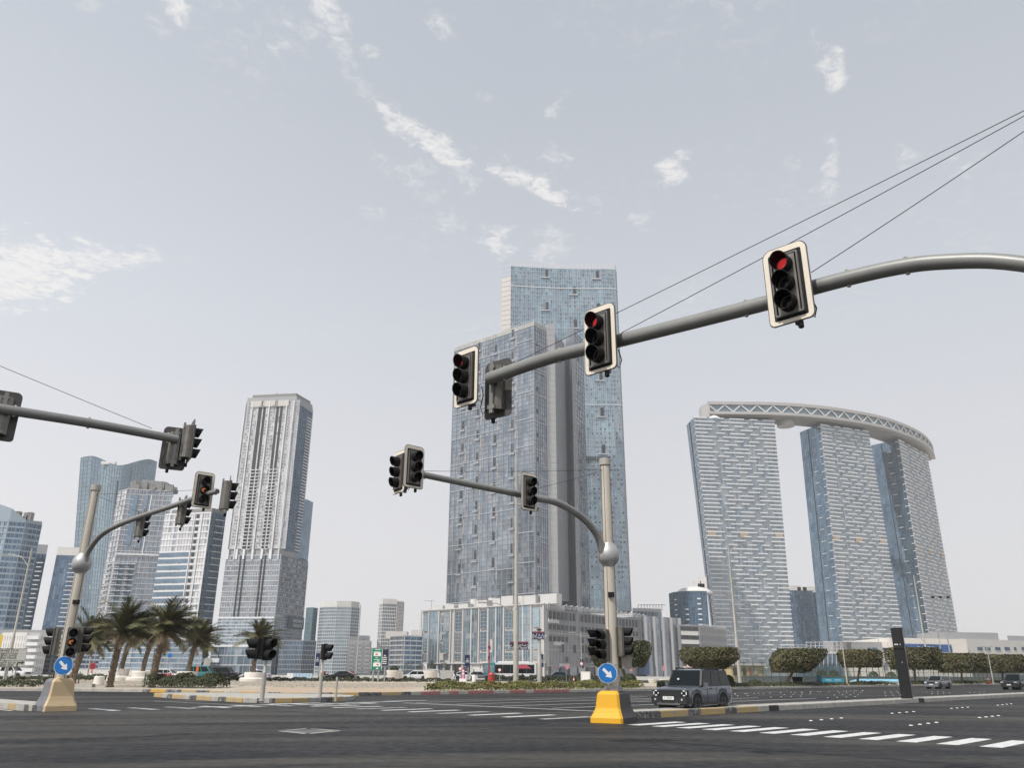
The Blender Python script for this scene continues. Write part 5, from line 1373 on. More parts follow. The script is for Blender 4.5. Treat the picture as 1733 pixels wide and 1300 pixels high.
def mast(label, base, d, arm_px, zg=0.0, H=9.7, ball=5.9, r0=.20, arm_r=(.15, .105), extra=()):
    t = thing('signal_mast', label, 'signal mast', (base[0], base[1], zg), 0, 'signal masts around the junction', world_space=True)
    b = Vector((base[0], base[1], 0))
    zb0 = zg + 1.05
    for nm, z0, z1, ra, rb_ in (('lower_pole', zb0, zg + ball - .40, r0 + .035, r0 + .015), ('upper_pole', zg + ball + .36, zg + H - .30, r0, r0 - .015)):
        MB().tube([b + Vector((0, 0, z0)), b + Vector((0, 0, z1))], [ra, rb_], 24).build(nm, M_pole, t, smooth=True)
        for k, a in enumerate((-165, -118, -22, 80)):
            g = MB(); ca, sa = math.cos(R(a)), math.sin(R(a))
            g.bar(b + Vector((ca * (ra + .004), sa * (ra + .004), z0 + .02)), b + Vector((ca * (rb_ + .004), sa * (rb_ + .004), z1 - .02)), .014 if k % 2 else .03, .014, up=(ca, sa, 0.001)); g.build('groove', M_groove, t)
    MB().lathe([(r0 + .01, H - .30), (r0 + .03, H - .28), (r0 + .03, H - .02), (r0 - .03, H)], (b.x, b.y, zg), 24).build('cap', M_galb, t, smooth=True)
    pr = [(.23, -.44), (.26, -.36), (.33, -.30), (.40, -.18), (.42, 0), (.40, .16), (.33, .30), (.26, .38), (.23, .44)]
    MB().lathe(pr, (b.x, b.y, zg + ball), 28).build('ball', M_ball, t, smooth=True)
    MB().tube([b + Vector((0, 0, zb0 - .05)), b + Vector((0, 0, zb0 + .16))], .30, 20).build('foot_collar', M_gal, t, smooth=True)
    pts = [on_plane(px, py, base, d)[0] for px, py in arm_px]
    sp_ = [b + Vector((d[0] * .3, d[1] * .3, zg + ball + .08))] + list(extra) + pts
    # smooth the run
    out = []
    for i in range(len(sp_) - 1):
        p0, p1, p2, p3 = sp_[max(i - 1, 0)], sp_[i], sp_[i + 1], sp_[min(i + 2, len(sp_) - 1)]
        for k in range(6):
            u = k / 6; out.append(.5 * ((2 * p1) + (-p0 + p2) * u + (2 * p0 - 5 * p1 + 4 * p2 - p3) * u * u + (-p0 + 3 * p1 - 3 * p2 + p3) * u ** 3))
    out.append(sp_[-1])
    rr = [lerp(arm_r[0], arm_r[1], i / (len(out) - 1)) for i in range(len(out))]
    MB().tube(out, rr, 24).build('arm', M_arm, t, smooth=True)
    bolts = MB()
    for i in range(16, len(out) - 1, 5):
        for dz in (-1, 1): bolts.box(out[i] + Vector((0, 0, dz * (rr[i] + .008))), (.05, .05, .04))
    bolts.build('bolt', M_galb, t, kind='stuff')
    dA_ = R(-70); MB().box(b + Vector(((r0 + .028) * math.cos(dA_), (r0 + .028) * math.sin(dA_), zg + 1.75)), (.02, .15, .42), 0, dA_).build('access_door', M_galb, t)
    fl = MB(); fl.lathe([(.36, zg + 1.06), (.36, zg + 1.09)], (b.x, b.y, 0), 20)
    for k in range(8): fl.lathe([(.022, zg + 1.09), (.022, zg + 1.15)], (b.x + .32 * math.cos(k * .785), b.y + .32 * math.sin(k * .785), 0), 6)
    fl.build('base_flange', M_gal, t)
    top = b + Vector((0, 0, zg + H - .45))
    return t, top, out
def cable(t, a, b, sag=.12, r=.009):
    pts = [lerp(a, b, k / 10) - Vector((0, 0, sag * 4 * (k / 10) * (1 - k / 10))) for k in range(11)]
    MB().tube(pts, r, 5).build('stay_cable', M_cable, t)
def plinth(t, base, rz, w, dp, mats, h=1.12):
    secs = [(0, 1.0), (.17, .995), (.20, .97), (.34, .86), (.50, .765), (.56, .75), (.98, .68), (1.04, .62), (1.10, .50)]
    Mx = Matrix.Translation((base[0], base[1], 0)) @ RZ(rz)
    sides = {'painted_face': [], 'dark_face': []}
    for nm, m, sg in (('painted_face', mats[0], 0), ('dark_face', mats[1], 1)):
        mb = MB(); rings = []
        for z, k in secs:
            x, y = w / 2 * k, dp / 2 * (k * .8 + .2)
            c = .10
            full = [(-x + c, -y), (x - c * .6, -y), (x, -y + c), (x, y - c), (x - c, y), (-x + c, y), (-x, y - c), (-x, -y + c)]
            full = [(fx * mats[2], fy) for fx, fy in full]
            rings.append([Mx @ Vector((fx, fy, z * h / 1.1)) for fx, fy in full])
        keep = (7, 0, 1, 6) if sg == 0 else (2, 3, 4, 5)
        for a, b_ in zip(rings[:-1], rings[1:]):
            for i in keep: mb.quad(a[i], a[(i + 1) % 8], b_[(i + 1) % 8], b_[i])
        if sg == 0: mb.add(rings[-1], [tuple(range(8))])
        mb.build(nm, m, t)
M_ply = worn_paint('plinth_yellow', (.76, .40, .015), (.60, .36, .06), .30, 4)
M_plb = worn_paint('plinth_black', (.045, .045, .047), (.13, .125, .12), .32, 6)
M_plbe = worn_paint('plinth_beige', (.58, .44, .26), (.48, .38, .25), .40, 3)
M_plg = mat('plinth_grey', (.17, .17, .18), .7, var=.2, vscale=3)
M_sblue = mat('sign_blue', (.01, .16, .48), .4)
M_swhite = mat('sign_white', (.78, .78, .76), .45)
def disc_sign(label, c, n, r=.31):
    t = thing('round_sign', label, 'road sign', c, faceto(n), 'blue keep right signs')
    MB().lathe([(r, -.012), (r, .0)], n=36).xform(Matrix.Rotation(R(90), 4, 'X')).build('rim', M_swhite, t)
    MB().lathe([(r * .955, 0), (r * .955, .004)], n=36).xform(Matrix.Rotation(R(90), 4, 'X')).build('face', M_sblue, t)
    a = MB(); Q = Matrix.Rotation(R(45), 4, 'Y')
    a.add([(-.19, -.008, -.045), (.02, -.008, -.045), (.02, -.008, .045), (-.19, -.008, .045)], [(0, 1, 2, 3)])
    a.add([(.02, -.008, -.115), (.04, -.008, -.115), (.20, -.008, 0), (.04, -.008, .115), (.02, -.008, .115), (.02, -.008, 0)], [(0, 1, 2, 5), (5, 2, 3, 4)])
    for v in a.v: v *= 1.0
    a.xform(Q @ SC(r / .31, 1, r / .31)); a.build('arrow', M_swhite, t)
    MB().tube([(0, .02, -r * 1.02), (0, .02, r * 1.0)], .02, 8).build('clamp', M_gal, t)
    return t
# ---- right mast (yellow plinth)
RB_ = Vector((3.72, 30.9)); RD = Vector((-.78, -.62)).normalized()
tR, topR, outR = mast('signal mast with bright yellow and black plinth, arm reaching left across the towers', RB_, RD, [(1010, 905), (985, 876), (945, 852), (905, 843), (884, 838), (800, 821), (708, 802)], 0)
plinth(tR, RB_, R(-27), 1.22, 1.75, (M_ply, M_plb, 1), 1.05)
for px, py in ((700, 797), (872, 835)): cable(tR, topR, on_plane(px, py, RB_, RD)[0], .05, .008)
MB().box(on_plane(1033, 1008, RB_, (-.99, .1))[0] + Vector((0, -.22, 0)), (.22, .18, .18)).build('sensor_box', M_blackp, tR)
MB().box((RB_.x + .55, RB_.y + .15, 2.3), (.34, .24, 1.0)).build('control_box', mat('control_box', (.30, .27, .25), .5), tR)
def arm_signal(label, px, py, base, d, n, off=.30, **kw):
    p, s = on_plane(px, py, base, d); n = Vector((n[0], n[1])).normalized()
    return signal(label, (p.x + n.x * off, p.y + n.y * off, p.z), n, **kw)
arm_signal('unlit traffic light on the middle of the right mast arm, visors to the right', 884, 836, RB_, RD, (.66, -.75), scale=.94)
arm_signal('unlit traffic light at the tip of the right mast arm, visors to the right', 690, 795, RB_, RD, (.66, -.75), scale=.96)
arm_signal('unlit traffic light at the tip of the right mast arm, visors to the left', 692, 803, RB_, RD, (-.80, -.60), scale=.96)
def pole_signal(label, px, py, base, n, dist, **kw):
    n = Vector((n[0], n[1])).normalized(); d = ray(px, py)
    Y = base.y + n.y * dist; p = P(px, py, Y)
    return signal(label, (p.x, p.y, p.z), n, **kw)
pole_signal('black three-aspect signal low on the left of the yellow-based mast, front one', 1022, 1092, RB_, (-.62, -.78), .30, kind='small', scale=1.05)
pole_signal('black signal low on the yellow-based mast, tucked behind the front one', 1012, 1088, RB_, (-.95, .10), .15, kind='small', scale=.95)
pole_signal('black signal low on the right of the yellow-based mast', 1053, 1086, RB_, (.92, -.38), .30, kind='small', scale=1.0)
disc_sign('blue round keep-right sign with white arrow above the yellow plinth', P(1028, 1140, 30.45), (-.12, -.99), .345)
# ---- near mast (pole outside the frame, arm overhead)
NB = Vector((8.66, 8.83)); ND = Vector((-.72, .69)).normalized()
tN, topN, outN = mast('nearest signal mast whose grey arm crosses the upper right sky', NB, ND, [(1733, 447), (1600, 443), (1500, 456), (1375, 487), (1300, 512), (1042, 578), (930, 606), (828, 641)], .12, 10.08, 5.9, .2, (.112, .150))
plinth(tN, NB, R(20), 1.22, 1.45, (M_ply, M_plb, 1))
for px, py in ((846, 633), (1052, 571), (1374, 470)): cable(tN, topN, on_plane(px, py, NB, ND)[0] + Vector((0, 0, .1)), .03, .0075)
NN = Vector((-.68, -.73))
arm_signal('red traffic light hanging highest, at the upper right of the overhead arm', 1349, 494, NB, ND, NN, lit=('red', 0))
arm_signal('red traffic light midway along the overhead arm, in front of the tallest tower', 1033, 584, NB, ND, NN, lit=('red', 0))
arm_signal('red traffic light at the tip of the overhead arm, before the balconied tower', 803, 645, NB, ND, NN, .22, lit=('red', 0))
arm_signal('traffic light seen from behind near the tip of the overhead arm', 828, 653, NB, ND, (.60, .80), .30)
# ---- left near mast (pole outside the frame on the left)
WBs = Vector((-19.5, 13.5)); WD = Vector((.76, .65)).normalized()
tW, topW, outW = mast('signal mast outside the left edge, its arm reaching in from the left', WBs, WD, [(-260, 655), (-150, 667), (0, 692), (150, 716), (300, 744)], .12, 11.3, 5.9, .2, (.15, .12), extra=[Vector((WBs.x + WD.x * .9, WBs.y + WD.y * .9, 6.7)), Vector((WBs.x + WD.x * 2.2, WBs.y + WD.y * 2.2, 7.5))])
plinth(tW, WBs, R(10), 1.22, 1.45, (M_plbe, M_plg, -1))
cable(tW, topW, on_plane(256, 731, WBs, WD)[0] + Vector((0, 0, .1)), .04, .008)
arm_signal('traffic light seen from behind at the very left edge', 4, 700, WBs, WD, (-.55, .84), .25, scale=.9)
arm_signal('traffic light seen from behind at the tip of the left arm', 296, 757, WBs, WD, (-.45, .9), .22, scale=.86)
arm_signal('traffic light seen edge-on at the tip of the left arm, visors to the right', 307, 747, WBs, WD, (.86, .5), .20, scale=.86)
# ---- far left mast (beige plinth)
FB = Vector((LP.x, LP.y)); FD = Vector((.79, -.61)).normalized()
tF, topF, outF = mast('signal mast with a beige plinth by the palms, pole leaning in the wide view', FB, FD, [(150, 933), (170, 907), (200, 889), (245, 872), (297, 855), (345, 838), (368, 832)], 0, 10.0, 6.3, .2, (.13, .10))
plinth(tF, FB, R(46), 1.36, 1.5, (M_plbe, M_plg, -1), 1.32)
cable(tF, topF, on_plane(365, 831, FB, FD)[0] + Vector((0, 0, .1)), .05, .008); cable(tF, topF, on_plane(240, 872, FB, FD)[0] + Vector((0, 0, .1)), .05, .008)
MB().box(on_plane(129, 1020, FB, (.99, .1))[0] + Vector((.1, -.2, 0)), (.24, .18, .18)).build('sensor_box', M_blackp, tF)
arm_signal('traffic light with amber arrow near the tip of the far left mast arm', 339, 833, FB, FD, (.62, -.78), lit=('amber', 1))
arm_signal('traffic light seen side-on at the outer end of the far left mast arm', 374, 838, FB, FD, (.93, .36), .22)
arm_signal('traffic light seen side-on, first from the ball joint of the far left mast', 226, 888, FB, FD, (.86, .5), .30, scale=.92)
arm_signal('traffic light seen side-on, second from the ball joint of the far left mast', 296, 866, FB, FD, (.86, .5), .30, scale=.92)
pole_signal('black signal low on the far left mast, visors to the left', 94, 1086, FB, (-.96, -.2), .25, kind='small', scale=1.15)
pole_signal('black signal low on the far left mast with amber arrow lit', 121, 1088, FB, (.5, -.86), .36, kind='small', scale=1.2, lit=('amber', 1))
pole_signal('black signal low on the far left mast, visors to the far right', 137, 1083, FB, (.95, .25), .15, kind='small', scale=1.1)
disc_sign('blue round keep-right sign with white arrow above the beige plinth', P(107.5, 1127, 36.9), (.15, -.98), .39)
# ================================================================== street furniture
def post(t, x, y, z0, z1, r0, r1, m, nm='pole', n=12):
    return MB().tube([(x, y, z0), (x, y, z1)], [r0, r1], n).build(nm, m, t, smooth=True)
# slim posts on the refuge island
def ped_post(label, px, pybase, pytop, heads, mat_=M_galb):
    b = G(px, pybase, .235); h = zat(px, pytop, b.y)
    t = thing('signal_post', label, 'signal post', (b.x, b.y, .235), 0, 'slim signal posts', world_space=True)
    MB().tube([(b.x, b.y, .13), (b.x, b.y, .135 + h * .48)], .115, 14).build('lower_pole', mat_, t, smooth=True)
    MB().tube([(b.x, b.y, .135 + h * .48), (b.x, b.y, .135 + h * .5), (b.x, b.y, h)], [.115, .075, .07], 14).build('upper_pole', mat_, t, smooth=True)
    MB().lathe([(.2, .235), (.2, .26), (.12, .28)], (b.x, b.y, 0), 12).build('foot_flange', M_gal, t)
    MB().lathe([(.09, h), (.08, h + .06), (.01, h + .1)], (b.x, b.y, 0), 12).build('cap', M_galb, t)
    for lab, dx, py, n, sc_ in heads:
        p = P(px + dx, py, b.y); signal(lab, (p.x, p.y - .02, p.z), n, kind='ped', scale=sc_)
    return b
ped_post('slim grey signal post on the refuge island in front of the small palm', 443, 1187, 1088, [('two-aspect signal on the island post, visors to the left', -6, 1099, (-.9, -.43), 1.5), ('two-aspect signal on the island post, visors to the right', 9, 1099, (.75, -.66), 1.55)])
ped_post('slim grey signal post further right on the refuge island, one signal', 541, 1181, 1094, [('single dark signal on the right side of the second island post', 8, 1104, (.97, -.2), 1.3)])
b = G(568, 1184.5, .235); t = thing('bollard', 'thin dark bollard at the right end of the refuge island', 'bollard', (b.x, b.y, .135), 0, world_space=True)
post(t, b.x, b.y, .13, 1.35, .06, .06, M_galb); MB().lathe([(.06, 1.35), (.045, 1.40)], (b.x, b.y, 0), 10).build('cap', M_gal, t)

def lamp(label, px, Y, pytop, r0, r1, arm=None, pxt=None, m=M_galb, double=False):
    b = corner(px, 1150, Y); z0 = tz(b.x, b.y) if Y > 60 else 0
    zt_ = zat(pxt or px, pytop, Y)
    t = thing('street_lamp', label, 'street lamp', (b.x, b.y, z0), 0, 'street lamps', world_space=True)
    MB().tube([(b.x, b.y, z0 - .1), (b.x, b.y, z0 + zt_ * .32), (b.x, b.y, z0 + zt_ * .33), (b.x, b.y, zt_)], [r0, r0 * .98, r0 * .66, r1], 14).build('pole', m, t, smooth=True)
    MB().box((b.x, b.y, z0 + .1), (r0 * 3.4, r0 * 3.4, .25)).build('base', M_conc, t)
    for (dx, dz, zz_) in (arm or []):
        pts = [(b.x, b.y, zz_ - .9 * abs(dx) * .5), (b.x + dx * .3, b.y, zz_ - .25), (b.x + dx * .7, b.y, zz_ + dz * .7), (b.x + dx, b.y, zz_ + dz)]
        MB().tube(pts, .05, 8).build('lamp_arm', m, t)
        MB().box((b.x + dx * 1.18, b.y, zz_ + dz), (abs(dx) * .5, .3, .12)).build('lamp_head', M_gal, t)
    return t, b, zt_
lt, lb_, lz = lamp('tall grey lamp post in front of the balconied tower, lamp arm low on its left', 873, 81, 782, .26, .11, [(-2.6, .3, zat(873, 1026, 81))], 873)
lamp('tall pale lamp post with one curved arm, left slab tower behind', 1252, 112, 922, .24, .10, [(1.9, .3, zat(1250, 926, 112)), (-2.0, .2, zat(1250, 1068, 112))], 1234)
lamp('tall pale lamp post between the middle and right slab towers', 1575, 172, 975, .24, .11, [(2.4, .3, zat(1555, 982, 172)), (-2.4, .2, zat(1560, 1078, 172))], 1553)
lamp('bare lamp post at the left edge in front of the curved block', 8, 96, 928, .20, .09, [(-3, .1, zat(10, 940, 96))], 31)
lamp('thin lamp post in front of the rounded tower', 602, 150, 1024, .14, .08, [], 607)
lamp('thin lamp post behind the left palms', 147, 150, 1005, .13, .07, [(1.5, .1, zat(147, 1012, 150))], 147)
lamp('short pale post before the second clipped tree on the right', 1433, 126, 1085, .11, .08, [], 1428)
lamp('short pale post before the fifth clipped tree on the right', 1680, 168, 1094, .11, .08, [(.8, .1, zat(1675, 1096, 168)), (-.8, .1, zat(1675, 1096, 168))], 1669)
lamp('thin pole behind the clipped trees, left of the blue banner', 1496, 190, 1082, .10, .07, [], 1490)
lamp('short lamp post by the ribbed block', 985, 150, 1070, .09, .07, [(-1.6, .1, zat(985, 1072, 150))], 985)
# floodlight mast
fb = corner(1612, 1130, 230); fz = zat(1603, 1012, 230)
t = thing('floodlight_mast', 'thin floodlight mast with three lamps at its top, right of the slab towers', 'floodlight', (fb.x, fb.y, .5), 0, world_space=True)
post(t, fb.x, fb.y, .4, fz, .22, .12, M_gal)
MB().bar((fb.x - 2.4, fb.y, fz), (fb.x + 2.2, fb.y, fz), .12).build('crossbar', M_gal, t)
for k in (-2.3, -.2, 2.0): MB().box((fb.x + k, fb.y - .3, fz + .1), (.8, .4, .5)).build('floodlight', M_blackp, t)
fb2 = corner(1597, 1130, 215); fz2 = zat(1594, 1068, 215)
t = thing('floodlight_mast', 'short floodlight mast with stacked lamps in front of the cream hall', 'floodlight', (fb2.x, fb2.y, .5), 0, world_space=True)
post(t, fb2.x, fb2.y, .4, fz2, .16, .10, M_galb)
for k in (0, .9): MB().box((fb2.x, fb2.y - .2, fz2 - k), (.9, .4, .6)).build('floodlight', M_galb, t)

# street name post with two plates
sb = corner(913, 1150, 80.5); sz0 = .2
t = thing('street_name_post', 'grey post carrying two dark street name plates beside the tall lamp post', 'sign post', (sb.x, sb.y, sz0), 0, world_space=True)
zt_ = zat(910, 1068, 80.5)
MB().tube([(sb.x, sb.y, .1), (sb.x, sb.y, 3.2), (sb.x, sb.y, 3.3), (sb.x, sb.y, zt_)], [.21, .21, .15, .14], 14).build('pole', M_galb, t, smooth=True)
MB().lathe([(.14, zt_), (.22, zt_ + .04), (.26, zt_ + .14), (.1, zt_ + .22)], (sb.x, sb.y, 0), 12).build('cap', mat('post_cap_red', (.16, .07, .06), .5), t)
M_navy = mat('plate_navy', (.012, .018, .075), .4); M_plum = mat('plate_dark', (.03, .018, .05), .4); M_mar = mat('plate_maroon', (.20, .03, .06), .45)
def plate_sign(x0, y0, x1, y1, Y, m, l1, l2, s1, s2):
    a, b_ = P(x0, y0, Y), P(x1, y1, Y); c = (a + b_) / 2; w, h = b_.x - a.x, a.z - b_.z
    MB().box((c.x, c.y, c.z), (w, .06, h)).build('name_plate', m, t); MB().box((c.x, c.y, a.z + .07), (w, .08, .13)).build('top_band', M_mar, t)
    M = Matrix.Translation((c.x - t.location.x, c.y - t.location.y - .035, c.z - t.location.z)) @ Matrix.Rotation(R(90), 4, 'X')
    text(l1, s1, M_swhite, t, M @ TR(0, h * .2, 0)); text(l2, s2, M_swhite, t, M @ TR(0, -h * .24, 0))
plate_sign(901, 1072, 922, 1083, 80.3, M_navy, arabic('شارع ليفة'), 'Al Theyab St', .42, .24)
plate_sign(863, 1089, 894, 1100, 80.9, M_plum, arabic('شارع ضاحي بن سعيد'), 'Dhahi Bin Saeed St', .34, .27)
# red and white marker pole with its capsule
mb_ = corner(827, 1160, 76.8); t = thing('marker_pole', 'thin dark red pole with a pale plate at its top, by the red bin', 'pole', (mb_.x, mb_.y, .15), 0, world_space=True)
post(t, mb_.x, mb_.y, .1, zat(826, 1085, 76.8), .075, .06, mat('pole_red', (.33, .05, .055), .5))
p = P(829, 1094, 76.8); MB().box((p.x + .1, p.y, p.z), (.22, .06, 1.1)).build('plate', M_offw, t)
for z in (3.0, 3.9): MB().box((mb_.x, mb_.y, z), (.2, .2, .22)).build('band', M_mar, t)
cb = corner(831.5, 1160, 75.3); t = thing('litter_bin', 'red capsule-shaped litter bin on a short leg in the low hedge', 'litter bin', (cb.x, cb.y, .15), 0, world_space=True)
MB().lathe([(.04, .55), (.22, .62), (.30, .75), (.31, 1.35), (.30, 1.5), (.22, 1.66), (.05, 1.72)], (cb.x, cb.y, 0), 18).build('shell', mat('bin_red', (.50, .05, .05), .4, var=.1, vscale=3), t, smooth=True)
MB().lathe([(.06, .05), (.06, .6)], (cb.x, cb.y, 0), 8).build('leg', mat('bin_leg', (.4, .06, .05), .5), t)
MB().lathe([(.315, 1.42), (.318, 1.5), (.312, 1.5)], (cb.x, cb.y, 0), 18).build('band', M_mar, t)
# black box column on the median (traffic camera)
kx_ = ray(1536, 1186); kx_ = kx_.x / kx_.y; rb_ = Vector((kx_ * 29.5 / (1 - kx_), 29.5 / (1 - kx_))); t = thing('camera_column', 'tall black square camera column standing on the concrete median', 'traffic camera', (rb_.x, rb_.y, .235), R(-30))
hC = 4.3; cwid = .66
MB().box((0, 0, hC / 2), (cwid, .56, hC)).build('case', mat('column_black', (.009, .0095, .0105), .4, var=.3, vscale=1.5), t)
MB().box((0, 0, hC + .015), (cwid + .03, .60, .05)).build('top_cap', M_blackp, t)
MB().box((-.04, -.31, hC - .62), (.60, .10, 1.2)).build('camera_window', mat('camera_glass', (.008, .008, .009), .05), t)
for x in (-.2, -.08, .1): MB().lathe([(.05, 0), (.045, .03)], n=10).xform(TR(x, -.365, hC - 1.0) @ Matrix.Rotation(R(90), 4, 'X')).build('camera_lens', M_swhite if x != .1 else M_gal, t)
MB().lathe([(.04, 0), (.035, .02)], n=10).xform(TR(.05, -.282, 2.2) @ Matrix.Rotation(R(90), 4, 'X')).build('lock', M_gal, t)
MB().box((.26, -.2815, hC / 2 - .5), (.02, .006, hC - 1.6)).build('door_seam', M_blackp, t)

# direction board at the left edge
zb_ = tz(-52, 82); dbY = 82.0
a, b_ = P(-38, 1098, dbY), P(40, 1130, dbY)
t = thing('direction_board', 'pale grey direction board with right-turn arrow, on legs at the left edge', 'road sign', ((a.x + b_.x) / 2, dbY, zb_), 0, world_space=True)
MB().box(((a.x + b_.x) / 2, dbY, (a.z + b_.z) / 2), (b_.x - a.x, .08, a.z - b_.z)).build('board', mat('board_grey', (.42, .42, .38), .5), t)
zl = zat(10, 1119, dbY); M_ink = mat('sign_ink', (.03, .03, .03), .5)
MB().box(((a.x + b_.x) / 2, dbY - .045, zl), (b_.x - a.x - .1, .012, .035)).build('divider', M_ink, t)
for zz_ in (a.z - .03, b_.z + .03): MB().box(((a.x + b_.x) / 2, dbY - .045, zz_), (b_.x - a.x, .012, .04)).build('edge_line', M_ink, t)
for px in (-20, 9, 26):
    q_ = corner(px - 2, 1150, dbY + .1); MB().tube([(q_.x, q_.y, zb_ - .1), (q_.x, q_.y, a.z - .1)], .06, 8).build('leg', M_gal, t)
def bline(px, py, s, body, al='RIGHT'):
    p = P(px, py, dbY - .05); text(body, s, M_ink, t, Matrix.Translation(p - t.location) @ Matrix.Rotation(R(90), 4, 'X'), align=al)
bline(32, 1100.6, .36, arabic('مدينة الأضواء جنوب')); bline(31, 1105.4, .36, arabic('مدينة الأضواء شمال')); bline(29, 1109.8, .36, 'City of Lights South'); bline(28, 1114.4, .36, 'City of Lights North')
bline(27, 1121.4, .36, arabic('مدينة الأضواء شرق')); bline(23, 1126, .36, 'City of Lights East')
ar = MB(); p = P(31, 1124, dbY - .052)
ar.box((p.x - .1, p.y, p.z - .12), (.12, .01, .42)); ar.box((p.x + .12, p.y, p.z + .1), (.42, .01, .12)); ar.add([(p.x + .3, p.y, p.z + .28), (p.x + .3, p.y, p.z - .08), (p.x + .56, p.y, p.z + .1)], [(0, 1, 2)]); ar.build('arrow', M_ink, t)
yb = P(-4, 1087, 120); t = thing('warning_board', 'yellow board cut by the left edge above the direction board', 'road sign', (yb.x, yb.y, .5), 0, world_space=True)
MB().box(yb, (1.2, .08, 1.9)).build('board', mat('board_yellow', (.62, .46, .05), .5), t); MB().box((yb.x, yb.y - .05, yb.z), (.5, .02, 1.0)).build('symbol', M_ink, t); post(t, yb.x, yb.y + .1, .5, yb.z, .06, .06, M_gal)

# green price-and-route board and the navy banner beside it
gY = 112; a, b_ = P(630, 1099, gY), P(645.5, 1134, gY)
t = thing('green_board', 'tall green road board with two white panels on two legs', 'road sign', ((a.x + b_.x) / 2, gY, .5), 0, world_space=True)
w, h = b_.x - a.x, a.z - b_.z; cx, cz = (a.x + b_.x) / 2, (a.z + b_.z) / 2
MB().box((cx, gY, cz), (w, .1, h)).build('board', mat('board_green', (.0, .20, .12), .45), t)
for k, nm in ((.5, 0), (-.5, 0)): MB().box((cx + k * w, gY - .01, cz), (.05, .12, h)).build('edge', M_swhite, t)
for zf, c_ in ((.24, (.5, .15, .15)), (-.26, (.5, .2, .2))):
    MB().box((cx + .05, gY - .06, cz + zf * h), (w * .70, .03, h * .18)).build('white_panel', M_swhite, t)
    MB().box((cx - .05 + (zf < 0) * .2, gY - .08, cz + zf * h), (w * .22, .02, h * .06)).build('red_mark', mat('panel_mark', (.55, .10, .08), .5), t)
for zf, wf_ in ((.47, .55), (.36, .6), (.07, .25), (-.02, .55), (-.08, .2), (-.14, .5), (-.43, .25), (-.46, .2)):
    MB().box((cx + rnd.uniform(-.1, .25), gY - .06, cz + zf * h), (w * wf_, .02, .07)).build('text_line', M_swhite, t)
for px in (631, 640): q_ = corner(px, 1150, gY + .1); post(t, q_.x, q_.y, .4, b_.z + .1, .11, .11, M_gal, 'leg')
a, b_ = P(646.5, 1100, gY), P(656, 1127, gY); t = thing('street_banner', 'dark navy street banner on a grey post right of the green board', 'banner', ((a.x + b_.x) / 2, gY, .5), 0, group='navy street banners', world_space=True)
def banner(t, a, b_, Y, px, lines):
    MB().box(((a.x + b_.x) / 2, Y, (a.z + b_.z) / 2), (b_.x - a.x, .08, a.z - b_.z)).build('panel', M_navy if lines < 5 else mat('banner_navy', (.018, .022, .05), .4), t)
    for k in range(lines): MB().box(((a.x + b_.x) / 2, Y - .05, (a.z + b_.z) / 2 + .25 - .25 * k), ((b_.x - a.x) * (.65 if k else .3), .02, .10)).build('text_line', M_swhite, t)
    q_ = corner(px, 1150, Y + .15); post(t, q_.x, q_.y, .4, a.z + .3, .10, .09, M_gal)
banner(t, a, b_, gY, 650.5, 5)
for lab, x0, y0, x1, y1, Y, px in (('small navy street banner in front of the podium entrance left of the bus', 787, 1109, 795, 1128, 150, 792), ('small blue street banner in front of the podium corner right of the bus', 913, 1108, 920, 1130, 150, 917), ('small blue street banner by the café corner of the garage', 982, 1116, 988, 1132, 150, 984), ('thin dark banner beside the second island post', 535, 1106, 540, 1128, 140, 538)):
    a, b_ = P(x0, y0, Y), P(x1, y1, Y); t = thing('street_banner', lab, 'banner', ((a.x + b_.x) / 2, Y, .5), 0, 'navy street banners', world_space=True); banner(t, a, b_, Y, px, 3)
# magenta service totem
kb_ = corner(783.5, 1148, 121); t = thing('totem', 'magenta information totem with white panels on a white plinth', 'totem', (kb_.x, kb_.y, .5), 0, world_space=True)
zt_ = zat(783, 1133, 121)
MB().box((kb_.x, kb_.y, (zt_ + .9) / 2), (.52, .45, zt_ - .9)).build('column', mat('totem_magenta', (.28, .03, .10), .4), t)
for zf in (.82, .55, .22): MB().box((kb_.x, kb_.y - .235, .9 + (zt_ - .9) * zf), (.32, .03, .24 if zf > .3 else .6)).build('panel', M_swhite if zf > .3 else mat('totem_pink', (.6, .3, .4), .5), t)
MB().box((kb_.x, kb_.y, .72), (1.0, .9, .44)).build('plinth', M_swhite, t)
dk_ = P(779, 1132.5, 121); t2 = thing('round_sign', 'white round speed sign left of the magenta totem', 'road sign', (dk_.x, dk_.y, .5), 0, world_space=True)
def small_round(t, c, r, m1, m2, zg_):
    MB().lathe([(r, -.02), (r, .02)], n=20).xform(Matrix.Translation(c) @ Matrix.Rotation(R(90), 4, 'X')).build('face', m1, t)
    MB().lathe([(r * .72, .02), (r * .72, .03)], n=20).xform(Matrix.Translation(c) @ Matrix.Rotation(R(90), 4, 'X')).build('disc', m2, t)
    MB().tube([(c.x, c.y + .05, zg_), (c.x, c.y + .05, c.z)], .04, 8).build('pole', M_gal, t)
M_sred = mat('sign_red', (.55, .04, .04), .45)
small_round(t2, dk_, .27, M_sred, M_swhite, .5)
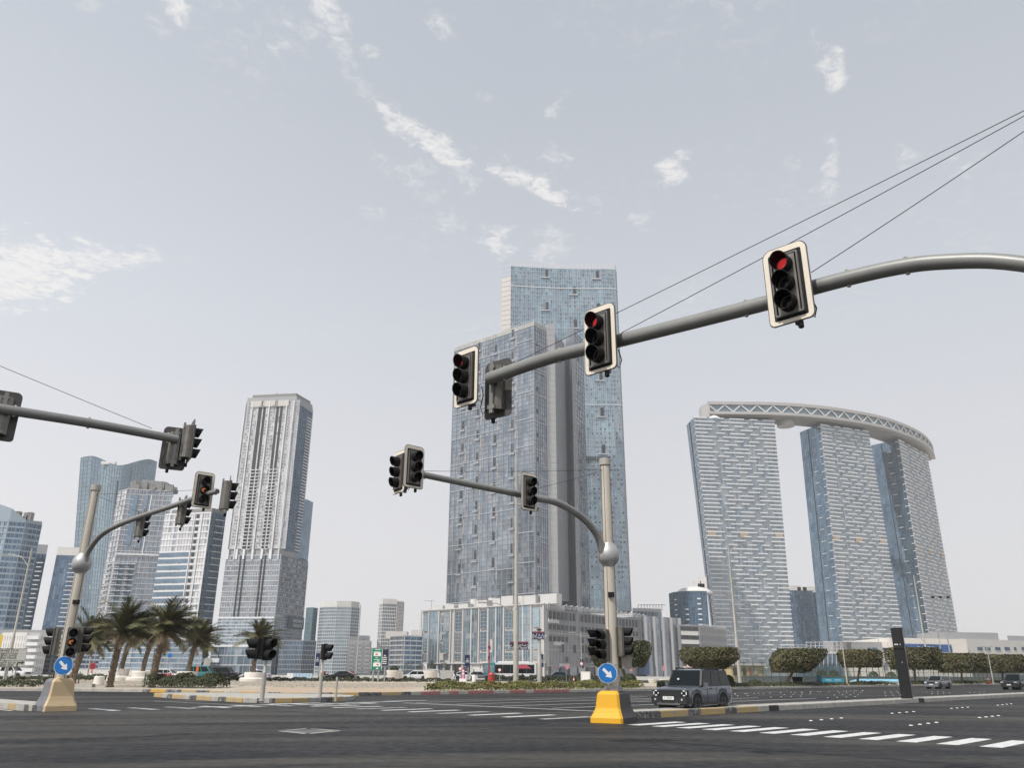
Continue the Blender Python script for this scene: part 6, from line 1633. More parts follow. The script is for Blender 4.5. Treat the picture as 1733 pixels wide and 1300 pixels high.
for lab, px, py, Y, r, m1, m2 in (('white round sign with red ring before the bus', 845.5, 1134.5, 122, .24, M_sred, M_swhite), ('red round no-entry sign behind the left palms', 157, 1128, 140, .55, M_sred, M_mar), ('blue round sign on a thin post between the palms', 287.5, 1110, 100, .26, M_sblue, M_sblue), ('white round sign with red ring beside the clipped tree over the parked car', 1165, 1127, 118, .28, M_sred, M_swhite), ('round white sign with red ring near the banner by the garage', 984, 1124, 149, .34, M_sred, M_swhite)):
    p = P(px, py, Y); t2 = thing('round_sign', lab, 'road sign', (p.x, p.y, tz(p.x, p.y)), 0, world_space=True); small_round(t2, p, r, m1, m2, tz(p.x, p.y))
# big white planters with palms or shrubs, small pots and marker posts
M_plant = mat('planter_white', (.72, .68, .62), .7, var=.05, vscale=1.5)
def planter(label, px, py, Y, r, h, zb=.5, two=True):
    p = corner(px, 1150, Y); t = thing('planter', label, 'planter', (p.x, p.y, zb), 0, 'white planters on the verge', world_space=True)
    if two:
        MB().lathe([(r, zb - .1), (r * 1.02, zb + h * .28), (r * .92, zb + h * .42), (r * .6, zb + h * .44)], (p.x, p.y, 0), 20).build('base', M_plant, t, smooth=True)
        MB().lathe([(r * .66, zb + h * .40), (r * .70, zb + h * .9), (r * .66, zb + h), (r * .55, zb + h)], (p.x, p.y, 0), 20).build('rim', M_plant, t, smooth=True)
    else:
        MB().lathe([(r * .72, zb), (r * .95, zb + h * .7), (r, zb + h * .92), (r, zb + h), (r * .86, zb + h), (r * .8, zb + h * .8)], (p.x, p.y, 0), 20).build('bowl', M_plant, t, smooth=True)
    return p
for lab, px, Y, r, h in (('stepped white planter around the second palm from the left', 202, 112, 1.55, 1.5), ('stepped white planter under the narrow middle palm', 239, 112, 1.9, 1.2), ('stepped white planter left of the teal van', 316, 112, 1.9, 1.2), ('stepped white planter with the lone palm before the pale tower', 428, 112, 1.7, 1.15)):
    planter(lab, px, 0, Y, r, h)
for lab, px, Y, r, h in (('round white planter pot right of the green board', 666, 118, 1.05, 1.5), ('round white planter pot beside the parked white sedan', 729, 118, 1.05, 1.5), ('white planter pot behind the island post', 446, 150, 1.1, 1.0), ('white planter pot over the blue barrier', 514, 150, 1.1, .9), ('small white flared pot left of the clipped tree', 1104, 128, .7, .6), ('small white flared pot above the grey car bonnet', 1123, 128, .7, .6), ('small white flared pot beside the car roof', 1139, 128, .7, .6)):
    planter(lab, px, 0, Y, r, h, tz(PX(px, 1150, Y), Y), False)
for lab, px, Y, r, h in (('low white block bollard in front of the left planters', 168, 92, .55, .9), ('short white post right of the white pot', 678, 118, .3, 1.3), ('small white cylinder right of the magenta totem', 802, 119, .28, .95), ('small white block left of the white pot', 709, 118, .35, .4)):
    p = corner(px, 1150, Y); z_ = tz(p.x, p.y); t = thing('bollard', lab, 'bollard', (p.x, p.y, z_), 0, 'white bollards on the verge', world_space=True)
    MB().lathe([(r * 1.05, z_), (r, z_ + .1), (r * .95, z_ + h * .9), (r * .8, z_ + h)], (p.x, p.y, 0), 16).build('body', M_plant, t, smooth=True); MB().lathe([(r * 1.15, z_), (r * 1.15, z_ + .06)], (p.x, p.y, 0), 16).build('foot', M_conc, t)
# blue plastic barriers
t = thing('plastic_barrier', 'row of pale blue plastic barriers on the back road verge', 'barrier', (*corner(508, 1150, 140), .5), 0, world_space=True)
for k in range(8):
    p = corner(488 + k * 5.4, 1150, 140)
    MB().add([(p.x - .24, 139.7, .5), (p.x + .24, 139.7, .5), (p.x + .24, 140.3, .5), (p.x - .24, 140.3, .5), (p.x - .24, 139.88, 1.55), (p.x + .24, 139.88, 1.55), (p.x + .24, 140.12, 1.55), (p.x - .24, 140.12, 1.55)], BOXF and [(0, 1, 5, 4), (1, 2, 6, 5), (2, 3, 7, 6), (3, 0, 4, 7), (4, 5, 6, 7)]).build('barrier_unit', mat('barrier_blue', (.40, .52, .62), .5) if k > 1 else M_swhite, t)
# cones
cone_me = MB().lathe([(.2, 0), (.2, .04), (.14, .05), (.03, .7)], n=10).mesh('cone_shell', mat('cone_orange', (.65, .10, .05), .5))
cone_b = MB().lathe([(.105, .25), (.075, .45)], n=10).mesh('cone_band', M_swhite)
for lab, px, Y, s in (('orange cone behind the far left mast plinth', 128, 92, 1.3), ('orange traffic cone on the verge at left, by the beige sand', 153, 125, 2.0), ('orange traffic cone under the fifth clipped tree', 1672, 165, 2.4), ('small orange cone before the garage', 971, 128, 1.2)):
    p = corner(px, 1150, Y); t = thing('traffic_cone', lab, 'traffic cone', (p.x, p.y, tz(p.x, p.y)), 0, 'orange traffic cones'); put('shell', cone_me, t, SC(s, s, s)); put('band', cone_b, t, SC(s, s, s))
# green marker posts by the shrubs
for lab, px, Y, py in (('thin green marker post left of the shrub bed', 134, 80, 1138), ('thin green marker post between the two tall palms', 189, 80, 1139), ('thin green marker post right of the shrub bed', 246, 80, 1140)):
    p = corner(px - 3, 1165, Y); t = thing('marker_post', lab, 'post', (p.x, p.y, .2), 0, 'green marker posts', world_space=True); post(t, p.x, p.y, .1, zat(px, py, Y), .06, .05, mat('post_green', (.03, .10, .05), .5)); MB().lathe([(.06, zat(px, py, Y)), (.03, zat(px, py, Y) + .05)], (p.x, p.y, 0), 8).build('cap', M_gal, t)
# white kerb block by the shrub bed, electric cabinets, bench, blue covers
p = corner(141, 1165, 79); t = tag(MB().box((p.x, p.y, .34), (1.9, .7, .42), taper=.95).build('concrete_block', M_conc), 'low pale concrete block left of the shrub bed', 'concrete block')
p = corner(1351, 1150, 119); t = thing('bench', 'dark bench with white side legs under the first clipped tree on the right', 'bench', (p.x, p.y, tz(p.x, p.y)), R(12))
MB().box((0, 0, .48), (1.7, .5, .07)).build('seat', M_blackp, t); MB().box((0, .28, .85), (1.7, .08, .6)).build('backrest', M_blackp, t)
for sx in (-.85, .85): MB().bar((sx, -.3, 0), (sx, .2, .5), .08, .14).build('leg', M_swhite, t); MB().bar((sx, .2, .45), (sx, .32, 1.1), .08, .1).build('leg', M_swhite, t)
p = corner(1401, 1150, 122); t = thing('advert_board', 'low turquoise advert board with dark upright at its left end, behind the far kerb', 'advert board', (p.x, p.y, tz(p.x, p.y)), 0, world_space=True)
z_ = tz(p.x, p.y); MB().box((p.x + .7, p.y, z_ + .75), (3.0, .1, .55)).build('board', mat('board_turquoise', (.02, .30, .44), .5), t); MB().box((p.x - 1.35, p.y, z_ + .7), (.6, .3, 1.4)).build('upright', mat('upright_teal', (.01, .05, .07), .5), t)
text('PADEL', .30, M_swhite, t, Matrix.Translation((.1, -.06, .75)) @ Matrix.Rotation(R(90), 4, 'X')); text('SPORT', .30, M_swhite, t, Matrix.Translation((1.4, -.06, .75)) @ Matrix.Rotation(R(90), 4, 'X'))
for k in (-.7, 2.1): post(t, p.x + k, p.y + .1, z_, z_ + .5, .04, .04, M_gal, 'leg')
p0, p1 = corner(1450, 1150, 139), corner(1527, 1150, 139); zc_ = zat(1490, 1151.5, 139)
t = thing('ground_cover', 'pale blue covered trough lying on a white base behind the far kerb', 'tarpaulin', ((p0.x + p1.x) / 2, 140, .2), 0, world_space=True)
MB().prism([(p0.x, 139), (p1.x, 139), (p1.x, 142), (p0.x, 142)], .1, zc_ - .25).build('base', M_offw, t)
MB().add([(p0.x, 138.9, zc_ - .25), (p1.x, 138.9, zc_ - .25), (p1.x, 142, zc_ - .2), (p0.x, 142, zc_ - .2), (p0.x + 1.2, 139.4, zc_ + .15), (p1.x - .6, 139.4, zc_ + .12), (p1.x - .6, 141.5, zc_ + .12), (p0.x + 1.2, 141.5, zc_ + .15)], [(0, 1, 5, 4), (1, 2, 6, 5), (2, 3, 7, 6), (3, 0, 4, 7), (4, 5, 6, 7)]).build('cover', mat('cover_blue', (.22, .46, .60), .6, var=.08, vscale=.6), t)
p = corner(1063, 1160, 90); t = thing('cabinet', 'small grey electric cabinet right of the yellow-based mast', 'cabinet', (p.x - 1.2, p.y, .3), 0, world_space=True)
MB().box((p.x - 1.2, p.y, .9), (.7, .5, 1.3)).build('case', M_galb, t); MB().box((p.x - 1.2, p.y - .26, .9), (.55, .03, 1.1)).build('door', M_gal, t)
p = corner(991, 1150, 128); t = thing('cabinet', 'white electric cabinet by the café corner', 'cabinet', (p.x, p.y, .4), 0, world_space=True)
MB().box((p.x, p.y, 1.2), (1.4, .7, 1.6)).build('case', M_offw, t); MB().box((p.x, p.y - .36, 1.2), (1.1, .03, 1.3)).build('door', M_swhite, t)
# red awning
p = corner(885, 1150, 124); t = thing('parasol', 'small dark red canopy on a thin post behind the tall lamp post', 'parasol', (p.x, p.y, .5), 0, world_space=True)
MB().add([(p.x - 1.2, 123, 2.35), (p.x + 1.2, 123, 2.35), (p.x + 1.2, 125, 2.35), (p.x - 1.2, 125, 2.35), (p.x - .3, 124, 2.95), (p.x + .4, 124, 2.95)], [(0, 1, 5, 4), (2, 3, 4, 5), (0, 4, 3), (1, 2, 5)]).build('canopy', mat('canopy_red', (.25, .03, .05), .6), t); post(t, p.x - .1, p.y, .4, 2.5, .06, .06, M_blackp)
for lab, px, py, Y in (('pink round-headed flag left of the garage shop', 958, 1129, 128), ('pink flag by the ribbed block', 1066, 1133, 130), ('pink flag further right by the ribbed block', 1121, 1132, 131)):
    p = P(px, py, Y); t = thing('flag', lab, 'flag', (p.x, p.y, .4), 0, 'pink promotion flags', world_space=True); post(t, p.x, p.y, .3, p.z + .5, .03, .03, M_gal)
    MB().box((p.x + .2, p.y, p.z), (.34, .04, .75)).build('cloth', mat('flag_pink', (.50, .20, .24), .8), t)

# fence behind the clipped trees
M_fgreen = mat('fence_green', (.05, .09, .075), .5)
FE = thing('mesh_fence', 'dark green mesh fence running behind the clipped trees', 'fence', (*corner(1300, 1150, 150), .3), 0, world_space=True)
f0_, f1_ = corner(1245, 1150, 132), corner(1760, 1150, 232)
nf = 56; fpm = unit_box('fence_post', M_fgreen)
fw, fr2_ = MB(), None
for k in range(nf + 1):
    q_ = lerp(f0_, f1_, k / nf); z_ = tz(q_.x, q_.y); put('fence_post', fpm, FE, Matrix.Translation(Vector((q_.x, q_.y, z_ + 1.6)) - FE.location) @ SC(.09, .09, 3.4))
    if k < nf:
        q2 = lerp(f0_, f1_, (k + 1) / nf)
        for h in (.15, 1.0, 2.0, 3.2): fw.bar((q_.x, q_.y, z_ + h), (q2.x, q2.y, z_ + h), .045, .05)
        for m_ in range(1, 14): q3 = lerp(q_, q2, m_ / 14); fw.bar((q3.x, q3.y, z_ + .1), (q3.x, q3.y, z_ + 3.2), .022, .02)
fw.build('mesh_wire', M_fgreen, FE, kind='stuff')
wl_b = MB(); 
tag(MB().prism([tuple(lerp(f0_, f1_, 0) + V2((1, 3))), tuple(f1_ + V2((1, 3))), tuple(f1_ + V2((1, 3.4))), tuple(f0_ + V2((1, 3.4)))], .1, 1.5).build('low_wall', mat('low_wall_grey', (.22, .24, .25), .8, var=.2, vscale=.3)), 'low grey wall behind the mesh fence on the right', 'wall')
tag(MB().prism([tuple(corner(110, 1150, 158)), tuple(corner(260, 1150, 158)), tuple(corner(260, 1150, 158.4)), tuple(corner(110, 1150, 158.4))], .5, 2.0).build('site_wall', M_offw), 'long low pale boundary wall behind the left palms', 'wall')
tag(MB().prism([tuple(corner(722, 1150, 190)), tuple(corner(768, 1150, 190)), tuple(corner(768, 1150, 190.4)), tuple(corner(722, 1150, 190.4))], .5, 2.3).build('site_wall', M_conc), 'pale low wall before the left end of the podium', 'wall')
# ================================================================== plants
def leaf_mat(name, c, c2, rough=.6):
    m = mat(name, c, rough, var=.4, vscale=3.0, col2=c2, spec=.3)
    return m
M_frond = [leaf_mat('frond_a', (.09, .10, .045), (.15, .145, .07)), leaf_mat('frond_b', (.12, .12, .055), (.19, .165, .085)), leaf_mat('frond_dry', (.19, .14, .08), (.27, .21, .13))]
M_trunk = mat('palm_trunk', (.15, .11, .08), .9, var=.45, vscale=5, bump=1.0, bscale=9, col2=(.26, .20, .145))
M_bark = mat('bark', (.20, .16, .12), .9, var=.3, vscale=6, bump=.8, bscale=12)
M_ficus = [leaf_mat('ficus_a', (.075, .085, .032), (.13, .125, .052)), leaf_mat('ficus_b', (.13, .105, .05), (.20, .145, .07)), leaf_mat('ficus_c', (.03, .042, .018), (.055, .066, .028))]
M_hedge = [leaf_mat('hedge_a', (.13, .15, .035), (.23, .22, .06)), leaf_mat('hedge_b', (.20, .17, .06), (.26, .22, .09)), leaf_mat('hedge_c', (.045, .06, .02), (.07, .085, .03))]
M_shrub = [leaf_mat('shrub_a', (.035, .05, .020), (.065, .075, .03)), leaf_mat('shrub_b', (.06, .07, .03), (.09, .09, .04)), leaf_mat('shrub_c', (.028, .036, .018), (.05, .05, .03))]
def frond_mesh(seed, L, droop, mi):
    r_ = random.Random(seed); mb = MB(); n = 22; pts = []
    for k in range(n + 1):
        u = k / n; pts.append(Vector((L * (u - .08 * u * u * droop), 0, L * (.34 * u - droop * .62 * u * u))))
    mb.tube(pts[::4] + [pts[-1]], [.035 * (1 - .8 * i / 6) for i in range(len(pts[::4]) + 1)], 4, 0)
    for k in range(3, int(n * 2.4), 1):
        u = k / (n * 2.4); i = int(u * n); p = lerp(pts[i], pts[min(i + 1, n)], u * n - i); t = (pts[min(i + 1, n)] - pts[i]).normalized()
        ll = L * .25 * (.35 + 1.0 * math.sin(math.pi * min(1, u * .9 + .12))) * r_.uniform(.8, 1.15)
        for sd in (-1, 1):
            d = (t * r_.uniform(.75, 1.0) + Vector((0, sd * r_.uniform(.55, .85), r_.uniform(.0, .38)))).normalized()
            q = p + d * ll + Vector((0, 0, -ll * r_.uniform(.05, .35))); w = t.cross(d).normalized().cross(d) * .027
            mb.add([p - w, p + w, q + Vector((0, 0, 0))], [(0, 1, 2)])
    return mb.mesh('frond', M_frond[mi])
FR = [frond_mesh(1, 2.7, .65, 0), frond_mesh(2, 2.9, 1.0, 1), frond_mesh(3, 2.4, .35, 0), frond_mesh(4, 2.4, 1.15, 2), frond_mesh(5, 2.5, .9, 0)]
def palm(label, px, Y, py_top, trunk_r, crown, lean, zb, seed, wind=.35, dens=58):
    b = corner(px, 1160, Y); ztop = zat(px, py_top, Y)           # py_top: where the trunk meets the crown
    t = thing('palm_tree', label, 'palm tree', (b.x, b.y, zb), 0, 'date palms on the verge'); r_ = random.Random(seed)
    H = ztop - zb
    mb = MB(); n = 30; pts, rr = [], []
    for k in range(n + 1):
        u = k / n; pts.append((lean * u * u, .1 * math.sin(u * 2), H * u)); rr.append(trunk_r * (1.15 - .25 * u if u > .06 else 1.5 - 5 * u) * (1.07 if k % 2 else .95) * (1.25 if u > .93 else 1))
    mb.tube(pts, rr, 12); mb.build('trunk', M_trunk, t)
    st_ = MB()
    for k in range(170):
        u = r_.uniform(.05, .98); a = r_.uniform(0, 6.28); R_ = trunk_r * 1.05
        p = Vector((lean * u * u + R_ * math.cos(a), R_ * math.sin(a), H * u)); st_.bar(p, p + Vector((math.cos(a) * .06, math.sin(a) * .06, .16)), .10, .04)
    st_.build('leaf_base', M_trunk, t, kind='stuff')
    top = Vector((lean, .1, H))
    for k in range(dens):
        a = 2.399 * k + r_.uniform(-.25, .25); e = (k / dens)
        me = FR[3] if e < .07 else FR[r_.choice((0, 1, 2, 4))]
        if e >= .07 and e < .25 and r_.random() < .3: me = FR[3]
        pitch = lerp(-.30, 1.42, e ** .75) + r_.uniform(-.12, .12)
        d = Vector((math.cos(a) * math.cos(pitch) + wind, math.sin(a) * math.cos(pitch), math.sin(pitch))).normalized()
        yaw = math.atan2(d.y, d.x); pt = math.asin(max(-1, min(1, d.z)))
        s = crown * r_.uniform(.85, 1.12) * (.72 if me is FR[3] else 1.06)
        put('frond', me, t, Matrix.Translation(top + Vector((0, 0, -.1 + .35 * e))) @ RZ(yaw) @ Matrix.Rotation(-pt + .25, 4, 'Y') @ Matrix.Rotation(r_.uniform(-.5, .5), 4, 'X') @ SC(s, s, s))
    return t
palm('leaning date palm right behind the far left mast', 121, 84, 1083, .27, 1.12, .8, .2, 11, .55)
palm('tall date palm in the shrub bed, second from the left mast', 186, 80, 1072, .26, 1.25, .4, .2, 12, .35)
palm('date palm in the stepped planter behind the shrub bed palm', 201, 112, 1086, .26, 1.25, .6, 1.6, 13, .3, 46)
palm('tallest date palm with wind-blown crown, standing at the kerb side of the shrub bed', 257, 79, 1070, .27, 1.25, .45, .2, 14, .5)
palm('slender date palm in the planter between the two tall palms', 238, 112, 1078, .24, 1.2, .9, 1.4, 15, .3, 44)
palm('date palm in the planter left of the teal van', 316, 112, 1090, .24, 1.35, .5, 1.4, 16, .25)
palm('lone small date palm in front of the pale tower, behind the island post', 426, 112, 1087, .22, 1.15, .3, 1.3, 17, .05)

def leaf_blob(mb, rng, inside, n, size, mats_n, norm=None, bias=None):
    for k in range(n):
        p, nn = inside(rng)
        d = (nn + Vector((rng.uniform(-1, 1), rng.uniform(-1, 1), rng.uniform(-.7, 1))) * .9).normalized()
        u = d.cross(Vector((rng.uniform(-1, 1), rng.uniform(-1, 1), rng.uniform(-1, 1)))).normalized(); v = d.cross(u); s = size * rng.uniform(.6, 1.35)
        mb.add([p - u * s - v * s * .55, p + u * s - v * s * .5, p + u * s * .9 + v * s * .55, p - u * s * .9 + v * s * .5], [(0, 1, 2, 3)], rng.choices(range(3), mats_n)[0])
def ficus(label, px, Y, w, ptop, pbot, trunkpx, taper, seed, skew=.0, dark=(4, 3, 3)):
    zb = tz(PX(px, 1155, Y), Y); b = corner(trunkpx, 1155, Y); c = corner(px, 1110, Y)
    z1, z0 = zat(px, ptop, Y), zat(px, pbot, Y); W = w / 1420 * Y; rng = random.Random(seed)
    t = thing('clipped_tree', label, 'tree', (b.x, b.y, zb), 0, 'clipped ficus trees along the far kerb', world_space=True)
    H = z1 - z0; D = W * .8
    def shape(x, y, z):                                        # clipped box with rounded edges, tapering to the trunk below
        pass
    def inside(r_):
        while True:
            face = r_.random()
            z = r_.uniform(0, 1); k = lerp(taper, 1.0, min(1, z * 1.9) ** .7)
            if face < .66:
                a = r_.uniform(0, 6.283); ca, sa = math.cos(a), math.sin(a); q_ = (abs(ca) ** 4.5 + abs(sa) ** 4.5) ** (-1 / 4.5)
                rr_ = q_ * k * (1 - r_.random() ** 2 * .16) * (1 + .03 * math.sin(a * 7 + z * 5) + .025 * math.sin(a * 17 + seed) + (.07 * r_.random() if r_.random() < .12 else 0)); edge = 1 - max(0, z - .86) * .9
                return Vector((c.x + W / 2 * rr_ * ca * edge + skew * (z - .5), c.y + D / 2 * rr_ * sa * edge, z0 + H * z)), Vector((ca, sa, .2 - (.5 if z < .3 else 0)))
            elif face < .86:
                x, y = r_.uniform(-1, 1), r_.uniform(-1, 1)
                if abs(x) ** 3.2 + abs(y) ** 3.2 > .93: continue
                return Vector((c.x + W / 2 * x + skew * .5, c.y + D / 2 * y, z1 - r_.random() ** 2 * .25 + .06 * math.sin(x * 9 + seed))), Vector((0, 0, 1))
            else:
                x, y = r_.uniform(-1, 1), r_.uniform(-1, 1)
                if x * x + y * y > 1: continue
                zz_ = .10 + .32 * (x * x + y * y); k2 = lerp(taper, 1.0, min(1, zz_ * 1.9) ** .7)
                return Vector((c.x + W / 2 * x * k2 + skew * (zz_ - .5), c.y + D / 2 * y * k2, z0 + H * zz_ * .8)), Vector((0, 0, -1))
    mb = MB(); leaf_blob(mb, rng, inside, 9000, .105 * Y / 120, dark)
    mb.build('crown', M_ficus, t)
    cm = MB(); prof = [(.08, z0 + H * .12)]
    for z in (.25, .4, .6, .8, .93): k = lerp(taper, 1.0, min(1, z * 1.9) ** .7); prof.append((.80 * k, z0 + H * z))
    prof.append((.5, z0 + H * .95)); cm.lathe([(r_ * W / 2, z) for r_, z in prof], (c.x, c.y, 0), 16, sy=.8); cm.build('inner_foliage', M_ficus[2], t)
    tk = MB(); top = Vector((c.x, c.y, z0 + H * .3)); base_ = Vector((b.x, b.y, zb - .1)); mid = lerp(base_, top, .5) + Vector((rng.uniform(-.12, .12), 0, .1))
    tk.tube([base_, base_ + Vector((0, 0, .15)), mid, top], [.30, .22, .17, .14], 10)
    for k in range(5): a = rng.uniform(0, 6.28); tk.tube([lerp(mid, top, .2 + .12 * k), top + Vector((math.cos(a) * W * .25, math.sin(a) * D * .25, H * .15))], [.10, .05], 6)
    tk.build('trunk', M_bark, t)
ficus('dark clipped tree behind the yellow-based mast', 1049, 96, 100, 1086, 1130, 1062, .72, 21, 0, (4, 2, 5))
ficus('wide clipped box tree rising over the parked grey car', 1200, 103, 92, 1097, 1136, 1205, .30, 22, 0)
ficus('first clipped tree on a bent trunk, by the bench', 1346, 117, 80, 1099, 1139, 1327, .62, 23, 2.0)
ficus('second clipped tree on a straight trunk, by the pale lamp post', 1455, 132, 64, 1101, 1130, 1450, .84, 24)
ficus('third clipped tree half behind the black camera column', 1545, 148, 80, 1097, 1134, 1549, .80, 25)
ficus('fourth clipped tree behind the small grey car', 1623, 163, 74, 1107, 1139, 1627, .82, 26)
ficus('fifth clipped tree beside the short pale post', 1694, 178, 62, 1109, 1139, 1697, .80, 27)
ficus('sixth clipped tree cut by the right edge', 1742, 192, 40, 1112, 1136, 1745, .7, 28)

def hedge(label, pl, width, h, n, mats_, wts, seed, size=.07, name='hedge', z=None, rough=.3, cat='hedge'):
    rng = random.Random(seed); pts = [Vector(p) for p in pl]; L = [(b - a).length for a, b in zip(pts[:-1], pts[1:])]; tot = sum(L)
    def inside(r_):
        s = r_.uniform(0, tot)
        for a, b, l in zip(pts[:-1], pts[1:], L):
            if s <= l: break
            s -= l
        p = lerp(a, b, s / l); nn = Vector((-(b - a).y, (b - a).x)).normalized(); o = r_.uniform(-1, 1)
        edge = min(1, (1 - abs(o)) * 3.0) ** .5
        hh = h * (1 - rough + rough * (math.sin(p.x * 2.1 + seed) * .5 + math.sin(p.x * 5.3 + p.y * 3) * .3 + .4)) * edge
        q = p + nn * (o * width / 2); zb = tz(q.x, q.y) if z is None else z
        return Vector((q.x, q.y, zb + hh * (1 - r_.random() ** 2 * .75))), Vector((nn.x * o, nn.y * o, .6))
    mb = MB(); leaf_blob(mb, rng, inside, n, size, wts)
    t = tag(mb.build(name, mats_), label, cat, kind='stuff')
    return t
def along(x0, x1, off): return [(x, kerb_y(x) + off) for x in [lerp(x0, x1, k / 12) for k in range(13)]]
hedge('low yellow-green hedge along the red painted kerb', along(-6.6, 13.5, 1.7), 2.0, .78, 15000, M_hedge, (5, 3, 3), 31, .065)
hedge('dark creeping ground cover on the verge behind the far kerb at right', along(24, 56, 2.6), 3.2, .45, 9000, M_shrub, (4, 4, 3), 32, .09, 'ground_cover')
hedge('dry ground cover further along the far kerb', along(56, 125, 3.0), 4.0, .55, 9000, M_shrub, (3, 5, 2), 33, .12, 'ground_cover')
hedge('shrub bed around the two tall palms', [(-33.5, 79.5), (-30, 79), (-26.5, 78.2)], 3.2, 1.25, 7000, M_shrub, (4, 4, 3), 34, .07, 'shrub_bed', cat='shrubs')
hedge('dark low hedge along the left verge', [(-70, 81), (-54, 80), (-43, 79)], 2.0, .75, 6000, M_shrub, (4, 2, 5), 35, .08)
hedge('thin dark hedge strip along the near edge of the back road', [(-70, 116), (-40, 115), (-8, 114)], 1.2, .55, 9000, M_shrub, (3, 2, 5), 36, .09)
hedge('thin hedge strip in front of the bus', [(-4, 142), (6, 146), (22, 156)], 1.6, .9, 5000, M_shrub, (3, 2, 5), 37, .12)
hedge('dark shrubs on the verge left of the cars', [(-66, 122), (-56, 122)], 2.5, .8, 1500, M_shrub, (4, 2, 4), 38, .10)
def bush(label, px, Y, w, ptop, seed, mats_=None, dens=3500):
    p = corner(px, 1155, Y); zb = tz(p.x, p.y); zt_ = zat(px, ptop, Y); W = w / 1430 * Y; rng = random.Random(seed)
    t = thing('bush', label, 'bush', (p.x, p.y, zb), 0, 'clipped bushes beyond the far kerb', world_space=True)
    def inside(r_):
        a = r_.uniform(0, 6.283); z = r_.random(); k = (1 - z ** 4) ** .5 if z > .5 else 1; rr_ = (1 - r_.random() ** 2 * .4) * k * (1 + .06 * math.sin(a * 5 + seed))
        return Vector((p.x + W / 2 * rr_ * math.cos(a), p.y + W / 2 * rr_ * math.sin(a), zb + (zt_ - zb) * z)), Vector((math.cos(a), math.sin(a), .4))
    mb = MB(); leaf_blob(mb, rng, inside, dens, .085, (4, 3, 4)); mb.build('foliage', mats_ or M_shrub, t)
    MB().tube([(p.x, p.y, zb - .1), (p.x, p.y, zb + (zt_ - zb) * .5)], [.08, .05], 6).build('trunk', M_bark, t)
bush('rounded yellow-green bush left of the yellow-based mast foot', 1000, 92, 40, 1152, 41, M_hedge)
bush('clipped box bush right of the yellow-based mast foot', 1066, 94, 24, 1142, 42)
bush('clipped bush at the rear of the grey car', 1234, 104, 18, 1144, 43)
bush('dark clipped bush left of the bent tree', 1278, 112, 22, 1152, 44)
bush('low bush before the grey car bonnet', 1124, 100, 24, 1153, 45)
bush('shrub in the white pot right of the green board', 666, 118, 17, 1128, 46)
bush('shrub in the white pot beside the parked sedan', 729, 118, 13, 1136, 47)
bush('low green tree clump before the banded office, left', 690, 300, 22, 1122, 48, None, 1200)
bush('low green tree clump before the banded office, right', 712, 300, 16, 1124, 49, None, 1200)
bush('bare grey shrub before the podium', 731, 210, 10, 1118, 50, None, 500)
for i, (px, Y) in enumerate(((1392, 175), (1413, 180), (1270, 165), (1480, 190), (1510, 200))):
    bush(['grey green shrub behind the turquoise board', 'grey green shrub by the fence posts, right of the board', 'small shrub behind the yellow kiosk', 'small shrub behind the second clipped tree', 'small shrub left of the camera column'][i], px, Y, 18, 1134 + i, 60 + i, None, 1500)
# ================================================================== vehicles and people
M_tyre = mat('tyre', (.018, .018, .018), .8)
M_rim = mat('rim_grey', (.22, .22, .23), .35, .8)
M_rimd = mat('rim_dark', (.20, .20, .21), .35, .8)
M_trim = mat('black_trim', (.020, .020, .021), .55)
M_cglass = mat('car_glass', (.006, .010, .011), .06, spec=.28)
M_lampw = mat('headlamp', (.75, .78, .8), .15, emit=(.95, .97, 1.0), estr=.15)
M_lampc = mat('lamp_clear', (.5, .52, .53), .15)
M_lampr = mat('tail_lamp', (.35, .02, .02), .25)
M_chrome = mat('chrome', (.6, .6, .61), .2, .9)
def paint_mat(nm, c, rough=.32, metal=.3): return mat(nm, c, rough, metal, coat=.6, var=.03, vscale=2)
WHEELS = {}
def wheel_meshes(key, r, w, rimm):
    if key in WHEELS: return WHEELS[key]
    M = Matrix.Rotation(R(90), 4, 'Y')
    t = MB().lathe([(r * .66, -w / 2), (r * .93, -w / 2), (r, -w * .34), (r, w * .34), (r * .93, w / 2), (r * .66, w / 2)], n=28).xform(M).mesh('tyre', M_tyre, False)
    d = MB()
    d.lathe([(r * .67, -w * .42), (r * .67, w * .42), (r * .60, w * .46), (r * .60, -w * .2), (.001, -w * .2)], n=28)
    for k in range(5):
        a = 2 * math.pi * k / 5
        for da in (-.16, .16):
            d.bar((0, 0, w * .40), (math.cos(a + da) * r * .63, math.sin(a + da) * r * .63, w * .44), r * .11, .03)
    d.lathe([(r * .14, w * .36), (r * .14, w * .47)], n=12)
    WHEELS[key] = (t, d.xform(M).mesh('rim', rimm)); return WHEELS[key]
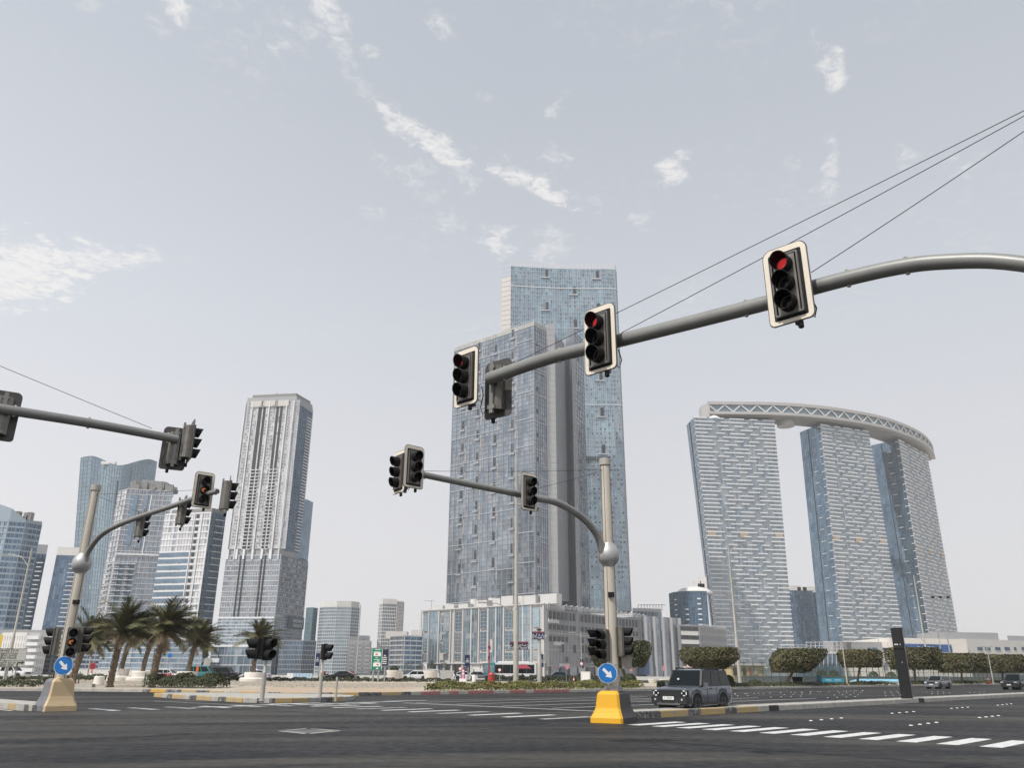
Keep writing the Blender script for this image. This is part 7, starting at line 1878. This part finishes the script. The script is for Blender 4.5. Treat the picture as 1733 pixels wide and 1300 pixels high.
def car(name, label, cat, L, W, H, paint, loc, head, prof, belt, roofz, gh, wheel_r, axles, group=None, rimm=None, rails=False, trim=None, wins=2, plate_=True, lamps=None, clad=False, bumper=True, spare=False, top=None, lit=False, grille=True, pillars=None):
    """prof: list of (y fraction 0 front .. 1 rear, z of the body top edge, half width factor). gh: (front base, front top, rear top, rear base) fractions of the length for the cabin."""
    t = thing(name, label, cat, loc, math.atan2(head[0], -head[1]), group)
    hw = W / 2; y0 = -L / 2
    rings = []
    ax = [y0 + a * L for a in axles]
    # body with wheel arches cut into its lower edge
    st = sorted(set([0, .012, .05] + [p[0] for p in prof] + [a + s * wheel_r * k / L for a in axles for s in (-1, 1) for k in (0.0, .35, .7, .95, 1.14)] + [.95, .988, 1.0]))
    def pz(u):
        for a, b in zip(prof[:-1], prof[1:]):
            if a[0] <= u <= b[0]: k = (u - a[0]) / max(1e-6, b[0] - a[0]); return a[1] + (b[1] - a[1]) * k, a[2] + (b[2] - a[2]) * k
        return prof[-1][1], prof[-1][2]
    sill = wheel_r * .78
    mb = MB()
    for u in st:
        if u < 0 or u > 1: continue
        y = y0 + u * L; z, k = pz(u); zb = sill
        if u < .05 or u > .95: zb = sill + .06
        inarch = 0
        for a in ax:
            d = abs(y - a); Ra = wheel_r * 1.14
            if d < Ra * .999: zb = max(zb, wheel_r + math.sqrt(Ra * Ra - d * d)); inarch = 1
        zm = lerp(zb, z, .55); w_ = hw * k
        rings.append([Vector((-w_ * .95, y, zb)), Vector((-w_ * .995, y, min(zm, zb + .30) if z - zb > .35 else lerp(zb, z, .4))), Vector((-w_, y, lerp(zb, z, .72))), Vector((-w_ * .955, y, z - .015)), Vector((-w_ * .84, y, z + .02)), Vector((0, y, z + .045)),
                      Vector((w_ * .84, y, z + .02)), Vector((w_ * .955, y, z - .015)), Vector((w_, y, lerp(zb, z, .72))), Vector((w_ * .995, y, min(zm, zb + .30) if z - zb > .35 else lerp(zb, z, .4))), Vector((w_ * .95, y, zb))])
    n = 11
    for a, b in zip(rings[:-1], rings[1:]):
        o = len(mb.v); mb.v += a + b
        for i in range(n - 1): mb.f.append((o + i, o + i + 1, o + n + i + 1, o + n + i)); mb.m.append(0)
        mb.f.append((o + n - 1, o, o + n, o + 2 * n - 1)); mb.m.append(1)
    for rg in (rings[0], rings[-1]): mb.add(rg, [tuple(range(n))], 0)
    mb.build('body', [paint, M_trim], t, smooth=True)
    # cabin
    fb, ft, rt_, rb_ = [y0 + g * L for g in gh]
    wb, wt = hw * .945, hw * .80 if roofz - belt > .55 else hw * .78
    zt = roofz
    c8 = [Vector((-wb, fb, belt)), Vector((wb, fb, belt)), Vector((wb, rb_, belt)), Vector((-wb, rb_, belt)), Vector((-wt, ft, zt)), Vector((wt, ft, zt)), Vector((wt, rt_, zt)), Vector((-wt, rt_, zt))]
    cb = MB().add(c8, [(0, 1, 5, 4), (1, 2, 6, 5), (2, 3, 7, 6), (3, 0, 4, 7)], 1 if pillars else 0)
    cb.add(c8[4:] + [Vector((-wt * .86, lerp(ft, rt_, .05), zt + .05)), Vector((wt * .86, lerp(ft, rt_, .05), zt + .05)), Vector((wt * .86, lerp(ft, rt_, .96), zt + .05)), Vector((-wt * .86, lerp(ft, rt_, .96), zt + .05))], [(0, 1, 5, 4), (1, 2, 6, 5), (2, 3, 7, 6), (3, 0, 4, 7), (4, 5, 6, 7)])
    co = cb.build('cabin', [top or paint, pillars or paint], t, smooth=True); bv = co.modifiers.new('bev', 'BEVEL'); bv.width = .05; bv.segments = 2; bv.limit_method = 'ANGLE'; bv.angle_limit = R(35)
    def win(nm, a, b, c, d, u0, u1, v0, v1, m=M_cglass, off=.008):
        f = lambda u, v: lerp(lerp(a, b, u), lerp(d, c, u), v)
        nn = (b - a).cross(d - a).normalized(); mid = (a + b + c + d) / 4
        if nn.dot(mid - Vector((0, (fb + rb_) / 2, (belt + zt) / 2))) < 0: nn = -nn
        return MB().quad(f(u0, v0) + nn * off, f(u1, v0) + nn * off, f(u1, v1) + nn * off, f(u0, v1) + nn * off).build(nm, m, t)
    win('windscreen', c8[0], c8[1], c8[5], c8[4], .05, .95, .03, .95)
    win('rear_window', c8[2], c8[3], c8[7], c8[6], .10, .90, .12, .90)
    for nm, q in (('l', (c8[1], c8[2], c8[6], c8[5])), ('r', (c8[0], c8[3], c8[7], c8[4]))):
        for k in range(wins):
            u0, u1 = .05 + .92 * k / wins, .05 + .92 * (k + 1) / wins - .025
            win('side_window', *q, u0, u1, .04, .90)
    # wheels
    wm = wheel_meshes((wheel_r, rimm.name if rimm else 'g'), wheel_r, W * .125, rimm or M_rim)
    for a in ax:
        for s in (-1, 1):
            M = TR(s * (hw - W * .055), a, wheel_r) @ (Matrix.Identity(4) if s > 0 else RZ(math.pi))
            wh = put('wheel', wm[0], t, M); put('rim', wm[1], wh, Matrix.Identity(4))
            MB().lathe([(wheel_r * 1.12, -.2), (wheel_r * 1.12, .2), (.01, .2)], n=18).xform(TR(s * (hw - .27), a, wheel_r) @ Matrix.Rotation(R(90), 4, 'Y')).build('arch_liner', M_trim, t)
            if clad:
                g = MB(); N = 14
                for k in range(N):
                    a0, a1 = math.pi * k / N - .12 * 0, math.pi * (k + 1) / N
                    P0 = lambda r_, an: Vector((s * (hw + .012), a + r_ * math.cos(an), wheel_r + r_ * math.sin(an)))
                    q = [P0(wheel_r * 1.13, a0), P0(wheel_r * 1.36, a0), P0(wheel_r * 1.36, a1), P0(wheel_r * 1.13, a1)]
                    qi = [v - Vector((s * .10, 0, 0)) for v in q]
                    g.add(q + qi, [(0, 1, 2, 3), (1, 5, 6, 2), (0, 3, 7, 4)])
                g.build('arch_flare', clad, t)
    zf = pz(.02)[0]; zr = pz(.99)[0]
    if bumper:
        MB().box((0, y0 + .03, sill + .17), (W * .93, .16, .34), 0).build('front_bumper', trim or paint, t)
        MB().box((0, -y0 - .03, sill + .17), (W * .93, .16, .34), 0).build('rear_bumper', trim or paint, t)
    if grille: MB().box((0, y0 - .012, lerp(sill + .3, zf, .62)), (W * .56, .06, (zf - sill) * .32)).build('grille', M_trim, t)
    for s in (-1, 1):
        MB().box((s * hw * .76, y0 + .005, lerp(sill + .3, zf, .72)), (W * .16, .08, (zf - sill) * .17)).build('headlight', M_lampw if lit else M_lampc, t)
        MB().box((s * hw * .80, -y0 - .005, lerp(sill + .3, zr, .72)), (W * .13, .06, (zr - sill) * .22)).build('tail_light', M_lampr, t)
        yA = lerp(fb, ft, .35) + .12
        mr = MB().box((s * (hw + .10), yA, belt + .07), (.20, .12, .17)); mr.bar((s * (hw - .05), yA, belt + .0), (s * (hw + .05), yA, belt + .05), .05); mr.build('mirror', paint, t)
        for k in range(min(wins, 2)):
            yy = lerp(fb, rb_, .30 + .36 * k); MB().box((s * (hw * .985 + .005), yy, belt - .10), (.04, .18, .035)).build('door_handle', paint if not trim else M_trim, t)
        if rails:
            rl = MB(); rl.bar((s * wt * .93, lerp(ft, rt_, .04), zt + .09), (s * wt * .93, lerp(ft, rt_, .97), zt + .09), .05, .05)
            for k in (.06, .35, .65, .95): rl.bar((s * wt * .93, lerp(ft, rt_, k), zt + .0), (s * wt * .93, lerp(ft, rt_, k), zt + .09), .06)
            rl.build('roof_rail', M_trim, t)
    if plate_:
        MB().box((0, y0 - .055, sill + .27), (.50, .02, .125)).build('number_plate', M_swhite, t)
    return t, dict(y0=y0, hw=hw, sill=sill, zf=zf, fb=fb, ft=ft, rt=rt_, rb=rb_, belt=belt, zt=zt, ax=ax, wt=wt)
SUVP = [(0, .98, .90), (.02, 1.03, .97), (.27, 1.10, 1.0), (.32, 1.12, 1.0), (.97, 1.14, 1.0), (1.0, 1.10, .97)]
# ---- the grey off-roader by the median
M_sg = paint_mat('slate_grey_paint', (.135, .155, .185), .26, .35)
M_sgd = mat('slate_dark_flare', (.085, .095, .11), .5, .1)
cp = P(1173.5, 1190, 39.2)
hd = Vector((-.656, -.757))
suv, si = car('off_roader', 'boxy slate grey off-roader with black bumper and roof rails waiting beside the median', 'car', 4.15, 1.76, 1.86, M_sg, (cp.x + .05, cp.y, .004), hd, SUVP, 1.12, 1.80, (.29, .39, .96, .995), .40, (.185, .775), rimm=M_rimd, rails=True, trim=M_trim, wins=3, clad=M_sgd, lit=False, pillars=mat('gloss_black', (.007, .008, .009), .3, spec=.3), plate_=False, grille=False)
y0 = si['y0']
MB().box((0, y0 - .015, .84), (1.18, .08, .27)).build('grille', M_trim, suv)
MB().box((0, y0 - .045, .95), (1.14, .05, .045)).build('grille_bar', mat('grille_bar', (.035, .036, .04), .35), suv)
fr_b = MB(); fr_b.box((0, y0 - .06, .55), (1.74, .30, .30)); fr_b.box((0, y0 - .08, .38), (1.5, .2, .10)); fr_b.build('bumper_guard', M_trim, suv)
MB().box((0, y0 - .20, .40), (1.15, .10, .07)).build('skid_plate', M_rim, suv)
for s in (-1, 1):
    MB().box((s * .70, y0 - .01, .84), (.36, .10, .26)).build('headlight_housing', mat('lamp_black', (.012, .012, .013), .15), suv)
    for dx, dz, w, h in ((.11, .0, .035, .13), (.0, .095, .10, .035), (.0, -.095, .10, .035), (-.11, 0, .035, .07)):
        MB().box((s * (.70 + dx), y0 - .065, .84 + dz), (w, .03, h)).build('headlight', M_lampw, suv)
    MB().lathe([(.045, 0), (.04, .02)], n=12).xform(TR(s * .66, y0 - .215, .58) @ Matrix.Rotation(R(90), 4, 'X')).build('fog_light', M_lampc, suv)
    tow = MB().box((s * .42, y0 - .22, .44), (.10, .08, .06)); tow.build('tow_hook', M_rim, suv)
    MB().box((s * (si['hw'] + .0), .25, .40), (.10, 2.1, .10)).build('side_step', M_trim, suv)
    for yy, z0_, z1_ in ((-.35, .45, 1.08), (.55, .45, 1.08), (1.42, .8, 1.08)): MB().bar((s * (si['hw'] + .001), yy, z0_), (s * (si['hw'] + .001), yy, z1_), .012, .012).build('door_gap', M_trim, suv)
    MB().bar((s * (si['hw'] - .02), -.95, .98), (s * (si['hw'] - .02), 2.2, 1.0), .02, .014).build('body_crease', M_sgd, suv)
    ap = MB(); ap.bar((s * .82, si['fb'] + .04, 1.13), (s * si['wt'], si['ft'], 1.80), .09, .06); ap.build('pillar', M_trim, suv)
MB().box((0, y0 - .22, .64), (.54, .02, .135)).build('number_plate', M_swhite, suv)
text('9 · 82667', .105, mat('plate_ink', (.02, .02, .02), .5), suv, TR(0, y0 - .232, .64) @ Matrix.Rotation(R(90), 4, 'X'), extrude=.001)
for k in range(8): MB().box((-.42 + .12 * k, y0 + .14, 1.055), (.07, .05, .02)).build('bonnet_letter', M_sgd, suv)
MB().box((0, si['fb'] - .02, 1.135), (1.3, .10, .03)).build('wiper_panel', M_trim, suv)
MB().box((0, .8, 1.895), (1.2, 1.5, .03)).build('roof_panel', M_trim, suv)
st_ = MB().box((-.30, si['ft'] - .35, 1.42), (.10, .02, .07)); st_.build('windscreen_sticker', M_swhite, suv)
# ---- other cars
def heading(dx, dy): return (dx, dy)
CARP = [(0, .62, .86), (.03, .70, .95), (.26, .86, 1.0), (.32, .90, 1.0), (.80, .94, 1.0), (.97, .92, .96), (1.0, .84, .90)]
PICK = [(0, .92, .92), (.02, 1.02, .98), (.24, 1.10, 1.0), (1.0, 1.10, 1.0)]
def at(px, py, Y, zb=None):
    p = corner(px, py, Y); return (p.x, p.y, tz(p.x, p.y) + .03 if zb is None else zb)
cz = bz + .005
gs = paint_mat('silver_grey_paint', (.19, .20, .215)); 
hd = Vector((-.75, -.66)); p = G(1589, 1166.5); car('crossover', 'small grey crossover with bright front lights driving under the fourth clipped tree', 'car', 4.5, 1.86, 1.66, gs, (p.x, p.y, .004), hd, SUVP[:1] + [(.02, .90, .96), (.27, 1.0, 1.0), (.97, 1.04, 1.0), (1, 1.0, .96)], 1.02, 1.62, (.25, .42, .90, .99), .35, (.18, .79), trim=None, wins=2, lit=True)
bkp = paint_mat('charcoal_paint', (.035, .038, .042))
p = G(1722, 1168); car('dark_pickup', 'black high-riding pickup entering at the right edge', 'car', 5.4, 2.05, 1.95, bkp, (p.x, p.y, .004), hd, PICK, 1.10, 1.88, (.27, .38, .66, .70), .43, (.17, .78), trim=M_trim, wins=2, clad=M_trim)
wp = paint_mat('white_paint', (.72, .72, .72), .3, .0)
car('white_pickup', 'white pickup on the back road behind the direction board', 'car', 5.4, 1.95, 1.85, wp, at(14, 1150, 118), (1, -.05), PICK, 1.08, 1.80, (.26, .38, .64, .68), .40, (.17, .78), wins=2)
car('large_off_roader', 'large black off-roader on the back road right of the teal van', 'car', 5.3, 2.05, 1.90, paint_mat('black_paint', (.012, .012, .013)), at(379, 1150, 143, cz), (1, -.05), SUVP, 1.12, 1.88, (.24, .36, .95, .995), .40, (.18, .78), wins=3, rails=True)
tp_ = paint_mat('teal_paint', (.02, .19, .21), .4, 0)
vn, vi = car('taxi_van', 'teal van with an orange stripe, just left of the large black off-roader', 'van', 5.0, 1.95, 2.1, tp_, at(339, 1150, 140, cz), (1, -.05), [(0, .9, .92), (.03, .98, .97), (.14, 1.12, 1), (1, 1.15, .98)], 1.12, 2.02, (.10, .26, .97, .995), .36, (.18, .80), wins=3)
for s in (-1, 1):
    MB().box((s * (vi['hw'] + .004), .3, 1.45), (.02, .45, 1.1)).build('orange_stripe', mat('van_orange', (.62, .16, .03), .4), vn); MB().box((s * (vi['hw'] + .004), 1.2, .78), (.02, 1.0, .18)).build('side_mark', M_swhite, vn)
rd = paint_mat('red_paint', (.40, .03, .06), .35, 0)
rv, ri = car('red_hatchback', 'red hatchback with white markings parked left of the planter and the teal van', 'car', 3.9, 1.75, 1.5, wp, at(283, 1150, 128), (1, -.1), CARP, .90, 1.46, (.22, .40, .82, .97), .31, (.17, .80), wins=2)
for s in (-1, 1): MB().box((s * (ri['hw'] + .004), .2, .62), (.02, 2.5, .48)).build('red_side_panel', rd, rv)
MB().box((0, -ri['y0'] + .02, .72), (1.2, .04, .2)).build('yellow_plate', mat('plate_yellow', (.6, .45, .05), .5), rv)
pv = paint_mat('pale_violet_paint', (.55, .50, .60), .35, .1)
sv_, svi = car('violet_sedan', 'white and violet taxi sedan half hidden by the lone palm planter', 'car', 4.7, 1.82, 1.48, pv, at(432, 1150, 140, cz), (-1, .02), CARP, .90, 1.44, (.24, .42, .74, .90), .32, (.18, .80), wins=2)
for s in (-1, 1): MB().box((s * (svi['hw'] + .004), .9, .62), (.02, 1.6, .3)).build('violet_panel', mat('taxi_violet', (.22, .05, .26), .4), sv_)
MB().box((0, .1, 1.58), (.5, .2, .16)).build('roof_sign', M_swhite, sv_)
car('black_coupe', 'black coupe with a sloping tail on the back road right of the island posts', 'car', 4.6, 1.88, 1.38, paint_mat('black_paint', (.012, .012, .013)), at(577, 1150, 138, cz), (-1, .02), CARP, .88, 1.34, (.26, .46, .72, .96), .33, (.18, .80), wins=2)
car('white_sedan', 'white sedan on the back road between the two white pots', 'car', 4.6, 1.82, 1.48, wp, at(703, 1150, 134, cz), (-1, .05), CARP, .90, 1.44, (.24, .42, .76, .92), .32, (.18, .80), wins=2)
car('white_wagon', 'white high wagon parked behind the white sedan', 'car', 4.7, 1.9, 1.8, wp, at(722, 1150, 154, cz), (-1, .05), SUVP, 1.08, 1.76, (.26, .38, .95, .99), .36, (.18, .80), wins=3)
car('white_coupe', 'white car behind the magenta totem', 'car', 4.4, 1.8, 1.42, wp, at(787, 1150, 154, cz), (1, .05), CARP, .90, 1.40, (.24, .42, .76, .92), .32, (.18, .80), wins=2)
car('silver_sedan', 'silver sedan left of the bus, before the podium wall', 'car', 4.5, 1.8, 1.44, gs, at(811, 1150, 158, cz), (1, .05), CARP, .90, 1.40, (.24, .42, .76, .92), .32, (.18, .80), wins=2)
car('blue_sedan', 'dark blue car right of the bus, behind the hedge strip', 'car', 4.7, 1.85, 1.5, paint_mat('navy_paint', (.02, .05, .09)), at(943, 1150, 164, cz), (-1, -.1), CARP, .92, 1.46, (.24, .42, .76, .94), .33, (.18, .80), wins=2)
car('plum_sedan', 'dark plum car before the garage shops', 'car', 4.5, 1.8, 1.45, paint_mat('plum_paint', (.06, .03, .06)), at(985, 1150, 170, cz), (-1, -.1), CARP, .90, 1.42, (.24, .42, .76, .92), .32, (.18, .80), wins=2)
# ---- bus
bp = corner(862, 1150, 162); bus = thing('bus', 'white coach with a teal front parked before the podium', 'bus', (bp.x, bp.y, cz), 0)
Lb, Hb, Wb = 10.2, 3.1, 2.5
MB().prism([(-Lb/2 + 2.4, -Wb/2), (Lb/2, -Wb/2), (Lb/2, Wb/2), (-Lb/2 + 2.4, Wb/2)], .45, Hb).build('body', wp, bus)
MB().add([(-Lb/2, -Wb/2, .4), (-Lb/2 + 2.4, -Wb/2, .4), (-Lb/2 + 2.4, Wb/2, .4), (-Lb/2, Wb/2, .4), (-Lb/2 + .45, -Wb/2 + .1, Hb - .15), (-Lb/2 + 2.4, -Wb/2, Hb), (-Lb/2 + 2.4, Wb/2, Hb), (-Lb/2 + .45, Wb/2 - .1, Hb - .15)], [(0, 1, 5, 4), (3, 7, 6, 2), (4, 5, 6, 7), (0, 4, 7, 3), (0, 3, 2, 1)]).build('front_body', tp_, bus)
MB().add([(-Lb/2 + .10, -Wb/2 - .01, 1.2), (-Lb/2 + 2.0, -Wb/2 - .01, 1.2), (-Lb/2 + 2.2, -Wb/2 - .01, 2.6), (-Lb/2 + .5, -Wb/2 - .01, 2.6)], [(0, 1, 2, 3)]).build('door_glass', GL['teal'][0], bus)
MB().box((-Lb/2 + .18, 0, 1.95), (.1, 2.2, 1.5)).build('windscreen', M_cglass, bus)
for k in range(5): MB().box((-Lb/2 + 3.1 + k * 1.50, -Wb/2 - .01, 1.95), (1.47, .03, 1.55)).build('side_window', M_cglass, bus)
MB().box((.8, 0, Hb + .1), (6, 1.8, .22)).build('roof_unit', wp, bus)
bwm = wheel_meshes((.5, 'bus'), .5, .3, M_rim)
for yy in (-Lb/2 + 2.5, Lb/2 - 2.6):
    for s in (-1, 1):
        wh = put('wheel', bwm[0], bus, TR(yy, s * (Wb/2 - .14), .5) @ RZ(-math.pi / 2 if s < 0 else math.pi / 2)); put('rim', bwm[1], wh)
mr = MB(); mr.tube([(-Lb/2 + .4, -Wb/2, 2.9), (-Lb/2 - .3, -Wb/2 - .2, 2.8), (-Lb/2 - .45, -Wb/2 - .25, 2.0)], .07, 6); mr.build('mirror', M_trim, bus)
# ---- delivery motorbikes seen as red dots
def bike(label, px, Y, rz):
    p = corner(px, 1150, Y); t = thing('motorbike', label, 'motorbike', (p.x, p.y, cz), rz, 'delivery motorbikes on the back road')
    for y in (-.62, .62): 
        MB().lathe([(.24, -.05), (.30, -.04), (.30, .04), (.24, .05)], n=16).xform(TR(0, y, .30) @ Matrix.Rotation(R(90), 4, 'Y')).build('wheel', M_tyre, t)
    f = MB(); f.bar((0, -.62, .3), (0, -.35, .95), .06); f.bar((0, -.35, .85), (0, .5, .70), .22, .22); f.bar((0, .62, .3), (0, .1, .5), .08); f.box((0, .05, .45), (.22, .45, .3)); f.build('frame', M_trim, t)
    MB().box((0, .15, .84), (.26, .65, .10)).build('seat', M_trim, t); MB().box((0, .62, 1.10), (.5, .5, .5)).build('delivery_box', mat('box_red', (.48, .04, .06), .5), t)
    h = MB(); h.bar((-.34, -.33, 1.02), (.34, -.33, 1.02), .04); h.build('handlebar', M_trim, t)
bike('motorbike with a red delivery box left of the black coupe', 552, 152, R(70)); bike('motorbike with a red delivery box right of the black coupe', 600, 154, R(110))
# ---- two people on foot before the podium
def person(label, px, Y, rz, shirt, trousers, stride):
    p = corner(px, 1150, Y); t = thing('person', label, 'person', (p.x, p.y, .56), rz)
    def skin(nm, verts, edges, rad, m, root):
        me = bpy.data.meshes.new(nm); me.from_pydata(verts, edges, []); me.materials.append(m)
        o = bpy.data.objects.new(nm, me); C.objects.link(o); o.parent = t
        sm = o.modifiers.new('skin', 'SKIN'); 
        if not me.skin_vertices: me.skin_vertices.new()
        for i, r in enumerate(rad): me.skin_vertices[0].data[i].radius = (r, r) if isinstance(r, float) else r
        me.skin_vertices[0].data[root].use_root = True
        sb_ = o.modifiers.new('sub', 'SUBSURF'); sb_.levels = 1; sb_.render_levels = 1
        return o
    s = stride
    V = [(0, 0, .92), (0, 0, 1.18), (0, 0, 1.40), (0, 0, 1.50), (0, -.02, 1.60), (0, -.02, 1.72), (-.19, 0, 1.40), (-.24, .10 * s, 1.14), (-.22, -.08 * s, .92), (.19, 0, 1.40), (.24, -.10 * s, 1.14), (.22, -.26 * s, .95), (-.09, 0, .88), (-.09, -.20 * s, .50), (-.09, -.26 * s, .09), (-.09, -.44 * s, .04), (.09, 0, .88), (.09, .12 * s, .50), (.09, .38 * s, .14), (.09, .28 * s, .04)]
    E = [(0, 1), (1, 2), (2, 3), (3, 4), (4, 5), (2, 6), (6, 7), (7, 8), (2, 9), (9, 10), (10, 11), (0, 12), (12, 13), (13, 14), (14, 15), (0, 16), (16, 17), (17, 18), (18, 19)]
    rad = [(.15, .11), (.14, .10), (.16, .10), .055, (.075, .09), .085, .06, .045, .04, .06, .045, .04, .085, .06, .045, .035, .085, .06, .045, .035]
    skin('body', V, E, rad, shirt, 0)
    MB().lathe([(.09, 0), (.105, .05), (.10, .10), (.06, .14), (.01, .15)], (0, .005, 1.66), 14).build('hair', M_blackp, t, smooth=True)
    MB().add([(-.17, -.12, .80), (.17, -.12, .80), (.17, .12, .80), (-.17, .12, .80), (-.16, -.11, 1.02), (.16, -.11, 1.02), (.16, .11, 1.02), (-.16, .11, 1.02)], [(0, 1, 5, 4), (1, 2, 6, 5), (2, 3, 7, 6), (3, 0, 4, 7)]).build('trousers_waist', trousers, t)
person('person in dark clothes striding left of the magenta totem', 771, 152, R(-80), mat('cloth_dark', (.03, .032, .036), .8), mat('cloth_black', (.015, .015, .016), .8), 1.0)
person('person in grey top and dark trousers standing before the podium wall', 801.5, 156, R(60), mat('cloth_grey', (.10, .10, .11), .8), mat('cloth_black', (.015, .015, .016), .8), .35)

# ------------------------------------------------------------------ haze: dusty air round everything
hz = MB().box((0, 700, 160.9), (3600, 2600, 324)).build('haze', None)
hz['kind'] = 'stuff'; hz['label'] = 'pale dusty haze softening the far towers'
hm = bpy.data.materials.new('haze'); hm.use_nodes = True; hn = hm.node_tree
hn.nodes.remove(hn.nodes['Principled BSDF']); hv = hn.nodes.new('ShaderNodeVolumePrincipled')
hv.inputs['Color'].default_value = (.93, .95, .98, 1); hv.inputs['Density'].default_value = .00017; hv.inputs['Anisotropy'].default_value = .2
hn.links.new(hv.outputs[0], hn.nodes['Material Output'].inputs['Volume'])
hz.data.materials.clear(); hz.data.materials.append(hm)
